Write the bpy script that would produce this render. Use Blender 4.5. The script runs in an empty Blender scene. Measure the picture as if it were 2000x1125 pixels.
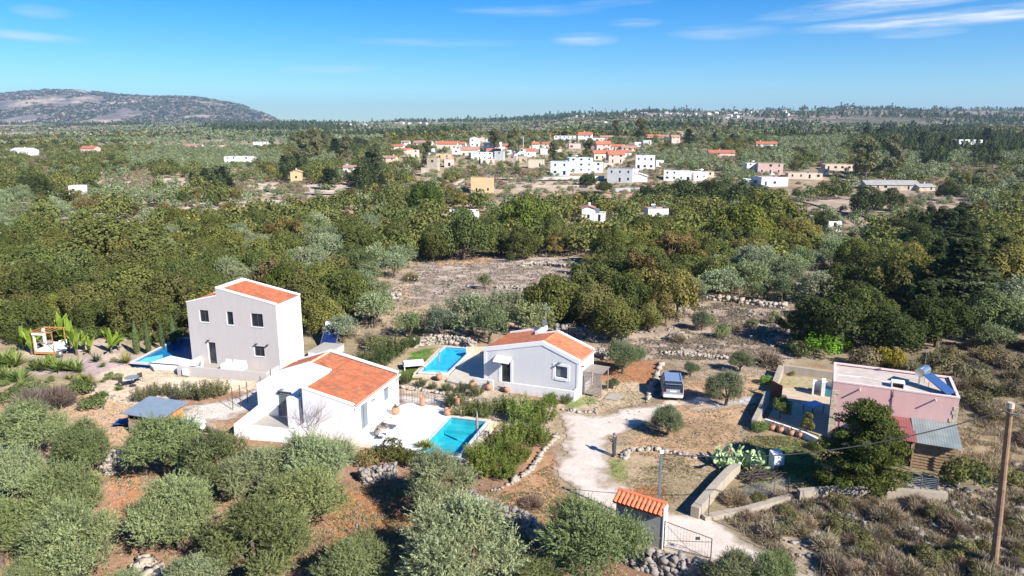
import bpy, math, random
import numpy as np
from mathutils import Vector, Matrix
R = math.radians
rnd = random.Random(7)
S = bpy.context.scene
# ---------------- camera, sky, sun, exposure ----------------
CAM_H = 22.4; PITCH = R(13.0); FPX = 1376.0
cam_d = bpy.data.cameras.new("camera"); cam = bpy.data.objects.new("camera", cam_d)
S.collection.objects.link(cam); S.camera = cam
cam.location = (0, 0, CAM_H); cam.rotation_euler = (R(90) - PITCH, 0, 0)
cam_d.sensor_width = 36; cam_d.lens = 36 * FPX / 2000; cam_d.clip_start = 0.5; cam_d.clip_end = 40000
SUN_AZ = R(45); SUN_EL = R(35)          # azimuth measured from -Y towards +X
sd = Vector((math.sin(SUN_AZ) * math.cos(SUN_EL), -math.cos(SUN_AZ) * math.cos(SUN_EL), math.sin(SUN_EL)))
sl = bpy.data.lights.new("sun", 'SUN'); sl.energy = 5.0; sl.angle = R(0.5); sl.color = (1, .955, .89)
so = bpy.data.objects.new("sun", sl); S.collection.objects.link(so)
so.rotation_euler = sd.to_track_quat('Z', 'Y').to_euler()
W = bpy.data.worlds.new("World"); S.world = W; W.use_nodes = True
S.view_settings.view_transform = 'Standard'; S.view_settings.look = 'None'
S.view_settings.exposure = 1.0; S.view_settings.gamma = 1
S.cycles.max_bounces = 6; S.cycles.transparent_max_bounces = 8; S.cycles.volume_bounces = 0
S.cycles.diffuse_bounces = 3; S.cycles.glossy_bounces = 2; S.cycles.transmission_bounces = 4
S.cycles.caustics_reflective = False; S.cycles.caustics_refractive = False

class NT:
    def __init__(s, tree): s.t = tree; s.n = tree.nodes; s.l = tree.links
    def new(s, typ, **kw):
        n = s.n.new(typ)
        for k, v in kw.items():
            if k == 'inp':
                for kk, vv in v.items():
                    if isinstance(vv, bpy.types.NodeSocket): s.l.new(vv, n.inputs[kk])
                    else: n.inputs[kk].default_value = vv
            else: setattr(n, k, v)
        return n
    def math(s, op, a, b=0.0, clamp=False):
        n = s.n.new('ShaderNodeMath'); n.operation = op; n.use_clamp = clamp
        for i, v in enumerate((a, b)):
            if isinstance(v, bpy.types.NodeSocket): s.l.new(v, n.inputs[i])
            else: n.inputs[i].default_value = v
        return n.outputs[0]
    def mix(s, f, a, b, mode='MIX'):
        n = s.n.new('ShaderNodeMix'); n.data_type = 'RGBA'; n.blend_type = mode
        for i, v in ((0, f), (6, a), (7, b)):
            if isinstance(v, bpy.types.NodeSocket): s.l.new(v, n.inputs[i])
            else: n.inputs[i].default_value = v if i == 0 else (tuple(v) + (1,))[:4]
        return n.outputs[2]
    def noise(s, scale, detail=3, rough=.55, vec=None, dim=None):
        n = s.n.new('ShaderNodeTexNoise'); n.inputs['Scale'].default_value = scale
        n.inputs['Detail'].default_value = detail; n.inputs['Roughness'].default_value = rough
        if vec is not None: s.l.new(vec, n.inputs['Vector'])
        return n.outputs['Fac']
    def ramp(s, f, lo, hi, a=0., b=1.):
        n = s.n.new('ShaderNodeMapRange'); n.inputs[1].default_value = lo; n.inputs[2].default_value = hi
        n.inputs[3].default_value = a; n.inputs[4].default_value = b; s.l.new(f, n.inputs[0]); return n.outputs[0]

w = NT(W.node_tree); w.n.clear()
sky = w.new('ShaderNodeTexSky', sky_type='NISHITA', sun_disc=False, sun_elevation=SUN_EL, sun_rotation=math.pi - SUN_AZ,
            altitude=300, air_density=1.0, dust_density=0.1, ozone_density=4.0)
hs0 = w.new('ShaderNodeHueSaturation', inp={'Saturation': 1.55, 'Value': 1.0, 'Color': sky.outputs[0]})
hs = w.new('ShaderNodeMix', data_type='RGBA', blend_type='MULTIPLY', inp={0: 1.0, 6: hs0.outputs[0], 7: (.68, .93, 1.14, 1)})
tc = w.new('ShaderNodeTexCoord'); sx = w.new('ShaderNodeSeparateXYZ', inp={0: tc.outputs['Generated']})
X, Y, Z = sx.outputs
az = w.math('ARCTAN2', X, Y)
el = w.math('DIVIDE', Z, w.math('SQRT', w.math('ADD', w.math('MULTIPLY', X, X), w.math('MULTIPLY', Y, Y))))
uv = w.new('ShaderNodeCombineXYZ', inp={0: w.math('MULTIPLY', az, 9.0), 1: w.math('MULTIPLY', el, 105.0), 2: 0.0})
uvw = w.noise(1.2, 3, .6, uv.outputs[0])
n1 = w.noise(1.0, 9, .68, uv.outputs[0])
# cirrus streaks: (azimuth, elevation, half length, half height, strength, tilt)
tot = None
for (a0, e0, la, le, k, tilt) in ((.57, .156, .24, .016, .9, .10), (.585, .122, .22, .010, .95, .03), (.50, .107, .05, .007, .5, 0.), (.098, .112, .045, .009, .5, 0.), (.165, .132, .035, .006, .45, .0),
        (.28, .117, .07, .010, .35, 0.), (.14, .158, .06, .006, .2, .05), (-.575, .098, .06, .006, .4, -.05), (-.69, .104, .09, .005, .4, -.04),
        (-.46, .177, .16, .012, .8, .03), (-.24, .072, .07, .007, .3, .02), (.02, .149, .10, .008, .2, 0.), (-.10, .108, .12, .006, .22, 0.), (.62, .172, .16, .008, .6, .12), (-.66, .158, .04, .007, .3, 0.), (-.56, .125, .03, .008, .3, 0.)):
    dx = w.math('SUBTRACT', az, a0)
    dy = w.math('SUBTRACT', w.math('SUBTRACT', el, e0), w.math('MULTIPLY', dx, tilt))
    dx = w.math('DIVIDE', dx, la); dy = w.math('DIVIDE', dy, le)
    d = w.math('ADD', w.math('MULTIPLY', dx, dx), w.math('MULTIPLY', dy, dy))
    g = w.math('MULTIPLY', w.ramp(d, 0, 1.25, 1, 0), k)
    tot = g if tot is None else w.math('MAXIMUM', tot, g)
cl = w.math('MULTIPLY', w.math('SUBTRACT', w.math('MULTIPLY', n1, 3.2), 1.05, True), w.math('MULTIPLY', tot, 1.35), True)
cl = w.math('MULTIPLY', cl, w.ramp(uvw, .3, .6, .45, 1.1), True)
colr = w.mix(cl, hs.outputs[2], (6.6, 7.2, 8.0))
bg = w.new('ShaderNodeBackground', inp={'Color': colr, 'Strength': 0.068})
wo = w.new('ShaderNodeOutputWorld', inp={0: bg.outputs[0]})

# ---------------- projection helpers (only used to read positions off the site survey) ----------------
cP, sP = math.cos(PITCH), math.sin(PITCH)
def at(px, py, z=0.0):
    a = (px - 1000) / FPX; b = (py - 562.5) / FPX
    d = (CAM_H - z) / (b * cP + sP)
    return Vector((a * d, d * (cP - b * sP), z))
def project(x, y, z):
    zz = z - CAM_H; d = y * cP - zz * sP; v = -zz * cP - y * sP
    return 1000 + FPX * x / d, 562.5 + FPX * v / d, d

# ---------------- terrain ----------------
def vnoise(x, y, seed=0):
    x = np.asarray(x, float); y = np.asarray(y, float)
    xi = np.floor(x); yi = np.floor(y); fx = x - xi; fy = y - yi
    def h(a, b):
        n = np.sin(a * 127.1 + b * 311.7 + seed * 74.7) * 43758.5453
        return n - np.floor(n)
    fx = fx * fx * (3 - 2 * fx); fy = fy * fy * (3 - 2 * fy)
    return (h(xi, yi) * (1 - fx) + h(xi + 1, yi) * fx) * (1 - fy) + (h(xi, yi + 1) * (1 - fx) + h(xi + 1, yi + 1) * fx) * fy
def fbm(x, y, o=4, seed=0):
    t = 0; a = .5; s = 0
    for i in range(o):
        t = t + a * vnoise(x * 2 ** i, y * 2 ** i, seed + i * 3); s += a; a *= .5
    return t / s
RIDGE = np.array([(-900, 246), (0, 244), (300, 243), (550, 241.5), (700, 240), (800, 238), (900, 238), (1000, 235), (1100, 226), (1200, 221), (1300, 219), (1400, 219), (1500, 217), (1600, 216), (1640, 212), (1700, 214), (1800, 215), (2000, 215), (3200, 216)], float)
MOUNT = np.array([(-1200, 214), (-400, 192), (0, 187), (60, 181), (100, 180), (150, 180), (200, 183), (270, 189), (330, 192), (385, 193), (430, 200), (470, 208), (510, 221), (535, 232), (560, 244), (620, 262), (700, 290)], float)
def sky_h(tab, px, dist):       # height of a skyline of given picture row at a given distance
    r = np.interp(px, tab[:, 0], tab[:, 1])
    t = (562.5 - r) / FPX
    return CAM_H + dist * np.tan(np.arctan(t) - PITCH)
RR = 2600.0
def terrain(x, y):
    x = np.asarray(x, float); y = np.asarray(y, float)
    yy = np.maximum(y, 1e-3); dist = np.hypot(x, yy)
    px = 1000 + FPX * (x / yy) * 1.0 / cP          # near the horizon row
    px = np.clip(px, -1200, 3200)
    zr = sky_h(RIDGE, px, yy * 0 + RR) 
    f = np.clip((yy - 700) / (RR - 700), 0, 1.0)
    side = np.clip((px - 560) / 300, 0, 1)
    near = np.interp(yy, [85, 140, 215, 300, 365, 450, 570, 700, 1100], [0, -2.2, -6, -6, -1, 3, 8, 10, 6]) * side + np.interp(yy, [85, 140, 215, 300, 450, 570, 700, 1100], [0, -1.5, -4, -4, -2, 0, 1, 1]) * (1 - side)
    z = near * (1 - f) + zr * f ** 1.3
    # past the ridge the land sinks away
    back = np.clip((yy - RR) / 900, 0, 1); z = z - back * (zr + 15) * (back * back * (3 - 2 * back)) * .9
    # far mountain
    fm = np.clip((yy - 3300) / 2300, 0, 1); fm2 = np.clip((yy - 5600) / 3000, 0, 1)
    prof = (fm * fm * (3 - 2 * fm)) ** .8 * (1 - fm2 ** 2)
    zm = np.maximum(sky_h(MOUNT, px, yy * 0 + 5600.), -60)
    rug = (fbm(x / 420, y / 420, 5, 5) - .5) * 62 + (np.abs(fbm(x / 260 + 9, y / 520, 4, 8) - .5)) * -110 + 12
    z = z + prof * (zm + 15 + np.where(zm > 0, rug * (1 - .8 * fm ** 8), 0)) * (px < 760)
    und = np.clip((yy - 85) / 150, 0, 1)
    z = z + und * ((fbm(x / 60, y / 60, 3, 2) - .5) * 3.2) * np.clip(1 - (yy - 900) / 1200, 0, 1)
    hill = np.clip((yy - 600) / 900, 0, 1) * np.clip((RR + 500 - yy) / 800, 0, 1)
    z = z + hill * (fbm(x / 240, y / 240, 4, 11) - .5) * 16 * np.clip(f * (1 - f) * 5, 0.15, 1)
    return z
def tz(x, y): return float(terrain(x, y))
def ground_at(px, py):           # first crossing of the view ray with the terrain
    a = (px - 1000) / FPX; b = (py - 562.5) / FPX
    dx, dy, dz = a, cP - b * sP, -(b * cP + sP)
    ts = np.concatenate([np.arange(20, 700, .5), np.arange(700, 9000, 4.)])
    zz = CAM_H + ts * dz; h = terrain(ts * dx, ts * dy)
    k = np.nonzero(zz <= h)[0]
    t = ts[k[0]] if len(k) else 2600.
    return Vector((t * dx, t * dy, float(terrain(t * dx, t * dy))))
# ---------------- object helpers ----------------
COL = S.collection
def tag(o, label=None, cat=None, group=None, kind=None):
    if label: o['label'] = label
    if cat: o['category'] = cat
    if group: o['group'] = group
    if kind: o['kind'] = kind
    return o
def thing(name, label, cat, loc=(0, 0, 0), rz=0.0, group=None):
    o = bpy.data.objects.new(name, None); COL.objects.link(o)
    o.location = loc; o.rotation_euler = (0, 0, rz); o.empty_display_size = .2
    return tag(o, label, cat, group)
def copy_tree(o, parent=None):
    c = o.copy(); COL.objects.link(c)
    if parent is not None: c.parent = parent
    for ch in list(o.children): copy_tree(ch, c)
    return c
def rot_z(a): return Matrix.Rotation(a, 3, 'Z')
class MB:
    def __init__(s): s.v = []; s.f = []; s.m = []; s.cur = 0
    def add(s, vs, fs):
        b = len(s.v); s.v += [tuple(v) for v in vs]
        for f in fs: s.f.append(tuple(b + i for i in f)); s.m.append(s.cur)
    def box(s, c, d, rot=None):
        c = Vector(c); h = Vector(d) / 2; vs = []
        for z in (-1, 1):
            for x, y in ((-1, -1), (1, -1), (1, 1), (-1, 1)):
                p = Vector((x * h.x, y * h.y, z * h.z))
                if rot is not None: p = rot @ p
                vs.append(c + p)
        s.add(vs, [(3, 2, 1, 0), (4, 5, 6, 7), (0, 1, 5, 4), (1, 2, 6, 5), (2, 3, 7, 6), (3, 0, 4, 7)]); return s
    def bb(s, x0, x1, y0, y1, z0, z1): return s.box(((x0 + x1) / 2, (y0 + y1) / 2, (z0 + z1) / 2), (abs(x1 - x0), abs(y1 - y0), abs(z1 - z0)))
    def cyl(s, p0, p1, r0, r1=None, n=10, caps=True):
        p0 = Vector(p0); p1 = Vector(p1); r1 = r0 if r1 is None else r1
        q = (p1 - p0).to_track_quat('Z', 'Y'); vs = []
        for p, r in ((p0, r0), (p1, r1)):
            for i in range(n):
                a = 2 * math.pi * i / n; vs.append(p + q @ Vector((math.cos(a) * r, math.sin(a) * r, 0)))
        fs = [(i, (i + 1) % n, n + (i + 1) % n, n + i) for i in range(n)]
        if caps: fs += [tuple(range(n - 1, -1, -1)), tuple(range(n, 2 * n))]
        s.add(vs, fs); return s
    def tube(s, pts, r, n=6):
        pts = [Vector(p) for p in pts]; rr = r if isinstance(r, (list, tuple)) else [r] * len(pts)
        vs = []; 
        for i, p in enumerate(pts):
            t = (pts[min(i + 1, len(pts) - 1)] - pts[max(i - 1, 0)]).normalized(); q = t.to_track_quat('Z', 'Y')
            for k in range(n):
                a = 2 * math.pi * k / n; vs.append(p + q @ Vector((math.cos(a) * rr[i], math.sin(a) * rr[i], 0)))
        fs = [(i * n + k, i * n + (k + 1) % n, (i + 1) * n + (k + 1) % n, (i + 1) * n + k) for i in range(len(pts) - 1) for k in range(n)]
        fs += [tuple(range(n - 1, -1, -1)), tuple(range((len(pts) - 1) * n, len(pts) * n))]
        s.add(vs, fs); return s
    def lathe(s, prof, c=(0, 0, 0), n=16):
        c = Vector(c); vs = []
        for r, z in prof:
            for k in range(n):
                a = 2 * math.pi * k / n; vs.append(c + Vector((math.cos(a) * r, math.sin(a) * r, z)))
        fs = [(i * n + k, i * n + (k + 1) % n, (i + 1) * n + (k + 1) % n, (i + 1) * n + k) for i in range(len(prof) - 1) for k in range(n)]
        fs += [tuple(range(n - 1, -1, -1)), tuple(range((len(prof) - 1) * n, len(prof) * n))]
        s.add(vs, fs); return s
    def prism(s, poly, z0, z1):
        n = len(poly)
        g0 = z0 if isinstance(z0, (list, tuple)) else [z0] * n; g1 = z1 if isinstance(z1, (list, tuple)) else [z1] * n
        vs = [(p[0], p[1], g0[i]) for i, p in enumerate(poly)] + [(p[0], p[1], g1[i]) for i, p in enumerate(poly)]
        s.add(vs, [tuple(range(n - 1, -1, -1)), tuple(range(n, 2 * n))] + [(i, (i + 1) % n, n + (i + 1) % n, n + i) for i in range(n)]); return s
    def quad(s, a, b, c, d): s.add([a, b, c, d], [(0, 1, 2, 3)]); return s
    def mesh(s, name):
        me = bpy.data.meshes.new(name); me.from_pydata(s.v, [], s.f); me.update(); return me
    def build(s, name, mats, parent=None, smooth=False, bevel=0, kind=None):
        me = s.mesh(name)
        mats = mats if isinstance(mats, (list, tuple)) else [mats]
        for m in mats: me.materials.append(m)
        if len(mats) > 1: me.polygons.foreach_set('material_index', s.m)
        if smooth: me.polygons.foreach_set('use_smooth', [True] * len(me.polygons))
        o = bpy.data.objects.new(name, me); COL.objects.link(o)
        if parent is not None: o.parent = parent
        if bevel:
            b = o.modifiers.new('bevel', 'BEVEL'); b.width = bevel; b.segments = 2; b.limit_method = 'ANGLE'
        if kind: o['kind'] = kind
        return o
def wall(mb, p0, p1, top, holes=(), z0=0.0, reveal=.18):
    """outer skin of a wall from p0 to p1 (outside on the right-hand side of p0->p1), with real openings and reveals"""
    p0 = Vector((p0[0], p0[1], 0)); p1 = Vector((p1[0], p1[1], 0)); L = (p1 - p0).length; u = (p1 - p0) / L
    inn = Vector((-u.y, u.x, 0)) * reveal
    top = sorted(top) if isinstance(top, (list, tuple)) else [(0, top), (L, top)]
    def tp(s_):
        for (a, za), (b, zb) in zip(top, top[1:]):
            if a - 1e-6 <= s_ <= b + 1e-6 and b > a: return za + (zb - za) * (s_ - a) / (b - a)
        return top[-1][1]
    br = sorted({0, L} | {h[0] for h in holes} | {h[1] for h in holes} | {t[0] for t in top})
    br = [b for b in br if 0 <= b <= L]
    P = lambda s_, z: p0 + u * s_ + Vector((0, 0, z))
    for a, b in zip(br, br[1:]):
        if b - a < 1e-5: continue
        ha = tp(a + 1e-7); hb = tp(b - 1e-7)
        hs_ = sorted([h for h in holes if h[0] <= a + 1e-6 and h[1] >= b - 1e-6], key=lambda h: h[2])
        z = z0
        for h in hs_:
            if h[2] > z: mb.quad(P(a, z), P(b, z), P(b, h[2]), P(a, h[2]))
            z = h[3]
        mb.add([P(a, z), P(b, z), P(b, hb), P(a, ha)], [(0, 1, 2, 3)])
    for h in holes:
        c = [P(h[0], h[2]), P(h[1], h[2]), P(h[1], h[3]), P(h[0], h[3])]
        for i in range(4):
            a, b = c[i], c[(i + 1) % 4]; mb.quad(a, a + inn, b + inn, b)

# ---------------- materials ----------------
def newmat(name):
    m = bpy.data.materials.new(name); m.use_nodes = True; t = NT(m.node_tree); t.n.clear()
    out = t.new('ShaderNodeOutputMaterial'); return m, t, out
MATS = {}
def mat(name, col, rough=.8, var=.12, scale=3.0, metal=0., bump=0., bscale=20., spec=.5, fine=0.):
    if name in MATS: return MATS[name]
    m, t, out = newmat(name); tc = t.new('ShaderNodeTexCoord'); v = tc.outputs['Object']
    n = t.noise(scale, 5, .6, v); f = t.ramp(n, .3, .7, 1 - var, 1 + var)
    if fine:
        f = t.math('MULTIPLY', f, t.ramp(t.noise(scale * 14, 3, .6, v), .3, .7, 1 - fine, 1 + fine))
    vec = t.new('ShaderNodeCombineXYZ', inp={0: f, 1: f, 2: f})
    c = t.mix(1.0, col, vec.outputs[0], 'MULTIPLY')
    b = t.new('ShaderNodeBsdfPrincipled', inp={'Base Color': c, 'Roughness': rough, 'Metallic': metal, 'Specular IOR Level': spec})
    if bump:
        bp = t.new('ShaderNodeBump', inp={'Strength': bump, 'Distance': .03, 'Height': t.noise(bscale, 4, .6, v)})
        t.l.new(bp.outputs[0], b.inputs['Normal'])
    t.l.new(b.outputs[0], out.inputs[0]); MATS[name] = m; return m
def plaster(name, col, stain=.08):
    if name in MATS: return MATS[name]
    m, t, out = newmat(name); tc = t.new('ShaderNodeTexCoord'); v = tc.outputs['Object']
    mp = t.new('ShaderNodeMapping', inp={'Vector': v, 'Scale': (2.2, 2.2, .35)})
    n = t.noise(1.0, 6, .65, mp.outputs[0]); n2 = t.noise(.6, 4, .6, v)
    f = t.math('MULTIPLY', t.ramp(n, .3, .75, 1, 1 - stain), t.ramp(n2, .3, .7, 1 - stain * .5, 1))
    sx = t.new('ShaderNodeSeparateXYZ', inp={0: v})
    low = t.math('MULTIPLY', t.ramp(sx.outputs[2], 0, .5, 1, 0), t.ramp(n, .35, .6, 0, 1), True)
    vec = t.new('ShaderNodeCombineXYZ', inp={0: f, 1: f, 2: f})
    c = t.mix(1.0, col, vec.outputs[0], 'MULTIPLY'); c = t.mix(t.math('MULTIPLY', low, .3), c, (.42, .33, .25))
    bp = t.new('ShaderNodeBump', inp={'Strength': .15, 'Distance': .01, 'Height': t.noise(45, 3, .6, v)})
    b = t.new('ShaderNodeBsdfPrincipled', inp={'Base Color': c, 'Roughness': .85, 'Specular IOR Level': .25, 'Normal': bp.outputs[0]})
    t.l.new(b.outputs[0], out.inputs[0]); MATS[name] = m; return m
def tile_mat(name, c1, c2, c3=(.20, .10, .06)):
    if name in MATS: return MATS[name]
    m, t, out = newmat(name); tc = t.new('ShaderNodeTexCoord'); v = tc.outputs['Object']
    at_ = t.new('ShaderNodeAttribute', attribute_name='v')
    n = t.noise(.9, 5, .65, v)
    c = t.mix(at_.outputs['Fac'], c1, c2)
    c = t.mix(t.ramp(n, .46, .70, 0, .75), c, c3); c = t.mix(t.ramp(t.noise(2.4, 5, .7, v), .5, .72, 0, .45), c, (.56, .27, .14))
    c = t.mix(t.ramp(t.noise(9, 3, .6, v), .55, .8, 0, .25), c, (.5, .36, .26))
    b = t.new('ShaderNodeBsdfPrincipled', inp={'Base Color': c, 'Roughness': .85, 'Specular IOR Level': .3})
    t.l.new(b.outputs[0], out.inputs[0]); MATS[name] = m; return m
def leaf_mat(name, obj_color=True, trans=.3, vr=(.62, 1.4), warm=(.26, .22, .06), warm_f=.25, spec=0.0):
    m, t, out = newmat(name)
    av = t.new('ShaderNodeAttribute', attribute_name='v')
    if obj_color: base = t.new('ShaderNodeObjectInfo').outputs['Color']
    else: base = t.new('ShaderNodeAttribute', attribute_name='col').outputs['Color']
    f = t.ramp(av.outputs['Fac'], 0, 1, *vr)
    vec = t.new('ShaderNodeCombineXYZ', inp={0: f, 1: f, 2: f}); c = t.mix(1.0, base, vec.outputs[0], 'MULTIPLY')
    rn = t.new('ShaderNodeTexWhiteNoise', noise_dimensions='1D', inp={'W': t.math('MULTIPLY', av.outputs['Fac'], 917.3)})
    c = t.mix(t.math('MULTIPLY', t.ramp(rn.outputs['Value'], .6, 1, 0, 1), warm_f), c, warm)
    d = t.new('ShaderNodeBsdfDiffuse', inp={'Color': c}); tr = t.new('ShaderNodeBsdfTranslucent', inp={'Color': c})
    mx = t.new('ShaderNodeMixShader', inp={0: trans, 1: d.outputs[0], 2: tr.outputs[0]}); res = mx
    if spec:
        g = t.new('ShaderNodeBsdfGlossy', inp={'Roughness': .45, 'Color': (1, 1, 1, 1)})
        res = t.new('ShaderNodeMixShader', inp={0: spec, 1: mx.outputs[0], 2: g.outputs[0]})
    t.l.new(res.outputs[0], out.inputs[0]); return m
M_leaf = leaf_mat("leaf", vr=(.55, 1.42)); M_olive = leaf_mat("olive_leaf", trans=.2, vr=(.52, 1.6), warm=(.34, .35, .22), warm_f=.3)
M_twig = leaf_mat("dry_twig", trans=.05, vr=(.7, 1.5), warm=(.30, .24, .17), warm_f=.3)
M_mass = leaf_mat("foliage_mass", obj_color=False, trans=.2)
M_bark = mat("bark", (.13, .095, .065), .95, .35, 6, bump=.6, bscale=18)
M_white = plaster("white_plaster", (.83, .81, .78), .08)
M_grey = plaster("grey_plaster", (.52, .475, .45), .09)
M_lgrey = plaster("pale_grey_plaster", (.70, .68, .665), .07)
M_pink = plaster("pink_plaster", (.70, .44, .395), .12)
M_conc = plaster("concrete", (.42, .39, .34), .18)
M_wconc = plaster("old_lime_wash", (.60, .55, .46), .2)
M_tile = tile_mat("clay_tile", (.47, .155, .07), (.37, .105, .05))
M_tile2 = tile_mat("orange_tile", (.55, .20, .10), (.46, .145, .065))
M_glass = mat("dark_glass", (.022, .028, .034), .06, .1, 1)
M_shut = mat("slate_blue_shutter", (.17, .20, .23), .5, .05, 2)
M_frame = mat("dark_frame", (.05, .055, .06), .5, .05, 3)
M_steel = mat("galvanised_steel", (.42, .44, .46), .38, .12, 5, metal=.8)
M_iron = mat("dark_iron", (.045, .042, .04), .6, .2, 8)
M_terra = mat("terracotta", (.42, .22, .13), .85, .2, 5)
M_wood = mat("weathered_wood", (.33, .22, .13), .8, .3, 6, bump=.3, bscale=25)
M_owood = mat("orange_wood", (.46, .22, .075), .65, .2, 5)
M_gwood = mat("grey_wood", (.30, .25, .21), .85, .3, 8)
M_black = mat("black_rubber", (.02, .02, .02), .8, .1, 4)
M_fabric = mat("white_fabric", (.80, .78, .74), .9, .05, 4)
M_blue = mat("blue_panel", (.012, .025, .10), .15, .15, 3)
M_rock = mat("limestone", (.25, .22, .19), .95, .38, 1.6, bump=.7, bscale=7, fine=.18)
M_rockw = mat("pale_limestone", (.35, .30, .24), .95, .28, 2.2, bump=.6, bscale=9, fine=.15)
M_clad = mat("cream_stone_cladding", (.58, .47, .33), .9, .25, 4, bump=.5, bscale=12, fine=.15)

# ---------------- tile roofs with real barrel tiles ----------------
def tile_roof(parent, a, b, c, d, m, name='roof', pitch=.24, row=.42, thick=.08):
    """a,b = eave ends, d,c = ridge ends (a-d and b-c run up the slope)"""
    a, b, c, d = (Vector(p) for p in (a, b, c, d))
    W_ = ((b - a).length + (c - d).length) / 2; L = ((d - a).length + (c - b).length) / 2
    nc = max(2, int(W_ / pitch)); nr = max(2, int(L / row)); n = (b - a).cross(d - a).normalized()
    if n.z < 0: n = -n
    sub = 4; us = np.linspace(0, 1, nc * sub + 1); prof = np.abs(np.sin(np.linspace(0, nc * math.pi, nc * sub + 1))) ** .7 * .055
    V = []; Fc = []; vv = []
    for r in range(nr):
        for e, off in ((r / nr, .045), ((r + 1) / nr, .0)):
            for k, u in enumerate(us):
                p = (a * (1 - u) + b * u) * (1 - e) + (d * (1 - u) + c * u) * e
                V.append(p + n * (prof[k] + off))
    st = len(us)
    for r in range(nr):
        for k in range(st - 1):
            i = (2 * r) * st + k; Fc.append((i, i + 1, i + st + 1, i + st)); vv.append(((math.sin(r * 12.9898 + (k // sub) * 78.233) * 43758.5) % 1))
            if r: j = (2 * r - 1) * st + k; Fc.append((j, j + 1, i + 1, i)); vv.append(.5)
    # underside slab
    nb = len(V); V += [a - n * thick, b - n * thick, c - n * thick, d - n * thick, a, b, c, d]
    Fc += [(nb + 3, nb + 2, nb + 1, nb), (nb, nb + 1, nb + 5, nb + 4), (nb + 1, nb + 2, nb + 6, nb + 5), (nb + 2, nb + 3, nb + 7, nb + 6), (nb + 3, nb, nb + 4, nb + 7)]; vv += [.5] * 5
    me = bpy.data.meshes.new(name); me.from_pydata(V, [], Fc); me.materials.append(m)
    at_ = me.attributes.new('v', 'FLOAT', 'FACE'); at_.data.foreach_set('value', vv)
    o = bpy.data.objects.new(name, me); COL.objects.link(o); o.parent = parent; return o
def ridge_tiles(parent, p0, p1, m=None):
    mb = MB(); p0 = Vector(p0); p1 = Vector(p1); n = max(1, int((p1 - p0).length / .4))
    for i in range(n):
        a = p0.lerp(p1, i / n); b = p0.lerp(p1, (i + 1.08) / n); mb.cyl(a, b, .13, .105, 8)
    return mb.build('ridge_tiles', m or M_tile, parent)
def window(parent, x0, x1, z0, z1, y=.16, pane=None, mull=1, frame=None, axis='y', base=0.0, name='window'):
    """frame and pane sitting inside an opening; axis 'y' = wall along x, 'x' = wall along y (x0,x1 then are y values)"""
    f = MB(); g = MB(); t = .06
    def bx(mb, a0, a1, c0, c1, d0, d1):
        if axis == 'y': mb.bb(a0, a1, base + d0, base + d1, c0, c1)
        else: mb.bb(base - d1, base - d0, a0, a1, c0, c1)
    bx(f, x0 + .004, x0 + t, z0 + .004, z1 - .004, y - .05, y + .03); bx(f, x1 - t, x1 - .004, z0 + .004, z1 - .004, y - .05, y + .03)
    bx(f, x0 + t, x1 - t, z1 - t, z1 - .004, y - .05, y + .03); bx(f, x0 + t, x1 - t, z0 + .004, z0 + t, y - .05, y + .03)
    for k in range(mull):
        xm = x0 + (x1 - x0) * (k + 1) / (mull + 1); bx(f, xm - .03, xm + .03, z0 + t, z1 - t, y - .04, y + .02)
    fo = f.build(name, frame or M_frame, parent)
    bx(g, x0 + .02, x1 - .02, z0 + .02, z1 - .02, y, y + .012); g.build('pane', pane or M_glass, fo); return fo
# ---------------- ground: one sheet out to the horizon, colours laid in by zone ----------------
def poly_dist(px_, py_, poly):
    """signed distance (positive inside)"""
    P_ = np.array(poly, float); inside = np.zeros(px_.shape, bool); dist = np.full(px_.shape, 1e9)
    for i in range(len(P_)):
        x0, y0 = P_[i]; x1, y1 = P_[(i + 1) % len(P_)]
        cond = ((y0 > py_) != (y1 > py_)); xi = (x1 - x0) * (py_ - y0) / ((y1 - y0) if abs(y1 - y0) > 1e-9 else 1e-9) + x0
        inside ^= cond & (px_ < xi)
        ex, ey = x1 - x0, y1 - y0; tt = np.clip(((px_ - x0) * ex + (py_ - y0) * ey) / (ex * ex + ey * ey + 1e-12), 0, 1)
        dist = np.minimum(dist, np.hypot(px_ - x0 - tt * ex, py_ - y0 - tt * ey))
    return np.where(inside, dist, -dist)
def W2(pts, z=0.0): return [tuple(at(x, y, z)[:2]) for x, y in pts]
DRIVE = [(1090, 803), (1150, 806), (1200, 800), (1262, 789), (1290, 778), (1345, 770), (1400, 774), (1392, 795), (1330, 796), (1285, 806), (1262, 826), (1225, 842), (1196, 868), (1193, 893), (1186, 915), (1196, 945), (1228, 962), (1262, 975), (1300, 992), (1345, 1000), (1400, 1018), (1450, 1045), (1530, 1085), (1600, 1125), (1680, 1180), (1500, 1200), (1450, 1130), (1390, 1096), (1300, 1082), (1240, 1040), (1180, 1005), (1120, 980), (1096, 950), (1082, 915), (1092, 880), (1102, 850)]
TRACK = [(346, 800), (400, 782), (470, 772), (520, 752), (545, 762), (520, 795), (470, 815), (420, 822), (400, 845), (352, 836)]
LANE = [(768, 764), (830, 768), (905, 778), (925, 800), (880, 800), (845, 790), (770, 790)]
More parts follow.
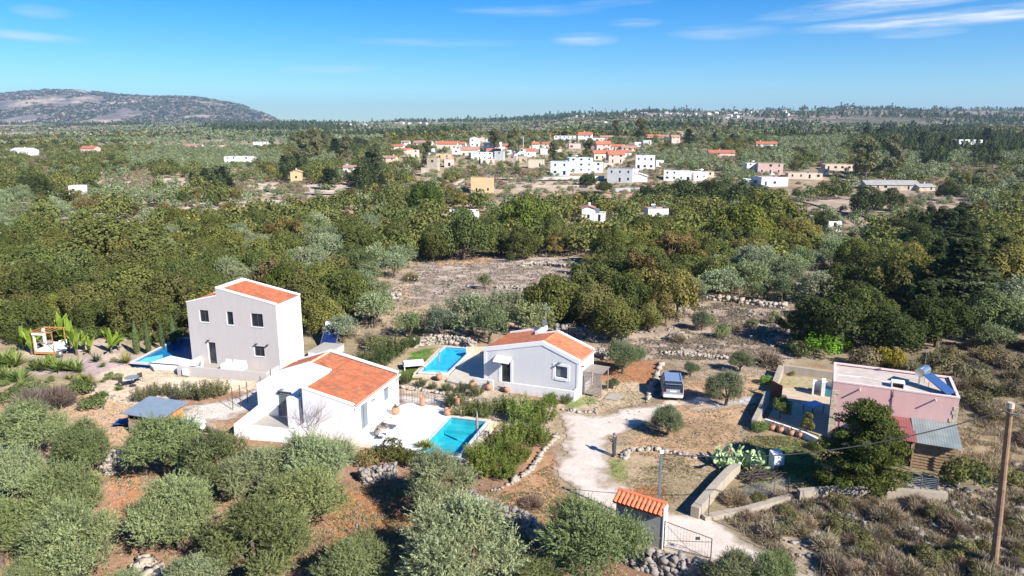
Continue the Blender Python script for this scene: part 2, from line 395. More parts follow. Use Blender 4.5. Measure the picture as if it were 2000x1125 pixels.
ZONES = [  # picture outline of the patch on the ground, base colour, soft edge in metres
    ([(-600, 760), (1060, 760), (1075, 840), (1100, 985), (1240, 1060), (1330, 1130), (1500, 1250), (-600, 1250)], (.215, .13, .085), 1.2),
    ([(-300, 755), (250, 770), (330, 800), (470, 830), (460, 870), (200, 870), (-300, 900)], (.30, .195, .125), .9),
    ([(640, 960), (800, 950), (850, 1060), (800, 1125), (650, 1110)], (.27, .13, .06), .8),
    ([(190, 920), (280, 910), (290, 1010), (230, 1040)], (.29, .135, .07), .6),
    ([(1050, 870), (1085, 905), (1105, 980), (1180, 1015), (1090, 1040), (960, 985), (1000, 930)], (.29, .165, .095), .6),
    ([(1190, 905), (1240, 880), (1400, 890), (1420, 905), (1360, 975), (1300, 985), (1200, 950)], (.30, .225, .145), .7),
    ([(1185, 900), (1230, 885), (1215, 930)], (.16, .17, .06), .8),
    ([(1236, 950), (1300, 945), (1300, 975), (1240, 972)], (.36, .15, .07), .5),
    ([(1165, 698), (1295, 700), (1282, 750), (1180, 752)], (.30, .14, .07), .7),
    ([(1130, 752), (1280, 745), (1270, 790), (1110, 805), (1090, 790)], (.33, .25, .17), .8),
    ([(1100, 785), (1150, 770), (1165, 780), (1110, 800)], (.14, .17, .06), .5),
    ([(1290, 705), (1500, 700), (1500, 800), (1460, 800), (1420, 900), (1210, 878), (1290, 800)], (.33, .215, .13), 1.0),
    ([(1290, 700), (1500, 690), (1500, 735), (1300, 740)], (.27, .205, .15), .8),
    ([(1330, 590), (1640, 600), (1600, 640), (1560, 700), (1180, 700), (1170, 650), (1330, 640)], (.285, .22, .165), 2.0),
    ([(1455, 850), (1640, 850), (1600, 960), (1440, 950)], (.21, .17, .08), .7),
    ([(1500, 870), (1580, 865), (1600, 930), (1530, 940)], (.10, .16, .045), .7),
    ([(1520, 735), (1625, 725), (1625, 765), (1535, 765)], (.29, .24, .14), .5),
    ([(1535, 712), (1625, 720), (1625, 740), (1530, 728)], (.38, .17, .08), .4),
    ([(1440, 960), (2200, 930), (2300, 1250), (1620, 1250), (1480, 1050)], (.30, .235, .165), 1.0),
    ([(1870, 700), (2200, 700), (2200, 930), (1870, 900)], (.29, .225, .14), 1.0),
    ([(778, 745), (800, 690), (835, 678), (905, 682), (820, 738)], (.085, .17, .04), .5),
    ([(850, 678), (880, 679), (850, 700), (838, 698)], (.30, .23, .13), .6),
    ([(785, 738), (940, 745), (1060, 790), (1090, 800), (1085, 850), (1000, 850), (900, 800), (785, 768)], (.36, .28, .21), .8),
    ([(60, 690), (330, 690), (330, 712), (250, 735), (60, 730)], (.27, .21, .20), .7),
    ([(190, 725), (260, 710), (350, 735), (540, 745), (530, 762), (400, 765), (230, 790), (180, 760)], (.37, .30, .225), .6),
    ([(60, 655), (250, 655), (240, 700), (40, 700)], (.28, .225, .175), .8),
    ([(830, 512), (905, 505), (1150, 502), (1165, 555), (1080, 578), (900, 592), (750, 592), (765, 552)], (.255, .205, .17), 1.6),
    ([(850, 500), (960, 495), (960, 512), (850, 518)], (.36, .22, .13), 1.0),
    ([(770, 560), (800, 545), (810, 585), (770, 590)], (.33, .24, .16), 1.0),
    ([(1120, 372), (1260, 368), (1280, 395), (1130, 405), (1030, 380)], (.34, .21, .15), 4.0),
    ([(900, 350), (1200, 352), (1200, 372), (980, 378)], (.28, .22, .165), 4.0),
    ([(1530, 380), (1850, 360), (2000, 380), (2000, 410), (1760, 440), (1560, 440)], (.30, .23, .175), 4.0),
    ([(480, 355), (680, 362), (690, 388), (480, 382)], (.31, .255, .20), 4.0),
    ([(180, 345), (380, 350), (380, 366), (180, 362)], (.30, .24, .185), 4.0),
    ([(100, 422), (262, 422), (270, 440), (110, 442)], (.30, .24, .19), 2.5),
    ([(440, 395), (560, 385), (560, 408), (440, 418)], (.29, .235, .18), 2.5),
    ([(1590, 500), (1665, 500), (1660, 540), (1590, 545)], (.36, .28, .22), 2.0),
    ([(280, 400), (420, 390), (430, 412), (300, 430)], (.29, .235, .18), 2.0),
]
BASE = np.array((.25, .19, .125))
def ground_colour(x, y):
    c = np.empty(x.shape + (3,)); c[:] = BASE
    far = np.clip((y - 560) / 600, 0, 1)[..., None]
    m = np.clip((fbm(x / 35, y / 35, 4, 4) - .42) * 5, 0, 1)[..., None]
    c = c * (1 - m * .5) + np.array((.17, .15, .085)) * m * .5
    # far slopes: scrub dark green and bare mauve earth in patches
    s1 = np.clip((fbm(x / 110, y / 160, 5, 21) - .47) * 7, 0, 1)[..., None]; s2 = np.clip((fbm(x / 420 + 3, y / 420, 4, 31) - .45) * 6, 0, 1)[..., None]
    fc = np.array((.11, .105, .075)) * (1 - s1) + np.array((.27, .22, .18)) * s1
    fc = fc * (1 - .45 * s2) + np.array((.12, .12, .08)) * .45 * s2
    c = c * (1 - far) + fc * far
    mt = np.clip((y - 2900) / 600, 0, 1)[..., None]
    s3 = np.clip((fbm(x / 150, y / 230, 5, 41) - .45) * 6, 0, 1)[..., None]
    s4 = np.clip((fbm(x / 60, y / 110, 4, 45) - .47) * 7, 0, 1)[..., None]
    mc = np.array((.15, .13, .115)) * (1 - s3) + np.array((.31, .245, .19)) * s3; mc = mc * (1 - .75 * s4) + np.array((.07, .07, .06)) * .75 * s4
    c = c * (1 - mt) + mc * mt
    wob = (fbm(x / 1.7, y / 1.7, 4, 51) - .5) * 2
    for pts, colr_, soft in ZONES:
        P_ = np.array([ground_at(px, py)[:2] for px, py in pts]) if min(p[1] for p in pts) < 660 and max(p[1] for p in pts) < 720 else np.array(W2(pts))
        lo = P_.min(0) - soft * 2; hi = P_.max(0) + soft * 2
        k = np.nonzero((x > lo[0]) & (x < hi[0]) & (y > lo[1]) & (y < hi[1]))
        if len(k[0]) == 0: continue
        d = poly_dist(x[k], y[k], P_) + wob[k] * soft * 1.3
        wgt = np.clip(d / soft + .5, 0, 1)[:, None]; wgt = wgt * wgt * (3 - 2 * wgt)
        c[k] = c[k] * (1 - wgt) + np.array(colr_) * wgt
    return c
def grid_object(name, x, y, z, cols, material, faces=None, kind='structure'):
    nr, nc = x.shape; V = np.stack([x, y, z], -1).reshape(-1, 3)
    if faces is None:
        i = (np.arange(nr - 1)[:, None] * nc + np.arange(nc - 1)[None, :]).reshape(-1)
        faces = np.stack([i, i + 1, i + nc + 1, i + nc], -1)
    return np_object(name, V, faces, cols.reshape(-1, 3), None, material, kind)
def np_object(name, V, Fq, col=None, v=None, material=None, kind=None, parent=None, smooth=False):
    me = bpy.data.meshes.new(name); n = len(Fq); k = Fq.shape[1]
    me.vertices.add(len(V)); me.vertices.foreach_set('co', np.ascontiguousarray(V, np.float32).ravel())
    me.loops.add(n * k); me.loops.foreach_set('vertex_index', np.ascontiguousarray(Fq, np.int32).ravel())
    me.polygons.add(n); me.polygons.foreach_set('loop_start', np.arange(0, n * k, k, dtype=np.int32))
    me.update(calc_edges=True)
    if smooth: me.polygons.foreach_set('use_smooth', np.ones(n, bool))
    if col is not None:
        a = me.attributes.new('col', 'FLOAT_COLOR', 'POINT' if len(col) == len(V) else 'FACE')
        a.data.foreach_set('color', np.concatenate([col, np.ones((len(col), 1))], 1).astype(np.float32).ravel())
    if v is not None:
        a = me.attributes.new('v', 'FLOAT', 'FACE'); a.data.foreach_set('value', np.asarray(v, np.float32))
    if material: me.materials.append(material)
    o = bpy.data.objects.new(name, me); COL.objects.link(o)
    if kind: o['kind'] = kind
    if parent is not None: o.parent = parent
    return o
# ground material
M_ground, t, out = newmat("earth")
geo = t.new('ShaderNodeNewGeometry'); P_ = geo.outputs['Position']
ca = t.new('ShaderNodeAttribute', attribute_name='col').outputs['Color']
mp = t.new('ShaderNodeMapping', inp={'Vector': P_, 'Scale': (1, 1, .3)}).outputs[0]
cd = t.new('ShaderNodeCameraData') if False else None
nA = t.noise(.35, 6, .65, mp); nB = t.noise(2.6, 5, .7, mp); nC = t.noise(14, 3, .7, mp); nD = t.noise(.012, 6, .7, mp); nE = t.noise(.06, 6, .75, mp)
f = t.math('MULTIPLY', t.ramp(nA, .3, .7, .78, 1.22), t.math('MULTIPLY', t.ramp(nB, .3, .7, .72, 1.28), t.ramp(nC, .3, .7, .8, 1.2)))
f = t.math('MULTIPLY', f, t.math('MULTIPLY', t.ramp(nD, .35, .65, .85, 1.15), t.ramp(nE, .35, .65, .75, 1.25)))
vec = t.new('ShaderNodeCombineXYZ', inp={0: f, 1: f, 2: f}); c = t.mix(1.0, ca, vec.outputs[0], 'MULTIPLY')
# dry stalks and pebbles
c = t.mix(t.ramp(t.noise(5.5, 6, .8, mp), .56, .68, 0, .55), c, (.40, .33, .23))
c = t.mix(t.ramp(t.noise(3.1, 6, .8, t.new('ShaderNodeMapping', inp={'Vector': P_, 'Location': (31, 7, 0)}).outputs[0]), .58, .70, 0, .45), c, (.12, .11, .055))
vo = t.new('ShaderNodeTexVoronoi', inp={'Vector': mp, 'Scale': 3.4, 'Randomness': 1.0})
st = t.math('MULTIPLY', t.ramp(vo.outputs['Distance'], .12, .2, 1, 0), t.ramp(nA, .48, .58, 0, .8), True)
c = t.mix(st, c, (.40, .35, .29))
sy_ = t.new('ShaderNodeSeparateXYZ', inp={0: P_}).outputs[1]
nF = t.noise(.028, 5, .75, P_); c = t.mix(t.math('MULTIPLY', t.ramp(sy_, 2900, 3500, 0, .75), t.ramp(nF, .50, .60, 0, 1), True), c, (.075, .072, .068)); nG = t.noise(.016, 6, .8, t.new('ShaderNodeMapping', inp={'Vector': P_, 'Location': (400, 90, 0)}).outputs[0]); c = t.mix(t.math('MULTIPLY', t.ramp(sy_, 2900, 3500, 0, .6), t.ramp(nG, .56, .66, 0, 1), True), c, (.30, .25, .215))
bp = t.new('ShaderNodeBump', inp={'Strength': .6, 'Distance': .08, 'Height': t.math('ADD', t.math('MULTIPLY', nB, .7), t.math('MULTIPLY', nC, .3))})
b = t.new('ShaderNodeBsdfDiffuse', inp={'Color': c, 'Roughness': .8, 'Normal': bp.outputs[0]}); t.l.new(b.outputs[0], out.inputs[0])

NA, NR1 = 620, 760
ang = np.linspace(R(-62), R(62), NA); rr = np.geomspace(9, 330, NR1); rr = np.concatenate([rr, np.geomspace(332, 12500, 520)])
A_, R_ = np.meshgrid(ang, rr); gx = np.sin(A_) * R_; gy = np.cos(A_) * R_
gz = terrain(gx, gy)
POOLS = []      # hollows cut into the sheet for the pool basins, filled in below
def flat(x, y):     # gentle rumple near the camera, kept under the yards and walls
    return (fbm(x / 2.3, y / 2.3, 3, 61) - .5) * .16 * np.clip(1 - (y - 90) / 40, 0, 1)
gz = gz - .10 + flat(gx, gy) * .5
gcol = ground_colour(gx, gy)
keep = None
def in_poly(x, y, poly): return poly_dist(x, y, poly) > 0
H1o = Vector((-11.456, 47.432, 0)); H1t = .292
H2o = Vector((-21.612, 62.406, 0)); H2t = .259
H3o = Vector((5.624, 56.023, 0)); H3t = .458
H4o = Vector((30.49, 45.05, 0)); H4t = .427
def loc2w(o, t_, x, y): return (o.x + x * math.cos(t_) + y * math.sin(t_), o.y - x * math.sin(t_) + y * math.cos(t_))
P1 = [loc2w(H1o, H1t, *p) for p in ((5.45, -.75), (8.3, -.75), (8.3, 5.35), (5.45, 5.35))]
P2 = [(-8.4, 61.6), (-5.95, 61.3), (-4.1, 68.4), (-6.8, 69.0)]
P3 = [tuple(at(x, y, 0)[:2]) for x, y in ((262, 712), (392, 722), (396, 668), (352, 665))]
for poly in (P1, P2, P3):
    d = poly_dist(gx, gy, poly); k = d > -.25; gz[k] = -1.9
grid_object('ground', gx, gy, gz, gcol, M_ground)
# behind the camera the land simply goes on
mb = MB(); mb.prism([(-14000, -6000), (14000, -6000), (5850, 3105), (4.2, 2.2), (-4.2, 2.2), (-5850, 3105)], -3.0, -.6)
g2 = mb.build('ground', mat("earth_beyond", (.2, .15, .1), 1, .2, .1)); g2['kind'] = 'structure'

# ---- driveway, track, lane: sheets that follow the ground with a ragged gravel edge ----
M_gravel, t, out = newmat("gravel")
geo = t.new('ShaderNodeNewGeometry'); P_ = geo.outputs['Position']
ca = t.new('ShaderNodeAttribute', attribute_name='col').outputs['Color']
nA = t.noise(.5, 6, .7, P_); nB = t.noise(6, 5, .75, P_); nC = t.noise(1.6, 5, .7, P_)
f = t.math('MULTIPLY', t.ramp(nA, .3, .7, .86, 1.12), t.ramp(nB, .3, .7, .82, 1.16)); vec = t.new('ShaderNodeCombineXYZ', inp={0: f, 1: f, 2: f})
c = t.mix(1.0, ca, vec.outputs[0], 'MULTIPLY'); c = t.mix(t.ramp(nC, .55, .75, 0, .35), c, (.44, .30, .19))
b = t.new('ShaderNodeBsdfDiffuse', inp={'Color': c}); bp = t.new('ShaderNodeBump', inp={'Strength': .4, 'Distance': .04, 'Height': nB}); t.l.new(bp.outputs[0], b.inputs['Normal'])
t.l.new(b.outputs[0], out.inputs[0])
def ground_sheet(name, poly, colr_, lift=.03, res=.14, rag=.9, material=None, soft=1.3, label=None):
    P_ = np.array(poly); lo = P_.min(0) - 1; hi = P_.max(0) + 1
    xs = np.arange(lo[0], hi[0], res); ys = np.arange(lo[1], hi[1], res); gx_, gy_ = np.meshgrid(xs, ys)
    wob = (fbm(gx_ / 2.4, gy_ / 2.4, 3, 71) - .5) * 2.2 * rag + (fbm(gx_ / .35, gy_ / .35, 3, 73) - .5) * rag * 1.1
    d = poly_dist(gx_, gy_, P_) + wob; base = ground_colour(gx_, gy_)
    wgt = np.clip(d / soft + (fbm(gx_ / .8, gy_ / .8, 3, 75) - .5), 0, 1)[..., None]; cc = base * (1 - wgt) + np.array(colr_) * wgt
    z = terrain(gx_, gy_) - .10 + flat(gx_, gy_) * .5 + lift
    i, j = np.nonzero((d[:-1, :-1] > 0) & (d[1:, 1:] > 0) & (d[1:, :-1] > 0) & (d[:-1, 1:] > 0)); nc = gx_.shape[1]
    q = i * nc + j; Fq = np.stack([q, q + 1, q + nc + 1, q + nc], -1)
    used = np.unique(Fq); mp_ = np.zeros(gx_.size, int); mp_[used] = np.arange(len(used))
    V = np.stack([gx_, gy_, z], -1).reshape(-1, 3)[used]
    return np_object(name, V, mp_[Fq], cc.reshape(-1, 3)[used], None, material or M_gravel, 'structure')
ground_sheet('driveway', W2(DRIVE), (.60, .51, .43), soft=.9)
ground_sheet('track', W2(TRACK), (.60, .54, .46))
ground_sheet('lane', W2(LANE), (.57, .51, .44), rag=.4)
ground_sheet('path', W2([(1340, 792), (1400, 782), (1475, 768), (1500, 772), (1500, 782), (1440, 790), (1400, 800), (1350, 802)]), (.50, .49, .47), rag=.5)
# far tracks and retaining ledges by the village
def ribbon(name, pts, wd, colr_, lift=.35):
    P_ = [ground_at(*p) for p in pts]; V = []; 
    for i, p in enumerate(P_):
        t_ = (P_[min(i + 1, len(P_) - 1)] - P_[max(i - 1, 0)]); t_.z = 0; t_.normalize(); n = Vector((-t_.y, t_.x, 0)) * wd / 2
        for s_ in (-1, 1): q = p + n * s_; V.append((q.x, q.y, max(tz(q.x, q.y), p.z) + lift))
    Fq = np.array([(2 * i, 2 * i + 1, 2 * i + 3, 2 * i + 2) for i in range(len(P_) - 1)])
    return np_object(name, np.array(V), Fq, np.array([colr_] * len(V)), None, M_gravel, 'structure')
ribbon('track', [(862, 382), (878, 374), (892, 364), (905, 356), (920, 350), (960, 350), (1035, 350)], 4.5, (.55, .47, .37))
ribbon('road', [(1032, 353), (1080, 352), (1150, 351), (1190, 352)], 6, (.42, .40, .37))
ribbon('track', [(1540, 388), (1590, 398), (1640, 412), (1700, 424), (1740, 440)], 4, (.36, .29, .23))
ribbon('track', [(480, 372), (540, 374), (600, 378), (680, 380)], 6, (.40, .34, .28))
# ---------------- foliage: crowns made of thousands of small leaf faces ----------------
NR = np.random.RandomState(11)
def unit(a): return a / (np.linalg.norm(a, axis=1, keepdims=True) + 1e-9)
def leaf_faces(C, N, size, aspect=1.6, axis=None, jitter=.35):
    """diamond shaped leaves (4 corners) centred at C, facing N"""
    n = len(C); N = unit(N)
    t_ = NR.normal(size=(n, 3)) if axis is None else axis + NR.normal(size=(n, 3)) * jitter
    t_ = unit(t_ - (t_ * N).sum(1, keepdims=True) * N); b_ = np.cross(N, t_)
    s_ = (np.ones(n) * size * NR.uniform(.65, 1.35, n))[:, None]
    V = np.empty((n, 4, 3)); bend = N * s_ * .15
    V[:, 0] = C - t_ * s_ * aspect * .5; V[:, 1] = C + b_ * s_ * .5 + bend; V[:, 2] = C + t_ * s_ * aspect * .5; V[:, 3] = C - b_ * s_ * .5 + bend
    return V.reshape(-1, 3)
def quads(n): return np.arange(n * 4).reshape(-1, 4)
def lobes(nl, sx=1., sz=.8, low=-.35, rmin=.26, rmax=.46, top=1.):
    out = []; tries = 0
    while len(out) < nl and tries < 4000:
        tries += 1; d = NR.normal(size=3); d /= np.linalg.norm(d)
        if d[2] < low: continue
        r = NR.uniform(rmin, rmax); q = (1 - r) * NR.uniform(.72, 1.08); p = d * np.array((q * sx, q * sx, q * sz))
        if all(np.linalg.norm(p - o[0]) > .38 * (r + o[1]) for o in out): out.append((p, r))
    return out
def crown_broad(n_leaf, nl=16, size=.07, sx=1., sz=.78, low=-.4, rmin=.26, rmax=.46, aspect=1.4, fill=.12, out_bias=1.1, L=None):
    L = L or lobes(nl, sx, sz, low, rmin, rmax); C = []; N = []; v = []; wts = np.array([r * r for p, r in L]); wts /= wts.sum()
    cents = np.array([p for p, r in L]); rads = np.array([r for p, r in L])
    for (p, r), wt in zip(L, wts):
        k = int(n_leaf * wt * 1.5); d = unit(NR.normal(size=(k, 3))); rad = r * NR.uniform(.72, 1.06, k) ** .8
        rad *= 1 + .22 * (np.sin(d[:, 0] * 5 + p[0] * 9) * np.sin(d[:, 1] * 6 + p[1] * 7) * np.sin(d[:, 2] * 5 + 2))
        c_ = p + d * rad[:, None]
        inside = np.zeros(k, bool)
        for q, rq in L:
            if q is p: continue
            inside |= np.linalg.norm(c_ - q, axis=1) < rq * .62
        keep_ = ~inside & ((d[:, 2] > -.75) | (NR.rand(k) < .4)); c_ = c_[keep_]; d = d[keep_]
        C.append(c_); N.append(d * out_bias + NR.normal(size=d.shape) * .55 + np.array((0, 0, .35)))
        v.append(np.clip(NR.uniform(.25, .75) + NR.normal(size=len(c_)) * .20, 0, 1))
    C = np.concatenate(C); N = np.concatenate(N); v = np.concatenate(v)
    return leaf_faces(C, N, size, aspect), v
def crown_shoots(n_shoot, per, L, length=.22, size=.03, aspect=3.2, up=.55, spread=.035):
    V = []; vv = []; wts = np.array([r * r for p, r in L]); wts /= wts.sum()
    for (p, r), wt in zip(L, wts):
        k = int(n_shoot * wt) + 1; d = unit(NR.normal(size=(k * 2, 3))); d = d[d[:, 2] > -.55][:k]; k = len(d)
        b0 = p + d * (r * NR.uniform(.45, .9, k))[:, None]
        ax = unit(d + np.array((0, 0, up)) + NR.normal(size=(k, 3)) * .3); ln = length * NR.uniform(.6, 1.4, k)
        base_v = NR.uniform(.2, .8); sv = np.clip(base_v + NR.normal(size=k) * .16, 0, 1)
        for j in range(per):
            s_ = (j + NR.rand(k)) / per
            c_ = b0 + ax * (ln * s_)[:, None] + NR.normal(size=(k, 3)) * spread * (1.15 - s_)[:, None]
            N = NR.normal(size=(k, 3)) + d * .5
            V.append(leaf_faces(c_, N, size, aspect, axis=ax * 1.4, jitter=.45)); vv.append(np.clip(sv + NR.normal(size=k) * .13 + (s_ - .55) * .45, 0, 1))
    return np.concatenate(V), np.concatenate(vv)
def twigs(n, L=None, length=.5, wd=.012, low=.0):
    """fine bare branches: thin curved blades fanning out from the stem"""
    V = []; v = []; k = n
    d = NR.normal(size=(k, 3)); d[:, 2] = np.abs(d[:, 2]) * .8 + low; d = unit(d)
    ln = NR.uniform(.35, 1.0, k); st = d * (NR.uniform(0, .65, k) * ln)[:, None] + NR.normal(size=(k, 3)) * .05
    ax = unit(d + NR.normal(size=(k, 3)) * .45); en = st + ax * (NR.uniform(.18, .42, k))[:, None]; en[:, 2] += .03
    sd_ = unit(np.cross(ax, NR.normal(size=(k, 3)))) * wd * NR.uniform(.5, 1.3, k)[:, None]
    Q = np.empty((k, 4, 3)); Q[:, 0] = st - sd_; Q[:, 1] = st + sd_; Q[:, 2] = en + sd_ * .3; Q[:, 3] = en - sd_ * .3
    Q[:, :, 2] = np.maximum(Q[:, :, 2], 0)
    return Q.reshape(-1, 3), np.clip(NR.uniform(0, 1, k), 0, 1)
def crown_mesh(name, V, v, m):
    o = np_object(name, V, quads(len(v)), None, v, m); me = o.data; bpy.data.objects.remove(o); return me
def limbs_mesh(name, L, h0, trunk_r, lean=0., n=6, base=-.15, forks=6):
    """tapering trunk with limbs reaching into the crown lobes (crown space: unit radius, origin at the foot)"""
    mb = MB(); fork = Vector((NR.uniform(-.05, .05) + lean, NR.uniform(-.05, .05), h0 * .45))
    mb.tube([(0, 0, base), (fork.x * .4, fork.y * .4, h0 * .2), fork], [trunk_r * 1.35, trunk_r, trunk_r * .8], 8)
    for p, r in sorted(L, key=lambda l: -l[1])[:forks]:
        e = Vector((p[0] * .85, p[1] * .85, h0 + p[2] * .85)); mid = fork.lerp(e, .5) + Vector((NR.uniform(-.06, .06), NR.uniform(-.06, .06), .02))
        mb.tube([fork - Vector((0, 0, .03)), mid, e], [trunk_r * .6, trunk_r * .38, trunk_r * .12], 5)
    me = mb.mesh(name); me.materials.append(M_bark); return me
TREES = {}
def template(kind, crown_me, trunk_me=None, rad=1.0): TREES.setdefault(kind, []).append((crown_me, trunk_me, rad))
def shift(V, h): V = V.copy(); V[:, 2] += h; return V
# olive, close: brushy upright shoots
for i in range(4):
    L = lobes(20, .98, .74, -.5, .20, .36); V, v = crown_shoots(2000, 20, L, .21, .0105, 5.0, spread=.022)
    V2, v2 = crown_broad(3500, size=.026, L=[(p, r * .85) for p, r in L], aspect=3.)
    template('olive_near', crown_mesh('crown', shift(np.concatenate([V, V2]), .86), np.concatenate([v, v2 * .6]), M_olive), limbs_mesh('trunk', L, .86, .075))
for i in range(4):
    L = lobes(12, 1., .8, -.3, .28, .42); V, v = crown_shoots(620, 9, L, .16, .030, 2.8, spread=.045)
    template('olive', crown_mesh('crown', shift(V, .8), v, M_olive), limbs_mesh('trunk', L, .8, .07, n=5, forks=3))
for i in range(5):       # oak and carob
    L = lobes(24 + i, 1., .70, -.6, .18, .38); V, v = crown_broad(8000, size=.046, L=L)
    template('oak', crown_mesh('crown', shift(V, .74), v, M_leaf), limbs_mesh('trunk', L, .74, .07, forks=4))
for i in range(3):       # loose autumn crowns
    L = lobes(15, 1., 1.05, -.6, .18, .34); V, v = crown_broad(2600, size=.062, L=L)
    template('loose', crown_mesh('crown', shift(V, 1.15), v, M_leaf), limbs_mesh('trunk', L, 1.15, .05, forks=7))
for i in range(3):       # conifer: tiers of drooping sprays
    Vs = []; vs = []; nt = 13
    for k in range(nt):
        h = .25 + 2.35 * k / nt; r = (1.02 - .82 * (k / nt) ** 1.2) * NR.uniform(.8, 1.15)
        nb = 9
        for b_ in range(nb):
            a = NR.uniform(0, 6.28); rr_ = r * NR.uniform(.7, 1.12); m = 46
            s_ = NR.rand(m) ** .6; w_ = (NR.rand(m) - .5) * .34 * (1.15 - s_ * .6)
            c_ = np.stack([np.cos(a) * s_ * rr_ - np.sin(a) * w_, np.sin(a) * s_ * rr_ + np.cos(a) * w_, h + NR.normal(size=m) * .035 + .10 * s_ - .16 * s_ * s_], -1)
            Vs.append(leaf_faces(c_, np.array((0, 0, 1.)) + NR.normal(size=(m, 3)) * .55, .062, 1.8)); vs.append(np.clip(NR.uniform(.2, .75) + NR.normal(size=m) * .18, 0, 1))
    mb = MB(); mb.tube([(0, 0, -.1), (0, 0, 1.2), (0, 0, 2.5)], [.06, .045, .01], 7); tm = mb.mesh('trunk'); tm.materials.append(M_bark)
    template('conifer', crown_mesh('crown', np.concatenate(Vs), np.concatenate(vs), M_leaf), tm)
for i in range(3):       # eucalyptus / poplar: tall and airy
    L = [(np.array((NR.uniform(-.45, .45), NR.uniform(-.45, .45), 1.0 + 2.0 * k / 13)), NR.uniform(.22, .40)) for k in range(14)]
    V, v = crown_broad(3000, size=.07, L=L, aspect=2.2, out_bias=.6); lm = limbs_mesh('trunk', [(p - np.array((0, 0, 1.2)), r) for p, r in L], 1.2, .055, forks=8)
    template('eucalyptus', crown_mesh('crown', V, v, M_leaf), lm)
for i in range(3):       # dry scrub
    V, v = twigs(1900, wd=.013); V2, v2 = crown_broad(260, nl=9, size=.05, low=0.)
    V2[:, 2] = np.abs(V2[:, 2]) * .9
    template('scrub', crown_mesh('branches', np.concatenate([V, V2]), np.concatenate([v, v2]), M_twig))
for i in range(3):       # dense dry bush close to the camera
    V, v = twigs(6500, wd=.009); V = np.concatenate([V, V * .93]); v = np.concatenate([v, v]); template('scrub_near', crown_mesh('branches', V, v, M_twig))
for i in range(3):       # low leafy bush
    L = lobes(11, 1., .7, -.1, .26, .44); V, v = crown_broad(1500, size=.075, L=L); V = shift(V, .55); V[:, 2] = np.maximum(V[:, 2], 0.0)
    template('bush', crown_mesh('foliage', V, v, M_leaf))
for i in range(3):       # oleander: many upright leafy canes
    n = 85; Vs = []; vs = []
    for k in range(n):
        a = NR.uniform(0, 6.28); q = NR.rand() ** .6; base = np.array((math.cos(a) * q * .45, math.sin(a) * q * .45, 0)); tip = np.array((math.cos(a) * q * 1.0, math.sin(a) * q * 1.0, NR.uniform(.8, 1.45) * (1.15 - .35 * q)))
        m = 34; s_ = NR.uniform(.3, 1., m)[:, None]; c_ = base + (tip - base) * s_ + NR.normal(size=(m, 3)) * .045; ax = unit((tip - base)[None, :] * np.ones((m, 1)) + NR.normal(size=(m, 3)) * .6)
        Vs.append(leaf_faces(c_, NR.normal(size=(m, 3)) + np.array((0, 0, .5)), .035, 4.2, axis=ax)); vs.append(np.clip(NR.uniform(.2, .8) + NR.normal(size=m) * .2, 0, 1))
    template('oleander', crown_mesh('foliage', np.concatenate(Vs), np.concatenate(vs), M_leaf))
def blade_plant(n, length, wd, up=.5, droop=.5, seg=4, fold=0.):
    """yucca / agave / banana leaves: long strips arching from the centre"""
    V = []; F_ = []; v = []
    for k in range(n):
        a = NR.uniform(0, 6.28); e = NR.uniform(up - .35, up + .55); d = Vector((math.cos(a) * math.cos(e), math.sin(a) * math.cos(e), math.sin(e))); sd_ = Vector((-math.sin(a), math.cos(a), 0)); ln = length * NR.uniform(.75, 1.15)
        p = Vector((0, 0, .02)); b0 = len(V); vv = NR.uniform(.2, .8)
        for i in range(seg + 1):
            s_ = i / seg; wv = wd * (math.sin(math.pi * (.18 + .80 * s_)) ** .8); V += [p - sd_ * wv, p + sd_ * wv + Vector((0, 0, fold * wv))]
            d = (d + Vector((0, 0, -droop / seg))).normalized(); p = p + d * ln / seg
        for i in range(seg): F_.append((b0 + 2 * i, b0 + 2 * i + 1, b0 + 2 * i + 3, b0 + 2 * i + 2)); v.append(vv)
    return np.array([tuple(q) for q in V]), np.array(F_), v
def blade_mesh(name, *a, **k):
    V, F_, v = blade_plant(*a, **k); o = np_object(name, V, F_, None, v, M_leaf); me = o.data; bpy.data.objects.remove(o); return me
for i in range(2): template('yucca', blade_mesh('leaves', 70, 1.0, .035, up=.75, droop=.35))
for i in range(2):
    me = blade_mesh('leaves', 16, 1.5, .17, up=1.15, droop=1.1, seg=6, fold=.3); mb = MB(); mb.tube([(0, 0, -.1), (0, 0, .5)], [.11, .06], 8); tm = mb.mesh('trunk'); tm.materials.append(M_bark)
    for vtx in me.vertices: vtx.co.z += .45
    template('banana', me, tm)
for i in range(2):       # slim columnar cypress
    k = 1800; s_ = NR.rand(k); a = NR.uniform(0, 6.28, k); r = .95 * np.sin(np.pi * np.clip(.06 + .94 * s_, 0, 1)) ** .6 * (1.15 - .75 * s_) * NR.uniform(.7, 1.1, k)
    c_ = np.stack([np.cos(a) * r, np.sin(a) * r, .4 + s_ * 8.4], -1); N = np.stack([np.cos(a), np.sin(a), a * 0 + .3], -1) + NR.normal(size=(k, 3)) * .5
    mb = MB(); mb.cyl((0, 0, -.2), (0, 0, 1.5), .16, .1, 7); tm = mb.mesh('trunk'); tm.materials.append(M_bark)
    template('cypress', crown_mesh('crown', leaf_faces(c_, N, .17, 3.2, axis=np.array((0, 0, 1.)) * np.ones((k, 3))), np.clip(NR.normal(size=k) * .2 + .5, 0, 1), M_leaf), tm)
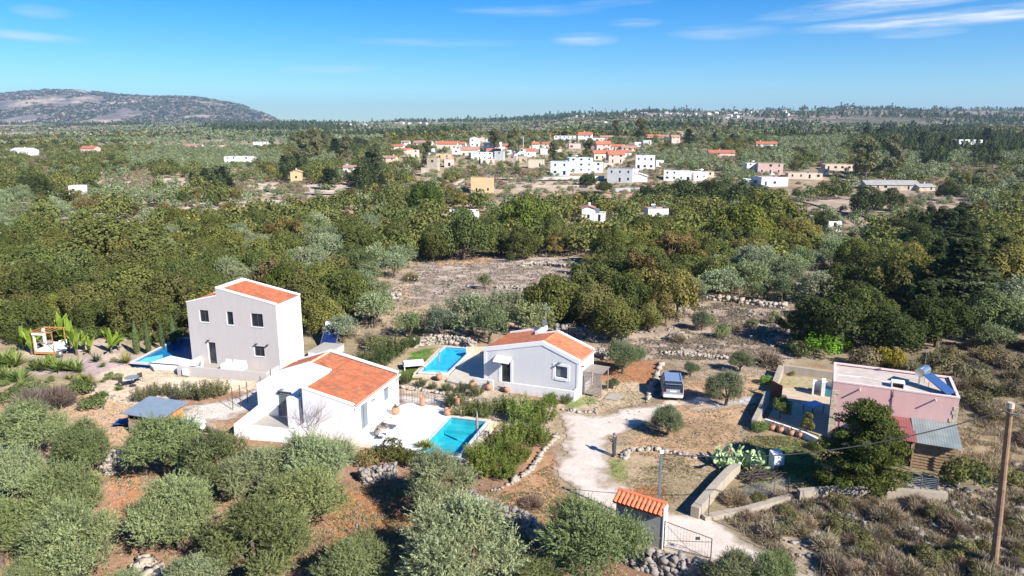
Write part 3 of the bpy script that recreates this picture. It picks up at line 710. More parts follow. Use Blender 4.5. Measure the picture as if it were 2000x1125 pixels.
KIND_OF = {'olive_near': ('olive_tree', 'crown'), 'olive': ('olive_tree', 'crown'), 'oak': ('oak_tree', 'crown'), 'loose': ('autumn_tree', 'crown'), 'conifer': ('conifer_tree', 'crown'), 'eucalyptus': ('eucalyptus_tree', 'crown'),
           'scrub': ('dry_shrub', 'branches'), 'scrub_near': ('dry_shrub', 'branches'), 'bush': ('green_bush', 'foliage'), 'oleander': ('oleander_bush', 'foliage'), 'yucca': ('yucca_plant', 'leaves'), 'banana': ('banana_plant', 'leaves'), 'cypress': ('cypress_tree', 'crown')}
PAL = {'olive': ((.215, .24, .10), (.18, .21, .08), (.25, .275, .13)), 'oak': ((.132, .15, .044), (.112, .133, .042), (.158, .162, .052)), 'dark': ((.055, .075, .028), (.065, .085, .03)), 'yellow': ((.185, .19, .05), (.20, .185, .055), (.165, .175, .05)),
       'autumn': ((.22, .165, .055), (.21, .18, .06), (.19, .14, .06)), 'conifer': ((.07, .095, .035), (.055, .08, .035)), 'dry': ((.27, .21, .145), (.23, .18, .125), (.31, .25, .16)), 'olive_far': ((.215, .25, .125), (.25, .28, .155), (.19, .225, .105)), 'green': ((.13, .19, .045), (.11, .165, .05)), 'bright': ((.16, .27, .05),), 'euc': ((.19, .185, .085), (.165, .17, .08))}
def plant(kind, x, y, rad, pal, label=None, cat=None, group=None, zs=1.0, z=None, rz=None, var=None, trunk=True, colr_=None):
    nm, cn = KIND_OF[kind]; tmpl = TREES[kind]; cm, tm, _ = tmpl[(var if var is not None else rnd.randrange(len(tmpl))) % len(tmpl)]
    zz = (tz(x, y) - .1) if z is None else z
    rz = rnd.uniform(0, 6.28) if rz is None else rz
    if tm is None or not trunk:
        o = bpy.data.objects.new(nm, cm); COL.objects.link(o); o.location = (x, y, zz); o.rotation_euler = (0, 0, rz); o.scale = (rad, rad, rad * zs); cr = o
        tag(o, label, cat or nm.replace('_', ' '), group)
    else:
        o = thing(nm, label, cat or nm.replace('_', ' '), (x, y, zz), rz, group); o.scale = (rad, rad, rad * zs)
        cr = bpy.data.objects.new(cn, cm); COL.objects.link(cr); cr.parent = o
        tr = bpy.data.objects.new('trunk', tm); COL.objects.link(tr); tr.parent = o
    if nm in ('oak_tree', 'dry_shrub', 'green_bush') or cn == 'crown': o.scale = (rad * rnd.uniform(.86, 1.16), rad * rnd.uniform(.86, 1.16), rad * zs)
    c_ = colr_ or rnd.choice(PAL[pal]); j = rnd.uniform(.78, 1.24)
    cr.color = (c_[0] * j * rnd.uniform(.93, 1.07), c_[1] * j, c_[2] * j * rnd.uniform(.9, 1.1), 1)
    return o
def plant_px(kind, px, py, wpx, pal, label, group=None, hfrac=.8, **kw):
    """px,py = middle of the crown as surveyed, wpx = its width in survey pixels"""
    z = 2.0
    for _ in range(4):
        p = at(px, py, z); d = project(p.x, p.y, z)[2]; rad = wpx * d / FPX / 2; z = rad * hfrac * kw.get('zs', 1.0)
    return plant(kind, p.x, p.y, rad, pal, label, group=group, **kw)
# ================= the two-storey grey house =================
h2 = thing('two_storey_house', 'tall grey two-storey villa with small square windows and orange roof', 'house', H2o, -H2t)
D2 = 4.1; XR = -6.3
mb = MB()
top = [(0, 6.04), (3.34, 6.86), (3.3401, 7.62), (9.64, 6.38)]
hl = [(1.36, 2.33, 4.23, 5.38), (4.33, 5.0, 4.15, 5.42), (6.94, 8.18, 4.17, 5.43), (1.95, 2.77, .1, 2.25), (7.0, 8.07, 1.3, 2.28)]
wall(mb, (-9.64, 0), (0, 0), top, hl, z0=-.3)
front = mb.build('front_wall', M_grey, h2)
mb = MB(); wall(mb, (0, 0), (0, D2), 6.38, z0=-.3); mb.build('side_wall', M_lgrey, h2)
mb = MB(); wall(mb, (0, D2), (-9.64, D2), [(0, 6.38), (6.3, 7.62), (6.3001, 6.86), (9.64, 6.04)], z0=-.3); wall(mb, (-9.64, D2), (-9.64, 0), 6.04, z0=-.3)
mb.quad((XR, D2, 6.8), (XR, 0, 6.8), (XR, 0, 7.62), (XR, D2, 7.62)); mb.build('rear_wall', M_grey, h2)
tile_roof(h2, (-.02, .22, 6.30), (-.02, D2 - .2, 6.30), (XR + .42, D2 - .2, 7.52), (XR + .42, .22, 7.52), M_tile, pitch=.26)
tile_roof(h2, (-9.5, D2 - .2, 6.02), (-9.5, .22, 6.02), (XR - .02, .22, 6.76), (XR - .02, D2 - .2, 6.76), M_tile, pitch=.26)
mb = MB()
def slope_bar(mb, a, b, wy, h, drop=.0):
    a = Vector(a); b = Vector(b); mb.add([a, b, b + Vector((0, wy, 0)), a + Vector((0, wy, 0)), a + Vector((0, 0, h)), b + Vector((0, 0, h)), b + Vector((0, wy, h)), a + Vector((0, wy, h))],
        [(3, 2, 1, 0), (4, 5, 6, 7), (0, 1, 5, 4), (1, 2, 6, 5), (2, 3, 7, 6), (3, 0, 4, 7)] if wy > 0 else [(0, 1, 2, 3), (7, 6, 5, 4), (4, 5, 1, 0), (5, 6, 2, 1), (6, 7, 3, 2), (7, 4, 0, 3)])
slope_bar(mb, (XR, -.03, 7.60), (.04, -.03, 6.37), .25, .14); slope_bar(mb, (XR, D2 - .2, 7.60), (.04, D2 - .2, 6.37), .25, .14)
mb.bb(XR - .02, XR + .44, .222, D2 - .202, 7.5, 7.72)
slope_bar(mb, (-9.66, -.03, 6.02), (XR - .002, -.03, 6.84), .25, .10); slope_bar(mb, (-9.66, D2 - .2, 6.02), (XR - .002, D2 - .2, 6.84), .25, .10)
mb.build('parapet', M_white, h2)
for (a, b, c, d) in hl[:3] + hl[4:]:
    window(h2, -9.64 + a, -9.64 + b, c, d, y=.15, mull=1 if b - a > .8 else 0)
    mb = MB(); x0 = -9.64 + a; x1 = -9.64 + b; mb.bb(x0 - .02, x1 + .05, -.05, .02, c - .07, c - .003); mb.bb(x0 - .06, x0 - .004, -.012, .01, c, d); mb.build('sill', M_white, h2)
mb = MB(); mb.bb(-7.69, -6.89, .12, .18, .1, 2.23); do = mb.build('door', M_frame, h2)
mb = MB(); mb.bb(-7.60, -7.33, .10, .118, .4, 2.1); mb.bb(-7.25, -6.98, .10, .118, .4, 2.1); mb.build('door_glass', M_glass, do)
mb = MB(); mb.bb(-7.76, -7.694, -.012, .01, .1, 2.3); mb.build('door_trim', M_white, h2)
for x, z in ((-7.5, 2.45), (-2.3, 2.5), (-1.1, 2.5)):
    mb = MB(); mb.bb(x - .05, x + .05, -.12, 0, z - .02, z + .05); mb.bb(x - .12, x + .1, -.26, -.12, z, z + .06); mb.build('wall_lamp', M_iron, h2)
mb = MB(); mb.cyl((.05, D2 - .12, -.1), (.05, D2 - .12, 6.2), .04, n=8); mb.build('downpipe', M_white, h2)
mb = MB(); mb.prism([(-8.65, -3.05), (.1, -2.55), (.1, -.01), (-8.65, -.01)], -.3, .06); mb.build('terrace_slab', M_conc, h2)
mb = MB(); mb.prism([(-8.75, -3.16), (.3, -2.66), (.3, -2.48), (-8.75, -2.98)], -.3, .80); mb.bb(-8.75, -8.57, -2.98, -.003, -.3, .80); mb.bb(.12, .3, -2.48, -.6, -.3, .8); mb.build('terrace_wall', M_grey, h2)
mb = MB(); mb.bb(-8.1, -7.5, -3.30, -3.13, .02, .62); mb.build('meter_box', M_white, h2)
mb = MB(); mb.bb(.35, 2.6, 4.3, 7.4, -.3, .55); mb.build('rear_annex', M_lgrey, h2)
mb = MB(); mb.bb(.33, 2.62, 4.28, 7.42, .55, .62); mb.build('annex_coping', M_conc, h2)
# white terrace sofa and armchair
def outdoor_seat(name, label, o, t_, x, y, wd, rz=0.):
    X_, Y_ = loc2w(o, t_, x, y); s_ = thing(name, label, 'sofa' if wd > 1 else 'armchair', (X_, Y_, .06), -t_ + rz)
    m_ = MB(); m_.bb(-wd / 2, wd / 2, -.35, .35, .14, .34); m_.build('seat', M_fabric, s_, bevel=.03)
    m_ = MB(); m_.bb(-wd / 2, wd / 2, .30, .46, .342, .88); m_.build('backrest', M_fabric, s_, bevel=.03)
    for q in (-1, 1): m_ = MB(); m_.bb(q * wd / 2 - q * .0, q * (wd / 2 + .12), -.35, .40, .14, .60); m_.build('armrest', M_fabric, s_, bevel=.03)
    for a in (-1, 1):
        for b_ in (-1, 1): m_ = MB(); m_.cyl((a * (wd / 2 - .05), b_ * .28, 0), (a * (wd / 2 - .05), b_ * .28, .14), .025, n=6); m_.build('leg', M_white, s_)
outdoor_seat('garden_sofa', 'white sofa on the terrace of the grey villa', H2o, H2t, -3.9, -1.0, 1.35)
outdoor_seat('armchair', 'white rounded armchair beside the sofa on the grey villa terrace', H2o, H2t, -5.1, -1.0, .55)
# wire fence with posts in front of the villa
fn = thing('wire_fence', 'rusty wire fence with thin posts below the grey villa terrace', 'fence', at(420, 790, 0))
pts = [at(x, y, 0) - fn.location for x, y in ((455, 800), (470, 795), (484, 788), (510, 776), (530, 762))]
for p in pts: mb = MB(); mb.cyl(p, p + Vector((.05, 0, 1.9)), .03, n=6); mb.build('post', M_iron, fn)
mb = MB()
for a, b in zip(pts, pts[1:]):
    for h in (.3, .9, 1.5): mb.cyl(a + Vector((0, 0, h)), b + Vector((0, 0, h)), .012, n=4)
    mb.cyl(a + Vector((0, 0, .2)), b + Vector((0, 0, 1.7)), .012, n=4)
mb.build('wires', M_iron, fn)

# ---------------- pools ----------------
M_water, t, out = newmat("pool_water")
tcc = t.new('ShaderNodeNewGeometry'); nz = t.noise(3.5, 4, .6, tcc.outputs['Position'])
bp = t.new('ShaderNodeBump', inp={'Strength': .25, 'Distance': .05, 'Height': nz})
fr0 = t.new('ShaderNodeFresnel', inp={'IOR': 1.33, 'Normal': bp.outputs[0]})
frv = t.math('MULTIPLY', fr0.outputs[0], t.math('SUBTRACT', 1.0, tcc.outputs['Backfacing']))
tr = t.new('ShaderNodeBsdfTransparent', inp={'Color': (.80, .97, 1.0, 1)}); gl = t.new('ShaderNodeBsdfGlossy', inp={'Roughness': .03, 'Normal': bp.outputs[0]})
mx = t.new('ShaderNodeMixShader', inp={0: frv, 1: tr.outputs[0], 2: gl.outputs[0]}); t.l.new(mx.outputs[0], out.inputs[0])
def mosaic(name, c):
    m, t, out = newmat(name); tc = t.new('ShaderNodeNewGeometry'); P_ = tc.outputs['Position']
    n = t.noise(1.1, 4, .6, P_); vo = t.new('ShaderNodeTexVoronoi', inp={'Vector': P_, 'Scale': 4.5}, distance='EUCLIDEAN', feature='DISTANCE_TO_EDGE')
    f = t.math('MULTIPLY', t.ramp(n, .3, .7, .85, 1.15), t.ramp(vo.outputs['Distance'], 0, .12, 1.12, 1.0)); vec = t.new('ShaderNodeCombineXYZ', inp={0: f, 1: f, 2: f})
    b = t.new('ShaderNodeBsdfDiffuse', inp={'Color': t.mix(1.0, c, vec.outputs[0], 'MULTIPLY')}); t.l.new(b.outputs[0], out.inputs[0]); return m
M_turq = mosaic("turquoise_mosaic", (.03, .37, .42)); M_cyan = mosaic("cyan_mosaic", (.04, .40, .58)); M_deep = mosaic("deep_blue_mosaic", (.012, .16, .34)); M_shal = mosaic("pale_cyan_mosaic", (.22, .60, .66))
def inset(poly, d):
    n = len(poly); out_ = []
    for i in range(n):
        p0 = Vector(poly[i - 1]); p1 = Vector(poly[i]); p2 = Vector(poly[(i + 1) % n]); a = (p1 - p0).normalized(); b_ = (p2 - p1).normalized()
        na = Vector((-a.y, a.x)); nb = Vector((-b_.y, b_.x)); k = (na + nb); k = k / max(.3, k.dot(na)); q = p1 + k * d; out_.append((q.x, q.y))
    return out_
def ccw(p): 
    a = sum(p[i - 1][0] * p[i][1] - p[i][0] * p[i - 1][1] for i in range(len(p))); return list(p) if a > 0 else list(reversed(p))
def pool(label, poly, zt, zw, depth, m, cop_m, widths, ledge=None, flr=None):
    poly = ccw(poly); pw = poly; n = len(pw); o = thing('swimming_pool', label, 'swimming pool', (sum(p[0] for p in pw) / n, sum(p[1] for p in pw) / n, 0)); c = Vector((o.location.x, o.location.y))
    L = [(p[0] - c.x, p[1] - c.y) for p in pw]
    mb = MB(); fz = zt - depth
    for i in range(n):
        a, b_ = L[i], L[(i + 1) % n]; mb.quad((a[0], a[1], zt), (a[0], a[1], fz), (b_[0], b_[1], fz), (b_[0], b_[1], zt))
    mb.add([(p[0], p[1], fz) for p in L], [tuple(range(n))]); mb.build('basin', m, o)
    O_ = inset(L, -widths)
    mb = MB()
    for i in range(n):
        j = (i + 1) % n; a, b_, c_, d_ = L[i], L[j], O_[j], O_[i]
        mb.add([(a[0], a[1], zt - .12), (b_[0], b_[1], zt - .12), (c_[0], c_[1], zt - .12), (d_[0], d_[1], zt - .12), (a[0], a[1], zt + .05), (b_[0], b_[1], zt + .05), (c_[0], c_[1], zt + .05), (d_[0], d_[1], zt + .05)], [(4, 7, 6, 5), (3, 2, 6, 7), (0, 4, 5, 1), (0, 1, 2, 3)])
    mb.build('coping', cop_m, o, bevel=.0)
    I_ = inset(L, .004); mb = MB(); mb.add([(p[0], p[1], zw) for p in I_], [tuple(range(n))]); mb.build('water', M_water, o)
    if ledge: ledge(o, c)
    return o
M_coping = mat("pale_coping", (.55, .52, .48), .8, .1, 4); M_bcop = mat("pale_blue_coping", (.48, .54, .56), .6, .08, 4)
def led1(o, c):
    mb = MB(); a = [loc2w(H1o, H1t, *p) for p in ((5.46, 4.1), (8.29, 4.1), (8.29, 5.34), (5.46, 5.34))]; mb.prism([(p[0] - c.x, p[1] - c.y) for p in a], -.42, -.15); mb.build('bench', M_turq, o)
pool('small turquoise pool sunk in the white terrace of the orange-roofed house', P1, .33, .24, .75, M_turq, M_bcop, .17, led1)
def led2(o, c):
    mb = MB(); mb.prism([(p[0] - c.x, p[1] - c.y) for p in ((-8.35, 61.65), (-6.0, 61.35), (-5.72, 62.3), (-8.12, 62.6))], -.35, .08); mb.build('step', M_shal, o)
pool('bright blue pool between the lawn and the house with the awning', P2, .25, .19, .6, M_cyan, M_bcop, .22, led2)
def led3(o, c):
    mb = MB(); mb.prism([(p[0] - c.x, p[1] - c.y) for p in [tuple(at(x, y, 0)[:2]) for x, y in ((264, 711), (300, 714), (318, 694), (286, 700))]], -.52, .08); mb.build('step', M_shal, o)
pool('dark blue pool half hidden behind the grey villa', P3, .28, .2, .8, M_deep, M_coping, .28, led3)
# white sun deck next to the far pool
sdk = thing('sun_deck', 'white triangular sun deck with stone face beside the dark blue pool', 'terrace', at(340, 712, 0))
P_ = [at(x, y, .3) - Vector((sdk.location.x, sdk.location.y, 0)) for x, y in ((290, 710), (333, 695), (372, 703), (384, 716), (350, 721), (300, 719))]
mb = MB(); mb.prism([(p.x, p.y) for p in P_], .12, .33); mb.build('deck_slab', M_white, sdk)
mb = MB(); q = [(p.x * .985, p.y + .03) for p in P_]; mb.prism(q, -.3, .119); mb.build('stone_base', M_clad, sdk)

# ================= the white house with the orange roof =================
h1 = thing('white_house', 'low white house with orange tiled roof and grey shutters beside the turquoise pool', 'house', H1o, -H1t)
XP = -6.15; EZ = 2.64; RZ = 3.92; DD = 7.44; sl_r = (RZ - EZ) / 6.15
rz_ = lambda x: RZ + (x - XP) * -sl_r if x > XP else RZ + (x - XP) * .355
mb = MB()
wall(mb, (0, 0), (0, DD), EZ, [(1.1, 2.3, .32, 2.30), (4.84, 5.80, 1.12, 2.22)], z0=-.8)
wall(mb, (-4.12, 0), (0, 0), [(0, rz_(-4.12) + .12), (4.12, EZ + .12)], z0=-.8)
wall(mb, (-4.12, 1.8), (-4.12, 0), rz_(-4.12) + .1, z0=-.8)
wall(mb, (-9.4, 1.8), (-4.12, 1.8), [(0, 2.80), (5.28, 2.80)], [(1.8, 3.12, .26, 2.40)], z0=-.8)
wall(mb, (-4.12, 3.9), (-4.12, 1.8), rz_(-4.12) + .1, z0=2.5)
wall(mb, (-9.4, 3.9), (-4.12, 3.9), [(0, rz_(-9.4) + .12), (3.25, RZ + .12), (5.28, rz_(-4.12) + .12)], z0=2.5)
wall(mb, (0, DD), (-9.4, DD), [(0, EZ + .1), (6.15, RZ + .1), (9.4, rz_(-9.4) + .1)], z0=-.8); wall(mb, (-9.4, DD), (-9.4, 1.8), 2.76, z0=-.8)
mb.build('wall', M_white, h1)
mb = MB(); mb.bb(-9.4, -4.13, 1.98, 3.899, 2.70, 2.78); mb.build('flat_roof', M_white, h1)
tile_roof(h1, (.10, .28, EZ - .01), (.10, DD - .28, EZ - .01), (-4.11, DD - .28, rz_(-4.11)), (-4.11, .28, rz_(-4.11)), M_tile)
tile_roof(h1, (-4.115, 4.16, rz_(-4.11)), (-4.115, DD - .28, rz_(-4.11)), (XP, DD - .28, RZ), (XP, 4.16, RZ), M_tile)
tile_roof(h1, (-9.5, DD - .28, rz_(-9.5)), (-9.5, 4.16, rz_(-9.5)), (XP - .01, 4.16, RZ), (XP - .01, DD - .28, RZ), M_tile)
ridge_tiles(h1, (XP, 4.17, RZ + .03), (XP, DD - .28, RZ + .03), mat("pale_clay", (.60, .38, .24), .85, .2, 5))
mb = MB()
slope_bar(mb, (XP, 3.88, RZ + .12), (-4.10, 3.88, rz_(-4.1) + .12), .28, .09); slope_bar(mb, (-9.42, 3.88, rz_(-9.42) + .12), (XP, 3.88, RZ + .12), .28, .09)
slope_bar(mb, (-4.36, -.02, rz_(-4.36) + .12), (.02, -.02, EZ + .12), .29, .09)
slope_bar(mb, (XP, DD - .27, RZ + .1), (.05, DD - .27, EZ + .1), .3, .12); slope_bar(mb, (-9.45, DD - .27, rz_(-9.45) + .1), (XP, DD - .27, RZ + .1), .3, .12)
a = rz_(-4.36) + .12; b_ = a
mb.add([(-4.36, .271, a), (-4.11, .271, rz_(-4.11) + .12), (-4.11, 3.879, rz_(-4.11) + .12), (-4.36, 3.879, a), (-4.36, .271, a + .09), (-4.11, .271, rz_(-4.11) + .21), (-4.11, 3.879, rz_(-4.11) + .21), (-4.36, 3.879, a + .09)], [(3, 2, 1, 0), (4, 5, 6, 7), (0, 1, 5, 4), (1, 2, 6, 5), (2, 3, 7, 6), (3, 0, 4, 7)])
mb.build('parapet', M_white, h1)
mb = MB(); mb.bb(-4.34, -4.125, .25, 1.79, -.8, rz_(-4.3)); mb.build('bay_cheek', M_white, h1)
mb = MB(); mb.bb(-7.6, -6.28, 1.93, 1.98, .262, 2.398); d_ = mb.build('door', M_shut, h1); mb = MB()
for k in range(14): mb.bb(-7.5, -6.38, 1.915, 1.93, .42 + k * .135, .47 + k * .135)
mb.build('louvres', M_frame, d_)
mb = MB(); mb.bb(-.16, -.11, 1.104, 2.296, .322, 2.298); s_ = mb.build('shutter_door', M_shut, h1); mb = MB(); mb.bb(-.108, -.09, 1.68, 1.71, .33, 2.29); mb.build('shutter_seam', M_frame, s_)
mb = MB(); mb.bb(-.16, -.11, 4.844, 5.796, 1.122, 2.0); mb.build('window_shutter', M_shut, h1)
mb = MB(); mb.bb(-.15, -.08, 4.844, 5.796, 2.04, 2.216); mb.build('shutter_box', M_frame, h1)
mb = MB(); mb.cyl((.10, .12, -.2), (.10, .12, 2.5), .035, n=8); mb.cyl((.20, .0, EZ - .08), (.20, DD, EZ - .08), .06, n=8); mb.build('gutter', M_lgrey, h1)
for y, z in ((2.75, 2.15), (6.9, 2.3)): mb = MB(); mb.bb(0, .14, y - .05, y + .05, z, z + .06); mb.bb(.14, .34, y - .07, y + .07, z - .02, z + .08); mb.build('wall_lamp', M_steel, h1)
mb = MB(); mb.bb(-7.2, -6.95, 1.66, 1.8, 2.55, 2.62); mb.bb(-7.2, -6.95, 1.5, 1.66, 2.5, 2.6); mb.build('wall_lamp', M_steel, h1)
mb = MB(); mb.bb(-5.72, -4.5, .3, 1.78, .2, 2.62); mb.build('chimney_block', M_white, h1); mb = MB()
for x in (-5.0, -4.8): mb.cyl((x, .9, 2.6), (x, .9, 2.95), .08, n=8)
mb.build('flue_pipe', M_steel, h1)
mb = MB(); mb.prism([(-8.7, -1.7), (-4.2, -1.3), (-4.2, 1.79), (-8.7, 1.79)], -.8, .25); mb.build('porch_floor', M_conc, h1)
mb = MB(); mb.prism([(-8.85, -1.86), (-3.9, -1.42), (-3.9, -1.26), (-8.85, -1.7)], -.8, 1.0); mb.prism([(-8.85, -1.7), (-8.69, -1.7), (-9.2, 1.79), (-9.4, 1.79)], -.8, 1.0); mb.bb(-4.06, -3.9, -1.26, -.003, -.8, 1.0); mb.build('porch_wall', M_white, h1)
mb = MB(); mb.cyl((-4.3, 4.3, 3.4), (-4.3, 4.3, 4.9), .02, n=6)
for k in range(4): mb.cyl((-4.55 , 4.1 + k * .12, 4.55 + k * .08), (-4.05, 4.1 + k * .12, 4.55 + k * .08), .01, n=4)
mb.build('aerial', M_steel, h1)
# paved terrace with stone flank
ter = thing('pool_terrace', 'dazzling white paved terrace around the turquoise pool', 'terrace', H1o, -H1t)
mb = MB(); mb.prism([(.35, -.7), (5.26, -.75), (5.26, 5.54), (5.2, 6.0), (4.3, 7.2), (1.1, 7.2), (.02, 5.6), (.02, .4)], -.5, .3); mb.build('paving', mat("white_paving", (.74, .71, .67), .75, .06, 3), ter)
mb = MB(); mb.prism([(.02, -.74), (.34, -.74), (.012, .39)], -.5, .29); mb.prism([(.3, -1.15), (5.2, -1.2), (5.2, -.76), (.3, -.71)], -.5, .28); mb.build('paving_edge', M_clad, ter)
mb = MB(); mb.prism([(8.48, -.9), (8.98, -.9), (8.98, 5.9), (8.48, 5.9)], -1.2, .16); mb.prism([(5.3, 5.53), (8.47, 5.53), (8.47, 5.9), (5.3, 5.9)], -.8, .32); mb.build('stone_flank', M_clad, ter)
mb = MB(); mb.bb(5.2, 6.05, 5.92, 6.7, -.3, .95); mb.build('stone_pier', M_clad, ter)
mb = MB(); mb.prism([(8.95, -.2), (10.3, .3), (9.9, 1.4), (9.0, 1.1)], -.2, -.02); mb.build('slab', M_white, ter)
def pot(label, x, y, z, s_=.4, style=0, plant_=True, mtl=None):
    o = thing('plant_pot', label, 'flower pot', (x, y, z)); s_ *= .84
    if style == 0: prof = [(.22, 0), (.36, .12), (.44, .35), (.40, .58), (.30, .70), (.34, .76), (.30, .76), (.24, .66)]
    else: prof = [(.24, 0), (.28, .3), (.27, .7), (.33, .95), (.37, 1.0), (.32, 1.0), (.24, .9)]
    mb = MB(); mb.lathe([(r * s_ / .4, h * s_ / .4) for r, h in prof], n=16); mb.build('pot', mtl or M_terra, o, smooth=True)
    if plant_:
        V, F_, v = blade_plant(12, .55, .035, up=.9, droop=.6); q = np_object('plant', V * (s_ / .4), F_, None, v, M_leaf, parent=o); q.location.z = .68 * s_ / .4; q.color = (.16, .19, .06, 1)
pot('round terracotta pot with yellowing plant against the white house wall', *loc2w(H1o, H1t, 1.0, 4.75), .3, .38)
pot('stacked tall terracotta urn at back edge of white terrace', *loc2w(H1o, H1t, 2.3, 6.95), .3, .38, 1, False)
pot('buff terracotta jar at the far corner of the turquoise pool', *loc2w(H1o, H1t, 5.0, 5.75), .3, .36, 0, False)
pot('orange terracotta urn standing on the stone pier by the pool', *loc2w(H1o, H1t, 5.62, 6.3), .95, .34, 1, False)
pot('grey pot with brown plant by the terrace bench', *loc2w(H1o, H1t, 1.5, .75), .3, .32, 0, True, M_rock)
# table, benches, low lounger
tx, ty = loc2w(H1o, H1t, 2.35, 2.0); tb = thing('folding_table', 'pale table on crossed brown legs on the white terrace', 'table', (tx, ty, .3), -H1t)
mb = MB(); mb.bb(-.8, .55, -.42, .42, .70, .74); mb.build('tabletop', M_fabric, tb)
for q in (-.5, .35):
    for sgn in (-1, 1): mb = MB(); mb.tube([(q, -.36 * sgn, 0), (q, .36 * sgn, .70)], .022, 6); mb.build('leg', M_wood, tb)
tx, ty = loc2w(H1o, H1t, 1.35, 2.5); bn = thing('bench', 'brown wooden bench under the pale terrace table edge', 'bench', (tx, ty, .3), -H1t)
mb = MB(); mb.bb(-.18, .18, -.7, .7, .40, .45); mb.build('seat', M_wood, bn)
for q in (-.55, .55): mb = MB(); mb.bb(-.15, .15, q - .03, q + .03, 0, .40); mb.build('leg', M_wood, bn)
tx, ty = loc2w(H1o, H1t, 2.2, .25); ch = thing('garden_chair', 'pale folding chair with brown frame near the terrace front edge', 'chair', (tx, ty, .3), -H1t + .2)
mb = MB(); mb.bb(-.3, .3, -.25, .25, .40, .44); mb.build('seat', M_fabric, ch)
mb = MB(); mb.bb(.29, .32, -.25, .25, .45, .85); mb.build('backrest', M_fabric, ch)
for a in (-.27, .27):
    for c_ in (-.22, .22): mb = MB(); mb.cyl((a, c_, 0), (a, c_, .4), .02, n=6); mb.build('leg', M_iron, ch)
ux, uy = loc2w(H1o, H1t, 8.72, 2.1); um = thing('closed_parasol', 'closed grey parasol on a slim pole beside the turquoise pool', 'parasol', (ux, uy, .16))
mb = MB(); mb.cyl((0, 0, 0), (0, 0, 2.4), .025, n=8); mb.build('pole', M_steel, um)
mb = MB(); mb.lathe([(.05, 1.0), (.11, 1.15), (.09, 1.8), (.04, 2.3), (.02, 2.42)], n=10); mb.build('canopy', mat("faded_canvas", (.30, .24, .22), .9, .2, 8), um, smooth=True)
def bare_tree(label, x, y, z, h, spread, m, n1=9, seed=3):
    o = thing('bare_tree', label, 'tree', (x, y, z)); rr_ = random.Random(seed); mb = MB(); tk = MB()
    tk.tube([(0, 0, -.2), (.05, 0, h * .12), (.02, .02, h * .25)], [.06, .045, .04], 7)
    def br(p, d, l, r, dep):
        q = p + d * l; mid = p + d * l * .5 + Vector((rr_.uniform(-1, 1), rr_.uniform(-1, 1), 0)) * l * .08; mb.tube([p, mid, q], [r, r * .8, r * .55], 5)
        if dep:
            for _ in range(3):
                e = (d + Vector((rr_.uniform(-1, 1), rr_.uniform(-1, 1), rr_.uniform(-.3, .8))) * .75).normalized(); br(p.lerp(q, rr_.uniform(.4, 1)), e, l * rr_.uniform(.5, .8), r * .55, dep - 1)
    for k in range(n1):
        a = rr_.uniform(0, 6.28); br(Vector((.02, .02, h * rr_.uniform(.12, .25))), Vector((math.cos(a) * spread, math.sin(a) * spread, 1)).normalized(), h * rr_.uniform(.3, .45), .026, 3)
    tk.build('trunk', m, o); mb.build('branches', m, o); return o
M_gbark = mat("grey_bark", (.24, .20, .19), .9, .3, 9)
tx, ty = at(605, 868, 0)[:2]; bare_tree('leafless grey tree in front of the white house', tx, ty, -.1, 3.6, .62, M_gbark, 9)
# railings with gate between white house and lane
ga = thing('railing', 'thin dark railing behind the white terrace along the lane', 'fence', at(780, 790, 0)); base = ga.location
pts = [Vector((*loc2w(H1o, H1t, *p), .3)) - base for p in ((.15, 7.5), (1.2, 7.4), (2.2, 7.35), (3.2, 7.3), (4.4, 7.3))]
for p in pts: mb = MB(); mb.cyl(p, p + Vector((0, 0, 1.05)), .02, n=6); mb.build('post', M_iron, ga)
mb = MB()
for a, c_ in zip(pts, pts[1:]):
    for h in (.12, .55, 1.03): mb.cyl(a + Vector((0, 0, h)), c_ + Vector((0, 0, h)), .011, n=4)
    for k in range(1, 4): q = a.lerp(c_, k / 4); mb.cyl(q + Vector((0, 0, .12)), q + Vector((0, 0, 1.03)), .008, n=4)
mb.build('bars', M_iron, ga)
M_oldw = plaster("weathered_cream_render", (.44, .375, .29), .3)
M_dsteel = mat('dark_steel', (.16, .16, .17), .6, .1, 5)
# ================= the pale grey house with the awning =================
h3 = thing('grey_bungalow', 'low pale grey bungalow with orange roof, white trims and small awning', 'house', H3o, -H3t)
W3 = 9.05; XR3 = -3.4; E3 = 3.12; R3 = 4.32; D3 = 3.6; D3b = 5.5; LZ = 2.95
top = [(0, LZ), (W3 + XR3, R3), (W3, E3)]
holes = [(W3 - 7.33, W3 - 6.42, .15, 2.15), (W3 - 2.14, W3 - 1.06, 1.45, 2.48)]
mb = MB(); wall(mb, (-W3, 0), (0, 0), top, holes, z0=-.4); mb.build('front_wall', M_lgrey, h3)
mb = MB(); wall(mb, (0, 0), (0, D3), E3, z0=-.4); wall(mb, (0, D3), (-5.6, D3), [(0, E3), (3.4, R3), (5.6, 3.75)], z0=-.4)
wall(mb, (-5.6, D3), (-5.6, D3b), 3.95, z0=-.4); wall(mb, (-5.6, D3b), (-W3, D3b), [(0, 3.75), (W3 - 5.6, LZ)], z0=-.4); wall(mb, (-W3, D3b), (-W3, 0), LZ, z0=-.4); mb.build('side_wall', M_white, h3)
ls = (R3 - LZ) / (W3 + XR3); lz = lambda x: LZ + (x + W3) * ls
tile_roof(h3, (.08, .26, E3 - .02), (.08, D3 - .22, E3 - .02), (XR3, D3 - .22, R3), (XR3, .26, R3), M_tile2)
tile_roof(h3, (-5.62, D3 - .22, lz(-5.62)), (-5.62, .26, lz(-5.62)), (XR3 - .01, .26, R3), (XR3 - .01, D3 - .22, R3), M_tile, name='roof')
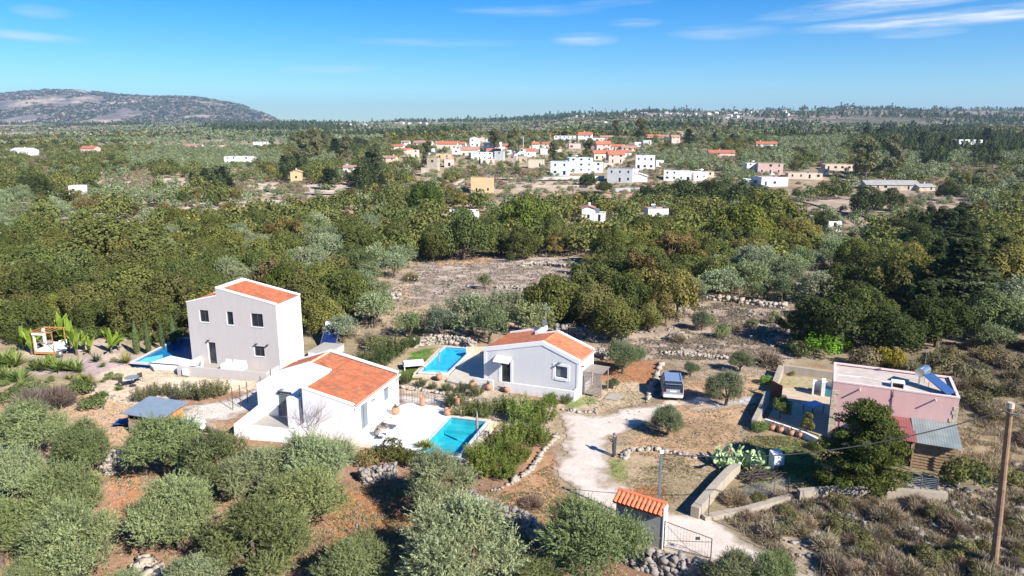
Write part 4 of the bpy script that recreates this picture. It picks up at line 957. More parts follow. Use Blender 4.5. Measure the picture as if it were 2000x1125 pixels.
tile_roof(h3, (-W3 - .08, D3b - .2, lz(-W3) - .02), (-W3 - .08, .26, lz(-W3) - .02), (-5.63, .26, lz(-5.63)), (-5.63, D3b - .2, lz(-5.63)), M_tile)
ridge_tiles(h3, (XR3, .26, R3 + .03), (XR3, D3 - .22, R3 + .03), M_tile2)
mb = MB()
slope_bar(mb, (XR3, -.05, R3 - .22), (.05, -.05, E3 - .25), .30, .36); slope_bar(mb, (-W3 - .05, -.05, LZ - .22), (XR3, -.05, R3 - .22), .30, .36)
slope_bar(mb, (XR3, D3 - .21, R3 + .02), (.05, D3 - .21, E3 + .0), .28, .14); slope_bar(mb, (-5.3, D3 - .21, lz(-5.3) + .02), (XR3, D3 - .21, R3 + .02), .28, .14)
slope_bar(mb, (-W3 - .05, D3b - .19, LZ), (-5.6, D3b - .19, lz(-5.6) + .05), .26, .18)
slope_bar(mb, (-5.62, D3 - .2, lz(-5.62) - .1), (-5.3, D3 - .2, lz(-5.3) - .1), D3b - D3 + .25, .45)
mb.build('parapet', M_white, h3)
mb = MB(); mb.bb(-W3 - .02, -W3 + .28, -.03, .0, -.4, LZ - .15); mb.build('corner_band', M_white, h3); mb = MB(); mb.bb(-.22, .02, -.03, 0, -.4, E3 - .2); mb.build('corner_band', M_white, h3)
for (a, c_, z0, z1) in ((-7.33, -6.42, .15, 2.15), (-2.14, -1.06, 1.45, 2.48)):
    z00 = z0 if z0 < 1 else z0 - .24; mb = MB()
    mb.bb(a - .26, a - .003, -.03, 0, z00, z1 + .2); mb.bb(c_ + .003, c_ + .24, -.03, 0, z00, z1 + .2); mb.bb(a - .003, c_ + .003, -.03, 0, z1 + .003, z1 + .2)
    if z0 > 1: mb.bb(a - .003, c_ + .003, -.06, 0, z00, z0 - .003)
    mb.build('white_trim', M_white, h3)
window(h3, -2.14, -1.06, 1.45, 2.48, y=.15, mull=1, pane=M_shut)
mb = MB(); mb.bb(-7.325, -6.425, .12, .17, .152, 2.148); d_ = mb.build('door', M_frame, h3); mb = MB(); mb.bb(-7.2, -6.9, .1, .118, .3, 2.05); mb.bb(-6.85, -6.55, .1, .118, .3, 2.05); mb.build('door_glass', M_glass, d_)
aw = MB(); M_aw = mat("cream_canvas", (.68, .62, .48), .85, .06, 4)
aw.add([(-7.75, -.035, 2.62), (-6.2, -.035, 2.62), (-6.2, -.62, 2.44), (-7.75, -.62, 2.44), (-6.2, -.82, 2.22), (-7.75, -.82, 2.22)], [(0, 3, 2, 1), (3, 5, 4, 2), (0, 5, 3), (1, 2, 4)]); aw.build('awning', M_aw, h3)
mb = MB(); mb.bb(-1.8, -1.55, -.16, -.03, 2.8, 2.86); mb.bb(-1.74, -1.6, -.3, -.16, 2.76, 2.86); mb.build('wall_lamp', M_steel, h3)
mb = MB(); mb.bb(.02, .14, .3, .42, 2.62, 2.7); mb.bb(.14, .32, .25, .46, 2.58, 2.7); mb.build('wall_lamp', M_steel, h3)
mb = MB(); mb.cyl((.17, .0, E3 - .1), (.17, D3, E3 - .1), .05, n=8); mb.build('gutter', M_lgrey, h3)
mb = MB(); mb.prism([(-8.95, -1.55), (.0, -.75), (0, -.01), (-8.95, -.01)], -.3, .12); mb.build('porch_floor', M_conc, h3)
mb = MB(); mb.prism([(-8.95, -1.75), (-7.3, -1.62), (-7.3, -1.47), (-8.95, -1.6)], -.4, .80); mb.prism([(-6.25, -1.52), (.0, -.92), (.0, -.75), (-6.25, -1.37)], -.4, .80); mb.bb(-.18, .02, -.75, -.05, -.4, .8); mb.build('porch_wall', M_lgrey, h3)
mb = MB(); mb.cyl((-5.4, 5.2, 3.4), (-5.4, 5.2, 6.4), .025, n=6); mb.box((-5.4, 5.2, 5.9), (.35, .12, .3)); mb.bb(-5.55, -5.25, 4.95, 5.2, 4.3, 4.75); mb.build('aerial', M_steel, h3)
# louvred outdoor shower screen
X_, Y_ = loc2w(H3o, H3t, .95, 1.3); sc_ = thing('wooden_screen', 'weathered slatted wooden shelter against the bungalow end wall', 'pergola', (X_, Y_, 0), -H3t)
mb = MB()
for k in range(15): mb.bb(-.78, .72, -.53, -.50, .1 + k * .13, .19 + k * .13)
mb.build('slats', M_gwood, sc_)
for a in (-.75, .75):
    for c_ in (-.45, 1.3): mb = MB(); mb.bb(a - .04, a + .04, c_ - .04, c_ + .04, -.1, 2.05); mb.build('post', M_gwood, sc_)
mb = MB()
for k in range(9): mb.bb(-.85, .85, -.55 + k * .23, -.37 + k * .23, 2.06, 2.10)
mb.build('roof', M_gwood, sc_)
mb = MB(); mb.bb(1.1, 2.3, -.6, .8, -.2, .0); mb.build('slab', M_rockw, sc_)
# pots and patio
pot('small terracotta pot with green plant before the bungalow wall opening', *at(955, 760, .0)[:2], -.05, .36)
pot('tilted orange terracotta jar right of the bungalow wall opening', *at(990, 764, .0)[:2], -.05, .33, 0, False)
pot('dark terracotta pot where the bungalow patio meets its low wall', *at(923, 758, .0)[:2], .03, .36)
pot('terracotta pot at the near corner of the bright blue pool', *at(858, 742, .0)[:2], .05, .34, 0, False)
um = thing('closed_parasol', 'thin closed parasol pole standing before the bright blue pool', 'parasol', at(858, 735, 0.0))
mb = MB(); mb.cyl((0, 0, .3), (0.05, 0, 2.3), .022, n=8); mb.build('pole', M_steel, um); mb = MB(); mb.lathe([(.04, 1.4), (.07, 1.5), (.06, 1.95), (.02, 2.3)], n=8); mb.build('canopy', M_gwood, um)
pt = thing('pool_patio', 'pale stone patio between the bright blue pool and the bungalow', 'terrace', (0, 0, 0))
poly = [(-5.68, 61.2), (-3.85, 68.6), (-2.8, 69.0), (-1.6, 66.5)] + [loc2w(H3o, H3t, -W3 - .02, 5.0), loc2w(H3o, H3t, -W3 - .02, -.02), loc2w(H3o, H3t, -8.97, -1.5), (-4.2, 58.6), (-5.9, 59.8)]
mb = MB(); mb.prism(poly, -.3, .10); mb.build('paving', mat("buff_paving", (.50, .44, .36), .85, .12, 2, fine=.08), pt)
mb = MB(); mb.prism([(-9.1, 61.6), (-8.66, 61.6), (-7.05, 69.0), (-7.5, 69.1)], -.3, .12); mb.prism([(-9.1, 60.9), (-5.9, 60.5), (-5.75, 61.05), (-9.0, 61.35)], -.3, .12); mb.build('pool_edge', M_clad, pt)
lg = thing('sun_lounger', 'white daybed lying on the lawn beside the bright blue pool', 'sun lounger', at(808, 714, .2), .25)
mb = MB(); mb.bb(-.95, .95, -.55, .55, .22, .42); mb.build('mattress', M_fabric, lg, bevel=.04)
mb = MB(); mb.bb(-1.0, 1.0, -.6, .6, .15, .218); mb.build('frame', M_white, lg)
for a in (-.9, .9):
    for c_ in (-.5, .5): mb = MB(); mb.bb(a - .04, a + .04, c_ - .04, c_ + .04, -.3, .15); mb.build('leg', M_white, lg)
stc = MB(); p0 = at(928, 692, 0); swl = thing('garden_wall', 'short cream rubble wall at the back of the bungalow patio', 'wall', p0)
stc.bb(-.9, 1.6, -.2, .2, -.2, .75); stc.build('wall', M_clad, swl)
def solar_heater(label, x, y, z, rz, s_=1., stand=.25):
    o = thing('solar_water_heater', label, 'water heater', (x, y, z), rz)
    mb = MB(); mb.cyl((-.65 * s_, .75 * s_, 1.25 * s_ + stand), (.65 * s_, .75 * s_, 1.25 * s_ + stand), .28 * s_, n=18); mb.build('tank', mat("white_enamel", (.72, .73, .74), .3, .04, 3, spec=.6), o, smooth=False)
    mb = MB(); rot = Matrix.Rotation(R(42), 3, 'X')
    mb.box((0, -.1 * s_, .62 * s_ + stand), (1.25 * s_, 1.9 * s_, .08 * s_), rot); mb.build('panel', M_blue, o)
    mb = MB()
    for q in (-.64, .64): mb.box((q * s_, -.1 * s_, .625 * s_ + stand), (.05 * s_, 1.94 * s_, .11 * s_), rot)
    mb.build('panel_frame', M_steel, o)
    for q in (-.55, .55): 
        mb = MB(); mb.cyl((q * s_, .75 * s_, 0), (q * s_, .75 * s_, 1.0 * s_ + stand), .03 * s_, n=6); mb.cyl((q * s_, -.72 * s_, 0), (q * s_, -.72 * s_, .12 + stand), .03 * s_, n=6); mb.cyl((q * s_, .75 * s_, .05), (q * s_, -.7 * s_, .05), .025 * s_, n=6); mb.build('stand', M_steel, o)
    return o
p = at(648, 672, 0); solar_heater('white tank heater with dark panel behind the grey villa', p.x, p.y, 0, -.1, 1.25, .3)
p = at(398, 862, 0); solar_heater('white tank heater beside the wooden shed seen from its pale back', p.x, p.y, 0, math.pi * .93, 1.25, .25)

# ================= wooden shed =================
sh = thing('wooden_shed', 'open orange-wood shed with sloping grey metal roof on pale block base', 'shed', at(308, 838, 0), -.33)
mb = MB(); mb.bb(-1.6, 1.6, -1.1, -1.0, -.2, .75); mb.bb(-1.6, -1.5, -1.0, 1.1, -.2, .75); mb.bb(1.5, 1.6, -1.0, 1.1, -.2, .75); mb.bb(-1.5, 1.5, 1.0, 1.1, -.2, .75); mb.build('block_base', M_oldw, sh)
mb = MB(); mb.bb(-1.5, 1.5, -1.06, -1.02, .76, 1.1); mb.bb(-1.5, 1.5, 1.02, 1.06, .76, 1.75); mb.bb(-1.56, -1.52, -1.0, 1.0, .76, 1.6); mb.build('boards', M_wood, sh)
mb = MB(); mb.bb(1.52, 1.56, -1.04, 1.04, .76, 1.55); mb.build('side_board', M_owood, sh)
for a in (-1.5, .75, 1.5): mb = MB(); mb.bb(a - .05, a + .05, -1.1, -1.0, .76, 1.5); mb.build('post', M_wood, sh)
mb = MB(); rot = Matrix.Rotation(R(8), 3, 'X'); mb.box((0, 0, 1.72), (3.7, 2.7, .06), rot); mb.build('roof', mat("grey_sheet_roof", (.20, .25, .30), .55, .12, 3), sh)
tp = MB(); tpo = thing('tarpaulin', 'crumpled dark blue tarpaulin on the ground left of the shed', 'tarpaulin', at(250, 828, 0)); V = []
for i in range(9):
    for j in range(7): V.append(((i - 4) * .24, (j - 3) * .2, .05 + .28 * vnoise(np.array([i * .9]), np.array([j * .9]), 4)[0]))
tp.add(V, [(i * 7 + j, (i + 1) * 7 + j, (i + 1) * 7 + j + 1, i * 7 + j + 1) for i in range(8) for j in range(6)]); tp.build('sheet', mat("blue_tarpaulin", (.02, .05, .16), .5, .2, 5), tpo)

# ================= daybed pavilion and garden table by the far garden =================
db = thing('daybed', 'wooden canopy daybed with white curtains between banana plants', 'daybed', at(100, 688, 0), -.1)
mb = MB(); mb.bb(-1.1, 1.1, -.9, .9, .10, .28); mb.build('base', M_owood, db); mb = MB(); mb.bb(-1.0, 1.0, -.8, .8, .282, .5); mb.build('mattress', M_fabric, db, bevel=.05)
for a in (-1.05, 1.05):
    for c_ in (-.85, .85): mb = MB(); mb.bb(a - .035, a + .035, c_ - .035, c_ + .035, -.1, 2.3); mb.build('post', M_owood, db)
mb = MB(); mb.bb(-1.15, 1.15, -.95, -.87, 2.3, 2.4); mb.bb(-1.15, 1.15, .87, .95, 2.3, 2.4)
for k in range(5): mb.bb(-1.1 + k * .53, -1.06 + k * .53, -.95, .95, 2.402, 2.44)
mb.build('top_frame', M_owood, db)
mb = MB(); mb.bb(-1.12, -1.0, -.8, -.55, .5, 2.3); mb.bb(-1.12, -1.0, .5, .8, .5, 2.3); mb.bb(-1.1, 0.2, -.9, -.86, 2.05, 2.3); mb.build('curtain', M_fabric, db)
mb = MB(); mb.box((.35, .35, .75), (.7, .5, .1), Matrix.Rotation(R(50), 3, 'X')); mb.build('pillow', M_fabric, db)
ln = thing('sun_lounger', 'white padded lounger to the right of the canopy daybed', 'sun lounger', at(124, 686, 0), .5)
mb = MB(); mb.bb(-.35, .35, -.9, .3, .25, .38); mb.build('mattress', M_fabric, ln); mb = MB(); mb.box((0, .62, .62), (.7, .85, .12), Matrix.Rotation(R(45), 3, 'X')); mb.build('backrest', M_fabric, ln)
for a in (-.3, .3):
    for c_ in (-.8, .3): mb = MB(); mb.bb(a - .03, a + .03, c_ - .03, c_ + .03, -.1, .25); mb.build('leg', M_wood, ln)
gp = thing('garden_lamp', 'round grey metal ball lying on the sandy bed before the daybed', 'ornament', at(118, 697, 0)); mb = MB(); mb.lathe([(.05, 0), (.24, .1), (.3, .3), (.24, .5), (.05, .6)], n=14); mb.build('ball', M_steel, gp, smooth=True)
rt = thing('round_table', 'round grey garden table on the gravel below the white sun deck', 'table', at(259, 752, 0))
mb = MB(); mb.cyl((0, 0, .72), (0, 0, .75), .58, n=28); mb.build('tabletop', mat("grey_slate_top", (.20, .23, .25), .6, .1, 4), rt)
mb = MB(); mb.cyl((0, 0, -.1), (0, 0, .72), .04, n=8); mb.cyl((0, 0, -.06), (0, 0, -.03), .3, n=14); mb.build('pedestal', M_iron, rt)
def folding_chair(label, px, py, rz):
    ch = thing('garden_chair', label, 'chair', at(px, py, 0), rz); mb = MB(); mb.bb(-.22, .22, -.22, .22, .36, .39); mb.build('seat', M_iron, ch); mb = MB(); mb.bb(-.22, .22, .20, .23, .40, .82); mb.build('backrest', M_iron, ch)
    for a in (-.2, .2):
        for c_ in (-.2, .2): mb = MB(); mb.cyl((a, c_, -.08), (a, c_, .36), .016, n=5); mb.build('leg', M_iron, ch)
folding_chair('dark metal chair left of the round grey garden table', 240, 755, 1.3); folding_chair('dark metal chair behind the round grey garden table', 272, 744, -2.2)

# ================= pink house =================
h4 = thing('pink_house', 'flat-roofed pink house with concrete roof deck and stone quoins', 'house', H4o, -H4t)
mb = MB(); wall(mb, (-7.85, 0), (0, 0), 4.33, z0=-.5); wall(mb, (0, 0), (0, 4.5), 4.33, z0=-.5); wall(mb, (0, 4.5), (-7.85, 4.5), 4.33, z0=-.5); wall(mb, (-7.85, 4.5), (-7.85, 0), 4.33, z0=-.5); mb.build('wall', M_pink, h4)
mb = MB(); mb.bb(-7.7, -.16, .16, 4.34, 4.0, 4.18); mb.build('roof_deck', mat("roof_screed", (.48, .40, .34), .9, .14, 1.4, fine=.06), h4)
mb = MB(); mb.bb(-7.87, .02, -.02, .16, 4.25, 4.36); mb.bb(-7.87, .02, 4.34, 4.52, 4.25, 4.36); mb.bb(-7.87, -7.69, .161, 4.339, 4.25, 4.36); mb.bb(-.16, .02, .161, 4.339, 4.25, 4.36); mb.build('parapet', mat("pink_coping", (.74, .55, .52), .85, .1, 3), h4)
rr_ = random.Random(5)
for xx in (-.0, -7.85):
    mb = MB()
    for k in range(14): l = rr_.uniform(.22, .5); x0 = xx - l if xx > -1 else xx - .03; mb.bb(x0 + (.03 if xx > -1 else 0), x0 + l + (.03 if xx > -1 else 0), -.035, .2, -.4 + k * .29, -.14 + k * .29)
    mb.build('stone_quoins', M_clad, h4)
for x in (-6.1, -1.4): mb = MB(); mb.cyl((x, 0, 3.98), (x, -.42, 3.94), .055, n=8); mb.build('water_spout', M_pink, h4)
mb = MB(); mb.cyl((-4.0, -.03, 2.3), (-4.02, -.03, 4.1), .02, n=5); mb.tube([(-4.0, -.03, 3.3), (-4.12, -.03, 3.5), (-3.95, -.03, 3.8), (-4.0, -.05, 4.3)], .02, 5); mb.build('cable', M_iron, h4)
mb = MB(); mb.bb(-.75, -.4, -.36, -.04, 1.75, 2.15); mb.build('shelf_box', M_gwood, h4)
mb = MB(); mb.bb(-5.55, -4.9, -.04, -.0, 1.0, 3.0); mb.build('door', M_owood, h4)
mb = MB()
for x in (-6.3, -5.7, -4.8): mb.cyl((x, -.9, .0), (x, -.9, 3.1), .02, n=5)
mb.tube([(-6.3, -.9, 2.7), (-5.7, -.9, 3.3), (-4.8, -.9, 3.1)], .02, 5); mb.build('railing', M_iron, h4)
mb = MB(); mb.tube([(-7.6, 1.9, 4.2), (-6, 2.1, 4.21), (-4.6, 1.75, 4.21), (-3.8, 1.9, 4.22)], .03, 6); mb.build('roof_pipe', M_white, h4)
X_, Y_ = loc2w(H4o, H4t, -2.2, 1.75)
hh = thing('solar_water_heater', 'silver drum heater with long blue panel on the pink house roof', 'water heater', (X_, Y_, 4.18), -H4t)
mb = MB(); mb.cyl((-.15, -.15, 1.05), (.35, .95, 1.05), .33, n=20); mb.build('tank', mat("polished_tank", (.72, .72, .72), .28, .05, 3, metal=.9), hh)
mb = MB(); a = Vector((.35, .1, .95)); e = Vector((1.75, -1.2, .15)); u_ = (e - a).normalized(); s_ = u_.cross(Vector((0, 0, 1))).normalized() * .48; n_ = s_.cross(u_).normalized() * .07
mb.add([a - s_, e - s_, e + s_, a + s_, a - s_ + n_, e - s_ + n_, e + s_ + n_, a + s_ + n_], [(3, 2, 1, 0), (4, 5, 6, 7), (0, 1, 5, 4), (1, 2, 6, 5), (2, 3, 7, 6), (3, 0, 4, 7)]); mb.build('panel', mat("solar_glass_blue", (.035, .085, .21), .12, .1, 3), hh)
for q in ((-.15, -.15), (.35, .95), (.5, -.1), (0, .6)): mb = MB(); mb.cyl((q[0], q[1], 0), (q[0], q[1], .8), .02, n=6); mb.build('leg', M_steel, hh)
X_, Y_ = loc2w(H4o, H4t, -3.75, 1.05); sk = thing('vent_box', 'small white box vent lying on the pink house roof', 'vent', (X_, Y_, 4.18), -H4t)
mb = MB(); mb.bb(-.35, -.27, -.35, .35, 0, .42); mb.bb(.42, .5, -.35, .35, 0, .42); mb.bb(-.27, .42, -.35, .35, .36, .42); mb.build('frame', M_white, sk); mb = MB(); mb.bb(-.268, .418, .0, .04, 0, .355); mb.build('panel', M_glass, sk)
mb = MB(); X_, Y_ = loc2w(H4o, H4t, -1.9, 3.2); ae = thing('aerial', 'thin television aerial behind the silver roof drum', 'aerial', (X_, Y_, 4.18)); mb.cyl((0, 0, 0), (0, 0, 2.3), .02, n=5); mb.box((0, 0, 2.25), (.25, .12, .12)); mb.build('mast', M_steel, ae)
# lean-to with red and grey corrugated roof
ln = thing('lean_to_shed', 'wooden lean-to with red and grey corrugated roof below the pink wall', 'shed', H4o, -H4t)
def corr(mb, x0, x1, y0, z0, y1, z1, pitch=.16):
    n = int((x1 - x0) / pitch) * 4; V = []; 
    for i in range(n + 1):
        x = x0 + (x1 - x0) * i / n; h = .005 * math.sin(i * math.pi / 2); V += [(x, y0, z0 + h), (x, y1, z1 + h)]
    mb.add(V, [(2 * i, 2 * i + 2, 2 * i + 3, 2 * i + 1) for i in range(n)])
mb = MB(); corr(mb, -5.3, -2.55, -3.3, 1.95, -.05, 2.35); mb.build('red_roof', mat("red_sheet_roof", (.27, .08, .075), .55, .15, 2), ln)
mb = MB(); corr(mb, -2.7, .05, -3.2, 1.9, -.03, 2.42); mb.build('grey_roof', mat("grey_green_sheet", (.21, .24, .23), .5, .2, 1.2), ln)
mb = MB(); mb.bb(-2.7, -.1, -2.7, -2.62, -.1, 1.7); mb.bb(-.18, -.1, -2.6, -.1, -.1, 1.7)
for k in range(8): mb.bb(-2.68, -.2, -2.73, -2.70, -.05 + k * .21, .03 + k * .21)
mb.build('plank_wall', M_wood, ln)
mb = MB(); mb.bb(-5.2, -2.75, -2.5, -2.44, -.1, 1.75); mb.build('board_wall', mat("brown_boards", (.14, .075, .05), .85, .3, 5), ln)
mb = MB(); mb.bb(-4.1, -3.55, -2.55, -2.51, .75, 1.5); mb.build('shutter', mat("green_shutter", (.05, .13, .07), .7, .2, 5), ln)
for x in (-5.2, -2.72, -.1): mb = MB(); mb.bb(x - .05, x + .05, -3.3, -3.2, -.2, 1.86); mb.build('post', M_wood, ln)
# walled yard left of the pink house
yd = thing('yard_wall', 'low cream masonry wall around the yard left of the pink house', 'wall', (0, 0, 0))
wl = lambda mb, a, c_, th, h0, h1: mb.prism(inset([a, c_, c_, a], 0) if False else [(a[0], a[1]), (c_[0], c_[1]), (c_[0] + th[0], c_[1] + th[1]), (a[0] + th[0], a[1] + th[1])], -.3, [h0, h1, h1, h0])
def wpath(mb, pts, th, hs, z0=-.4):
    for (a, c_), (ha, hb) in zip(zip(pts, pts[1:]), zip(hs, hs[1:])):
        a = Vector(a); c_ = Vector(c_); n = (c_ - a).normalized(); n = Vector((-n.y, n.x)) * th / 2; e = (c_ - a).normalized() * .0
        mb.prism([tuple(a - n), tuple(c_ - n + e), tuple(c_ + n + e), tuple(a + n)], z0, [ha, hb, hb, ha])
w2 = lambda *p: [tuple(at(x, y, z)[:2]) for x, y, z in p]
mb = MB(); wpath(mb, w2((1628, 718, 1), (1530, 706, 1)), .4, [.62, .68]); mb.build('rear_wall', M_oldw, yd)
mb = MB(); wpath(mb, w2((1527, 706, 1.1), (1520, 722, 1.1), (1512, 745, 1.0)), .45, [.72, .7, .7]); mb.build('side_wall', M_oldw, yd)
mb = MB(); wpath(mb, w2((1500, 762, .8), (1486, 792, .9), (1474, 815, .9)), .4, [.7, .75, .7]); mb.build('entrance_wall', M_oldw, yd)
mb = MB(); wpath(mb, w2((1495, 812, .7), (1530, 823, .7), (1575, 838, .7), (1600, 850, .7)), .2, [.45, .45, .42, .42]); mb.build('white_wall', M_white, yd)
gt = thing('iron_gate', 'rust-brown sheet gate at the yard entrance left of the pink house', 'gate', at(1505, 775, 0)); a = at(1506, 745, 1.2); c_ = at(1528, 757, 1.2)
mb = MB(); wpath(mb, [(a.x - gt.location.x, a.y - gt.location.y), (c_.x - gt.location.x, c_.y - gt.location.y)], .06, [1.35, 1.35], -.1); mb.build('panel', mat("rust_brown", (.13, .05, .03), .8, .3, 4), gt)
yp = thing('yard_paving', 'buff concrete yard in front of the walled garden of the pink house', 'terrace', (0, 0, 0))
mb = MB(); q = w2((1530, 758, 0), (1628, 768, 0), (1628, 800, 0), (1640, 850, 0), (1600, 850, 0), (1500, 815, 0), (1515, 790, 0)); mb.prism(ccw(q), -.4, .02); mb.build('paving', mat("buff_screed", (.48, .37, .26), .9, .16, 1.5), yp)
bx_ = thing('block_bins', 'white block bins with a blue basin against the pink house corner', 'storage bin', at(1608, 770, 0), -H4t)
mb = MB(); mb.bb(-.9, -.75, -.6, .6, -.1, 1.0); mb.bb(-.2, .1, -.6, .6, -.1, 1.25); mb.bb(.9, 1.05, -.6, .6, -.1, 1.5); mb.bb(-.75, .9, .5, .6, -.1, 1.0); mb.build('walls', M_white, bx_)
mb = MB(); mb.bb(.1, .9, -.5, .5, -.1, .6); mb.build('basin', mat("teal_basin", (.05, .20, .26), .5, .1, 3), bx_)
tt = thing('blue_table', 'pale blue topped table in the shaded yard of the pink house', 'table', at(1588, 806, 0), .5)
mb = MB(); mb.bb(-.75, .75, -.5, .5, .70, .75); mb.build('tabletop', mat("pale_blue_top", (.32, .44, .62), .5, .06, 3), tt)
for a in (-.65, .65):
    for c_ in (-.42, .42): mb = MB(); mb.cyl((a, c_, 0), (a, c_, .7), .03, n=6); mb.build('leg', M_iron, tt)
for k, (x, y) in enumerate(((1508, 838), (1524, 842), (1545, 848), (1562, 852))):
    pot(('terracotta pot at the foot of the white yard wall, nearest the cactus', 'pale terracotta pot second along the white yard wall', 'reddish pot with bushy plant third along the white yard wall', 'small pot last along the white yard wall by the conifer')[k], *at(x, y, 0)[:2], -.1, .3)
# low stone wall of the plot and other masonry
lw = thing('stone_wall', 'thick pale rendered rubble wall leading towards the prickly pear', 'wall', (0, 0, 0)); mb = MB()
wpath(mb, w2((1358, 985, .8), (1392, 945, .8), (1424, 912, .8), (1440, 900, .8)), .5, [.62, .6, .64, .6]); mb.build('wall', M_oldw, lw)
lw = thing('stone_wall', 'broken pale rendered wall below the wire pen of the pink house', 'wall', (0, 0, 0)); mb = MB()
wpath(mb, w2((1375, 1000, .4), (1460, 985, .5), (1540, 965, .6)), .4, [.15, .3, .5]); mb.build('wall', M_oldw, lw)
lw = thing('garden_wall', 'straight low wall running under the conifer to the lean-to', 'wall', (0, 0, 0)); mb = MB()
wpath(mb, w2((1560, 958, .5), (1640, 950, .5), (1760, 955, .5), (1850, 962, .5)), .35, [.55, .5, .5, .5]); mb.build('wall', M_oldw, lw)
fn = thing('wire_fence', 'grey welded mesh pen over the low broken wall', 'fence', at(1500, 960, 0)); a = at(1455, 968, .5) - fn.location; c_ = at(1540, 955, .5) - fn.location
for k in range(4): p = a.lerp(c_, k / 3); p.z = .2; mb = MB(); mb.cyl(p, p + Vector((0, 0, 1.1)), .03, n=6); mb.build('post', M_steel, fn)
mb = MB()
for k in range(12): mb.cyl(Vector((a.x, a.y, .3 + k * .085)), Vector((c_.x, c_.y, .3 + k * .085)), .008, n=4)
for k in range(14): p = a.lerp(c_, k / 13); mb.cyl((p.x, p.y, .3), (p.x, p.y, 1.25), .004, n=4)
mb.build('mesh', M_dsteel, fn)
fn = thing('wire_fence', 'grey welded mesh panel in front of the lean-to planks', 'fence', at(1800, 945, 0)); a = at(1768, 948, .3) - fn.location; c_ = at(1830, 955, .3) - fn.location
for k in range(3): p = a.lerp(c_, k / 2); mb = MB(); mb.cyl((p.x, p.y, 0), (p.x, p.y, 1.1), .03, n=6); mb.build('post', M_steel, fn)
mb = MB()
for k in range(8): mb.cyl(Vector((a.x, a.y, .1 + k * .12)), Vector((c_.x, c_.y, .1 + k * .12)), .008, n=4)
mb.build('mesh', M_steel, fn)
wb = thing('water_tank', 'upright white plastic box standing on grass beside the prickly pear', 'box', at(1515, 912, 0), .2); mb = MB(); mb.prism([(-.38, -.35), (.38, -.35), (.38, .35), (-.38, .35)], -.15, [.95, .95, 1.15, 1.15]); mb.build('body', mat("grey_white_plastic", (.55, .56, .60), .6, .1, 3), wb, bevel=.05); mb = MB(); mb.bb(-.3, .3, -.42, -.37, -.1, .3); mb.build('hatch', M_frame, wb)
wd = thing('woodpile', 'dark heap of branches and boards by the wire pen', 'woodpile', at(1485, 932, 0)); mb = MB(); rr_ = random.Random(9)
for k in range(46): a = rr_.uniform(-.6, .6) + .2; x, y = rr_.uniform(-1.2, 1.2), rr_.uniform(-.6, .6); l = rr_.uniform(.5, 1.3); z = rr_.uniform(0, .6) * (1 - abs(x) / 1.6); mb.cyl((x - math.cos(a) * l / 2, y - math.sin(a) * l / 2, z), (x + math.cos(a) * l / 2, y + math.sin(a) * l / 2, z + rr_.uniform(-.1, .25)), rr_.uniform(.02, .06), n=5)
mb.build('logs', mat("dark_wood", (.05, .04, .035), .9, .4, 6), wd)
# gatehouse pillar with its little tiled roof
gp0 = at(1292, 1070, 0); gt0 = at(1188, 1035, 0); dv = (gt0 - gp0); L_ = 2.75; GA = math.atan2(dv.y, dv.x); gh = thing('gate_pillar_wall', 'free-standing grey rendered gate wall capped by orange barrel tiles', 'wall', (gp0.x, gp0.y, 0), GA + math.pi)
mb = MB(); mb.bb(-L_, -.0, -.0, .5, -.4, 2.05); mb.build('wall', mat("green_grey_render", (.34, .34, .30), .9, .08, 2, bump=.2, bscale=30), gh)
mb = MB(); mb.bb(.002, .06, -.03, .53, -.4, 2.35); mb.build('white_end', M_white, gh)
tl = MB(); n = 11
for k in range(n):
    x = -L_ - .12 + (L_ + .10) * (k + .5) / n
    for r in range(2):
        y0 = -.28 + r * .34; z0 = 2.02 + r * .17; tl.cyl((x, y0 + .36, z0 + .20), (x, y0, z0), .105, .125, 10, caps=False)
    tl.bb(x - .125, x + .125, -.2, .52, 1.96 + 0, 2.0)
tl.build('roof_tiles', mat("bright_terracotta", (.62, .17, .07), .8, .16, 6), gh)
mb = MB(); mb.cyl((-L_ - .1, .46, 2.42), (.0, .46, 2.42), .12, n=10); mb.build('ridge_tiles', MATS["bright_terracotta"], gh)
mb = MB(); mb.tube([(-.75, -.02, 2.3), (-.8, -.12, 1.9), (-.85, -.05, 1.55), (-.8, -.03, 1.5)], .02, 5); mb.build('cable', M_iron, gh)
sp = thing('metal_post', 'tall square galvanised post rising behind the tiled gate wall', 'post', at(1284, 1035, 0)); mb = MB(); mb.bb(-.06, .06, -.06, .06, -.3, 4.75); mb.build('post', mat("blue_grey_steel", (.16, .20, .24), .5, .15, 3, metal=.3), sp); mb = MB(); mb.bb(-.1, .1, -.1, .1, 4.75, 4.85); mb.build('cap', M_white, sp)
gg = thing('wire_gate', 'open gate of thin dark bars across the drive', 'gate', gp0); a = Vector((0, 0, 0)); c_ = at(1388, 1090, 0) - gp0; c_.z = 0
for p, h0, h1 in ((a + Vector((.12, 0, 0)), .0, 1.65), (c_, -.05, 1.15)): mb = MB(); mb.cyl(p + Vector((0, 0, h0)), p + Vector((0, 0, h1)), .028, n=6); mb.build('upright', M_iron, gg)
mb = MB(); mb.cyl(a + Vector((.1, 0, 1.6)), c_ + Vector((0, 0, 1.15)), .022, n=6); mb.cyl(a + Vector((.1, 0, .45)), c_ + Vector((0, 0, .95)), .015, n=6); mb.cyl(a + Vector((.1, 0, .08)), c_ + Vector((0, 0, .02)), .02, n=6); mb.cyl(a + Vector((.1, 0, 1.5)), c_ * .62 + Vector((0, 0, .1)), .012, n=5); mb.build('rails', M_iron, gg)
mb = MB()
for k in range(1, 16): p = a.lerp(c_, k / 16); mb.cyl(p + Vector((0, 0, .05)), p + Vector((0, 0, 1.6 - .45 * k / 16)), .006, n=4)
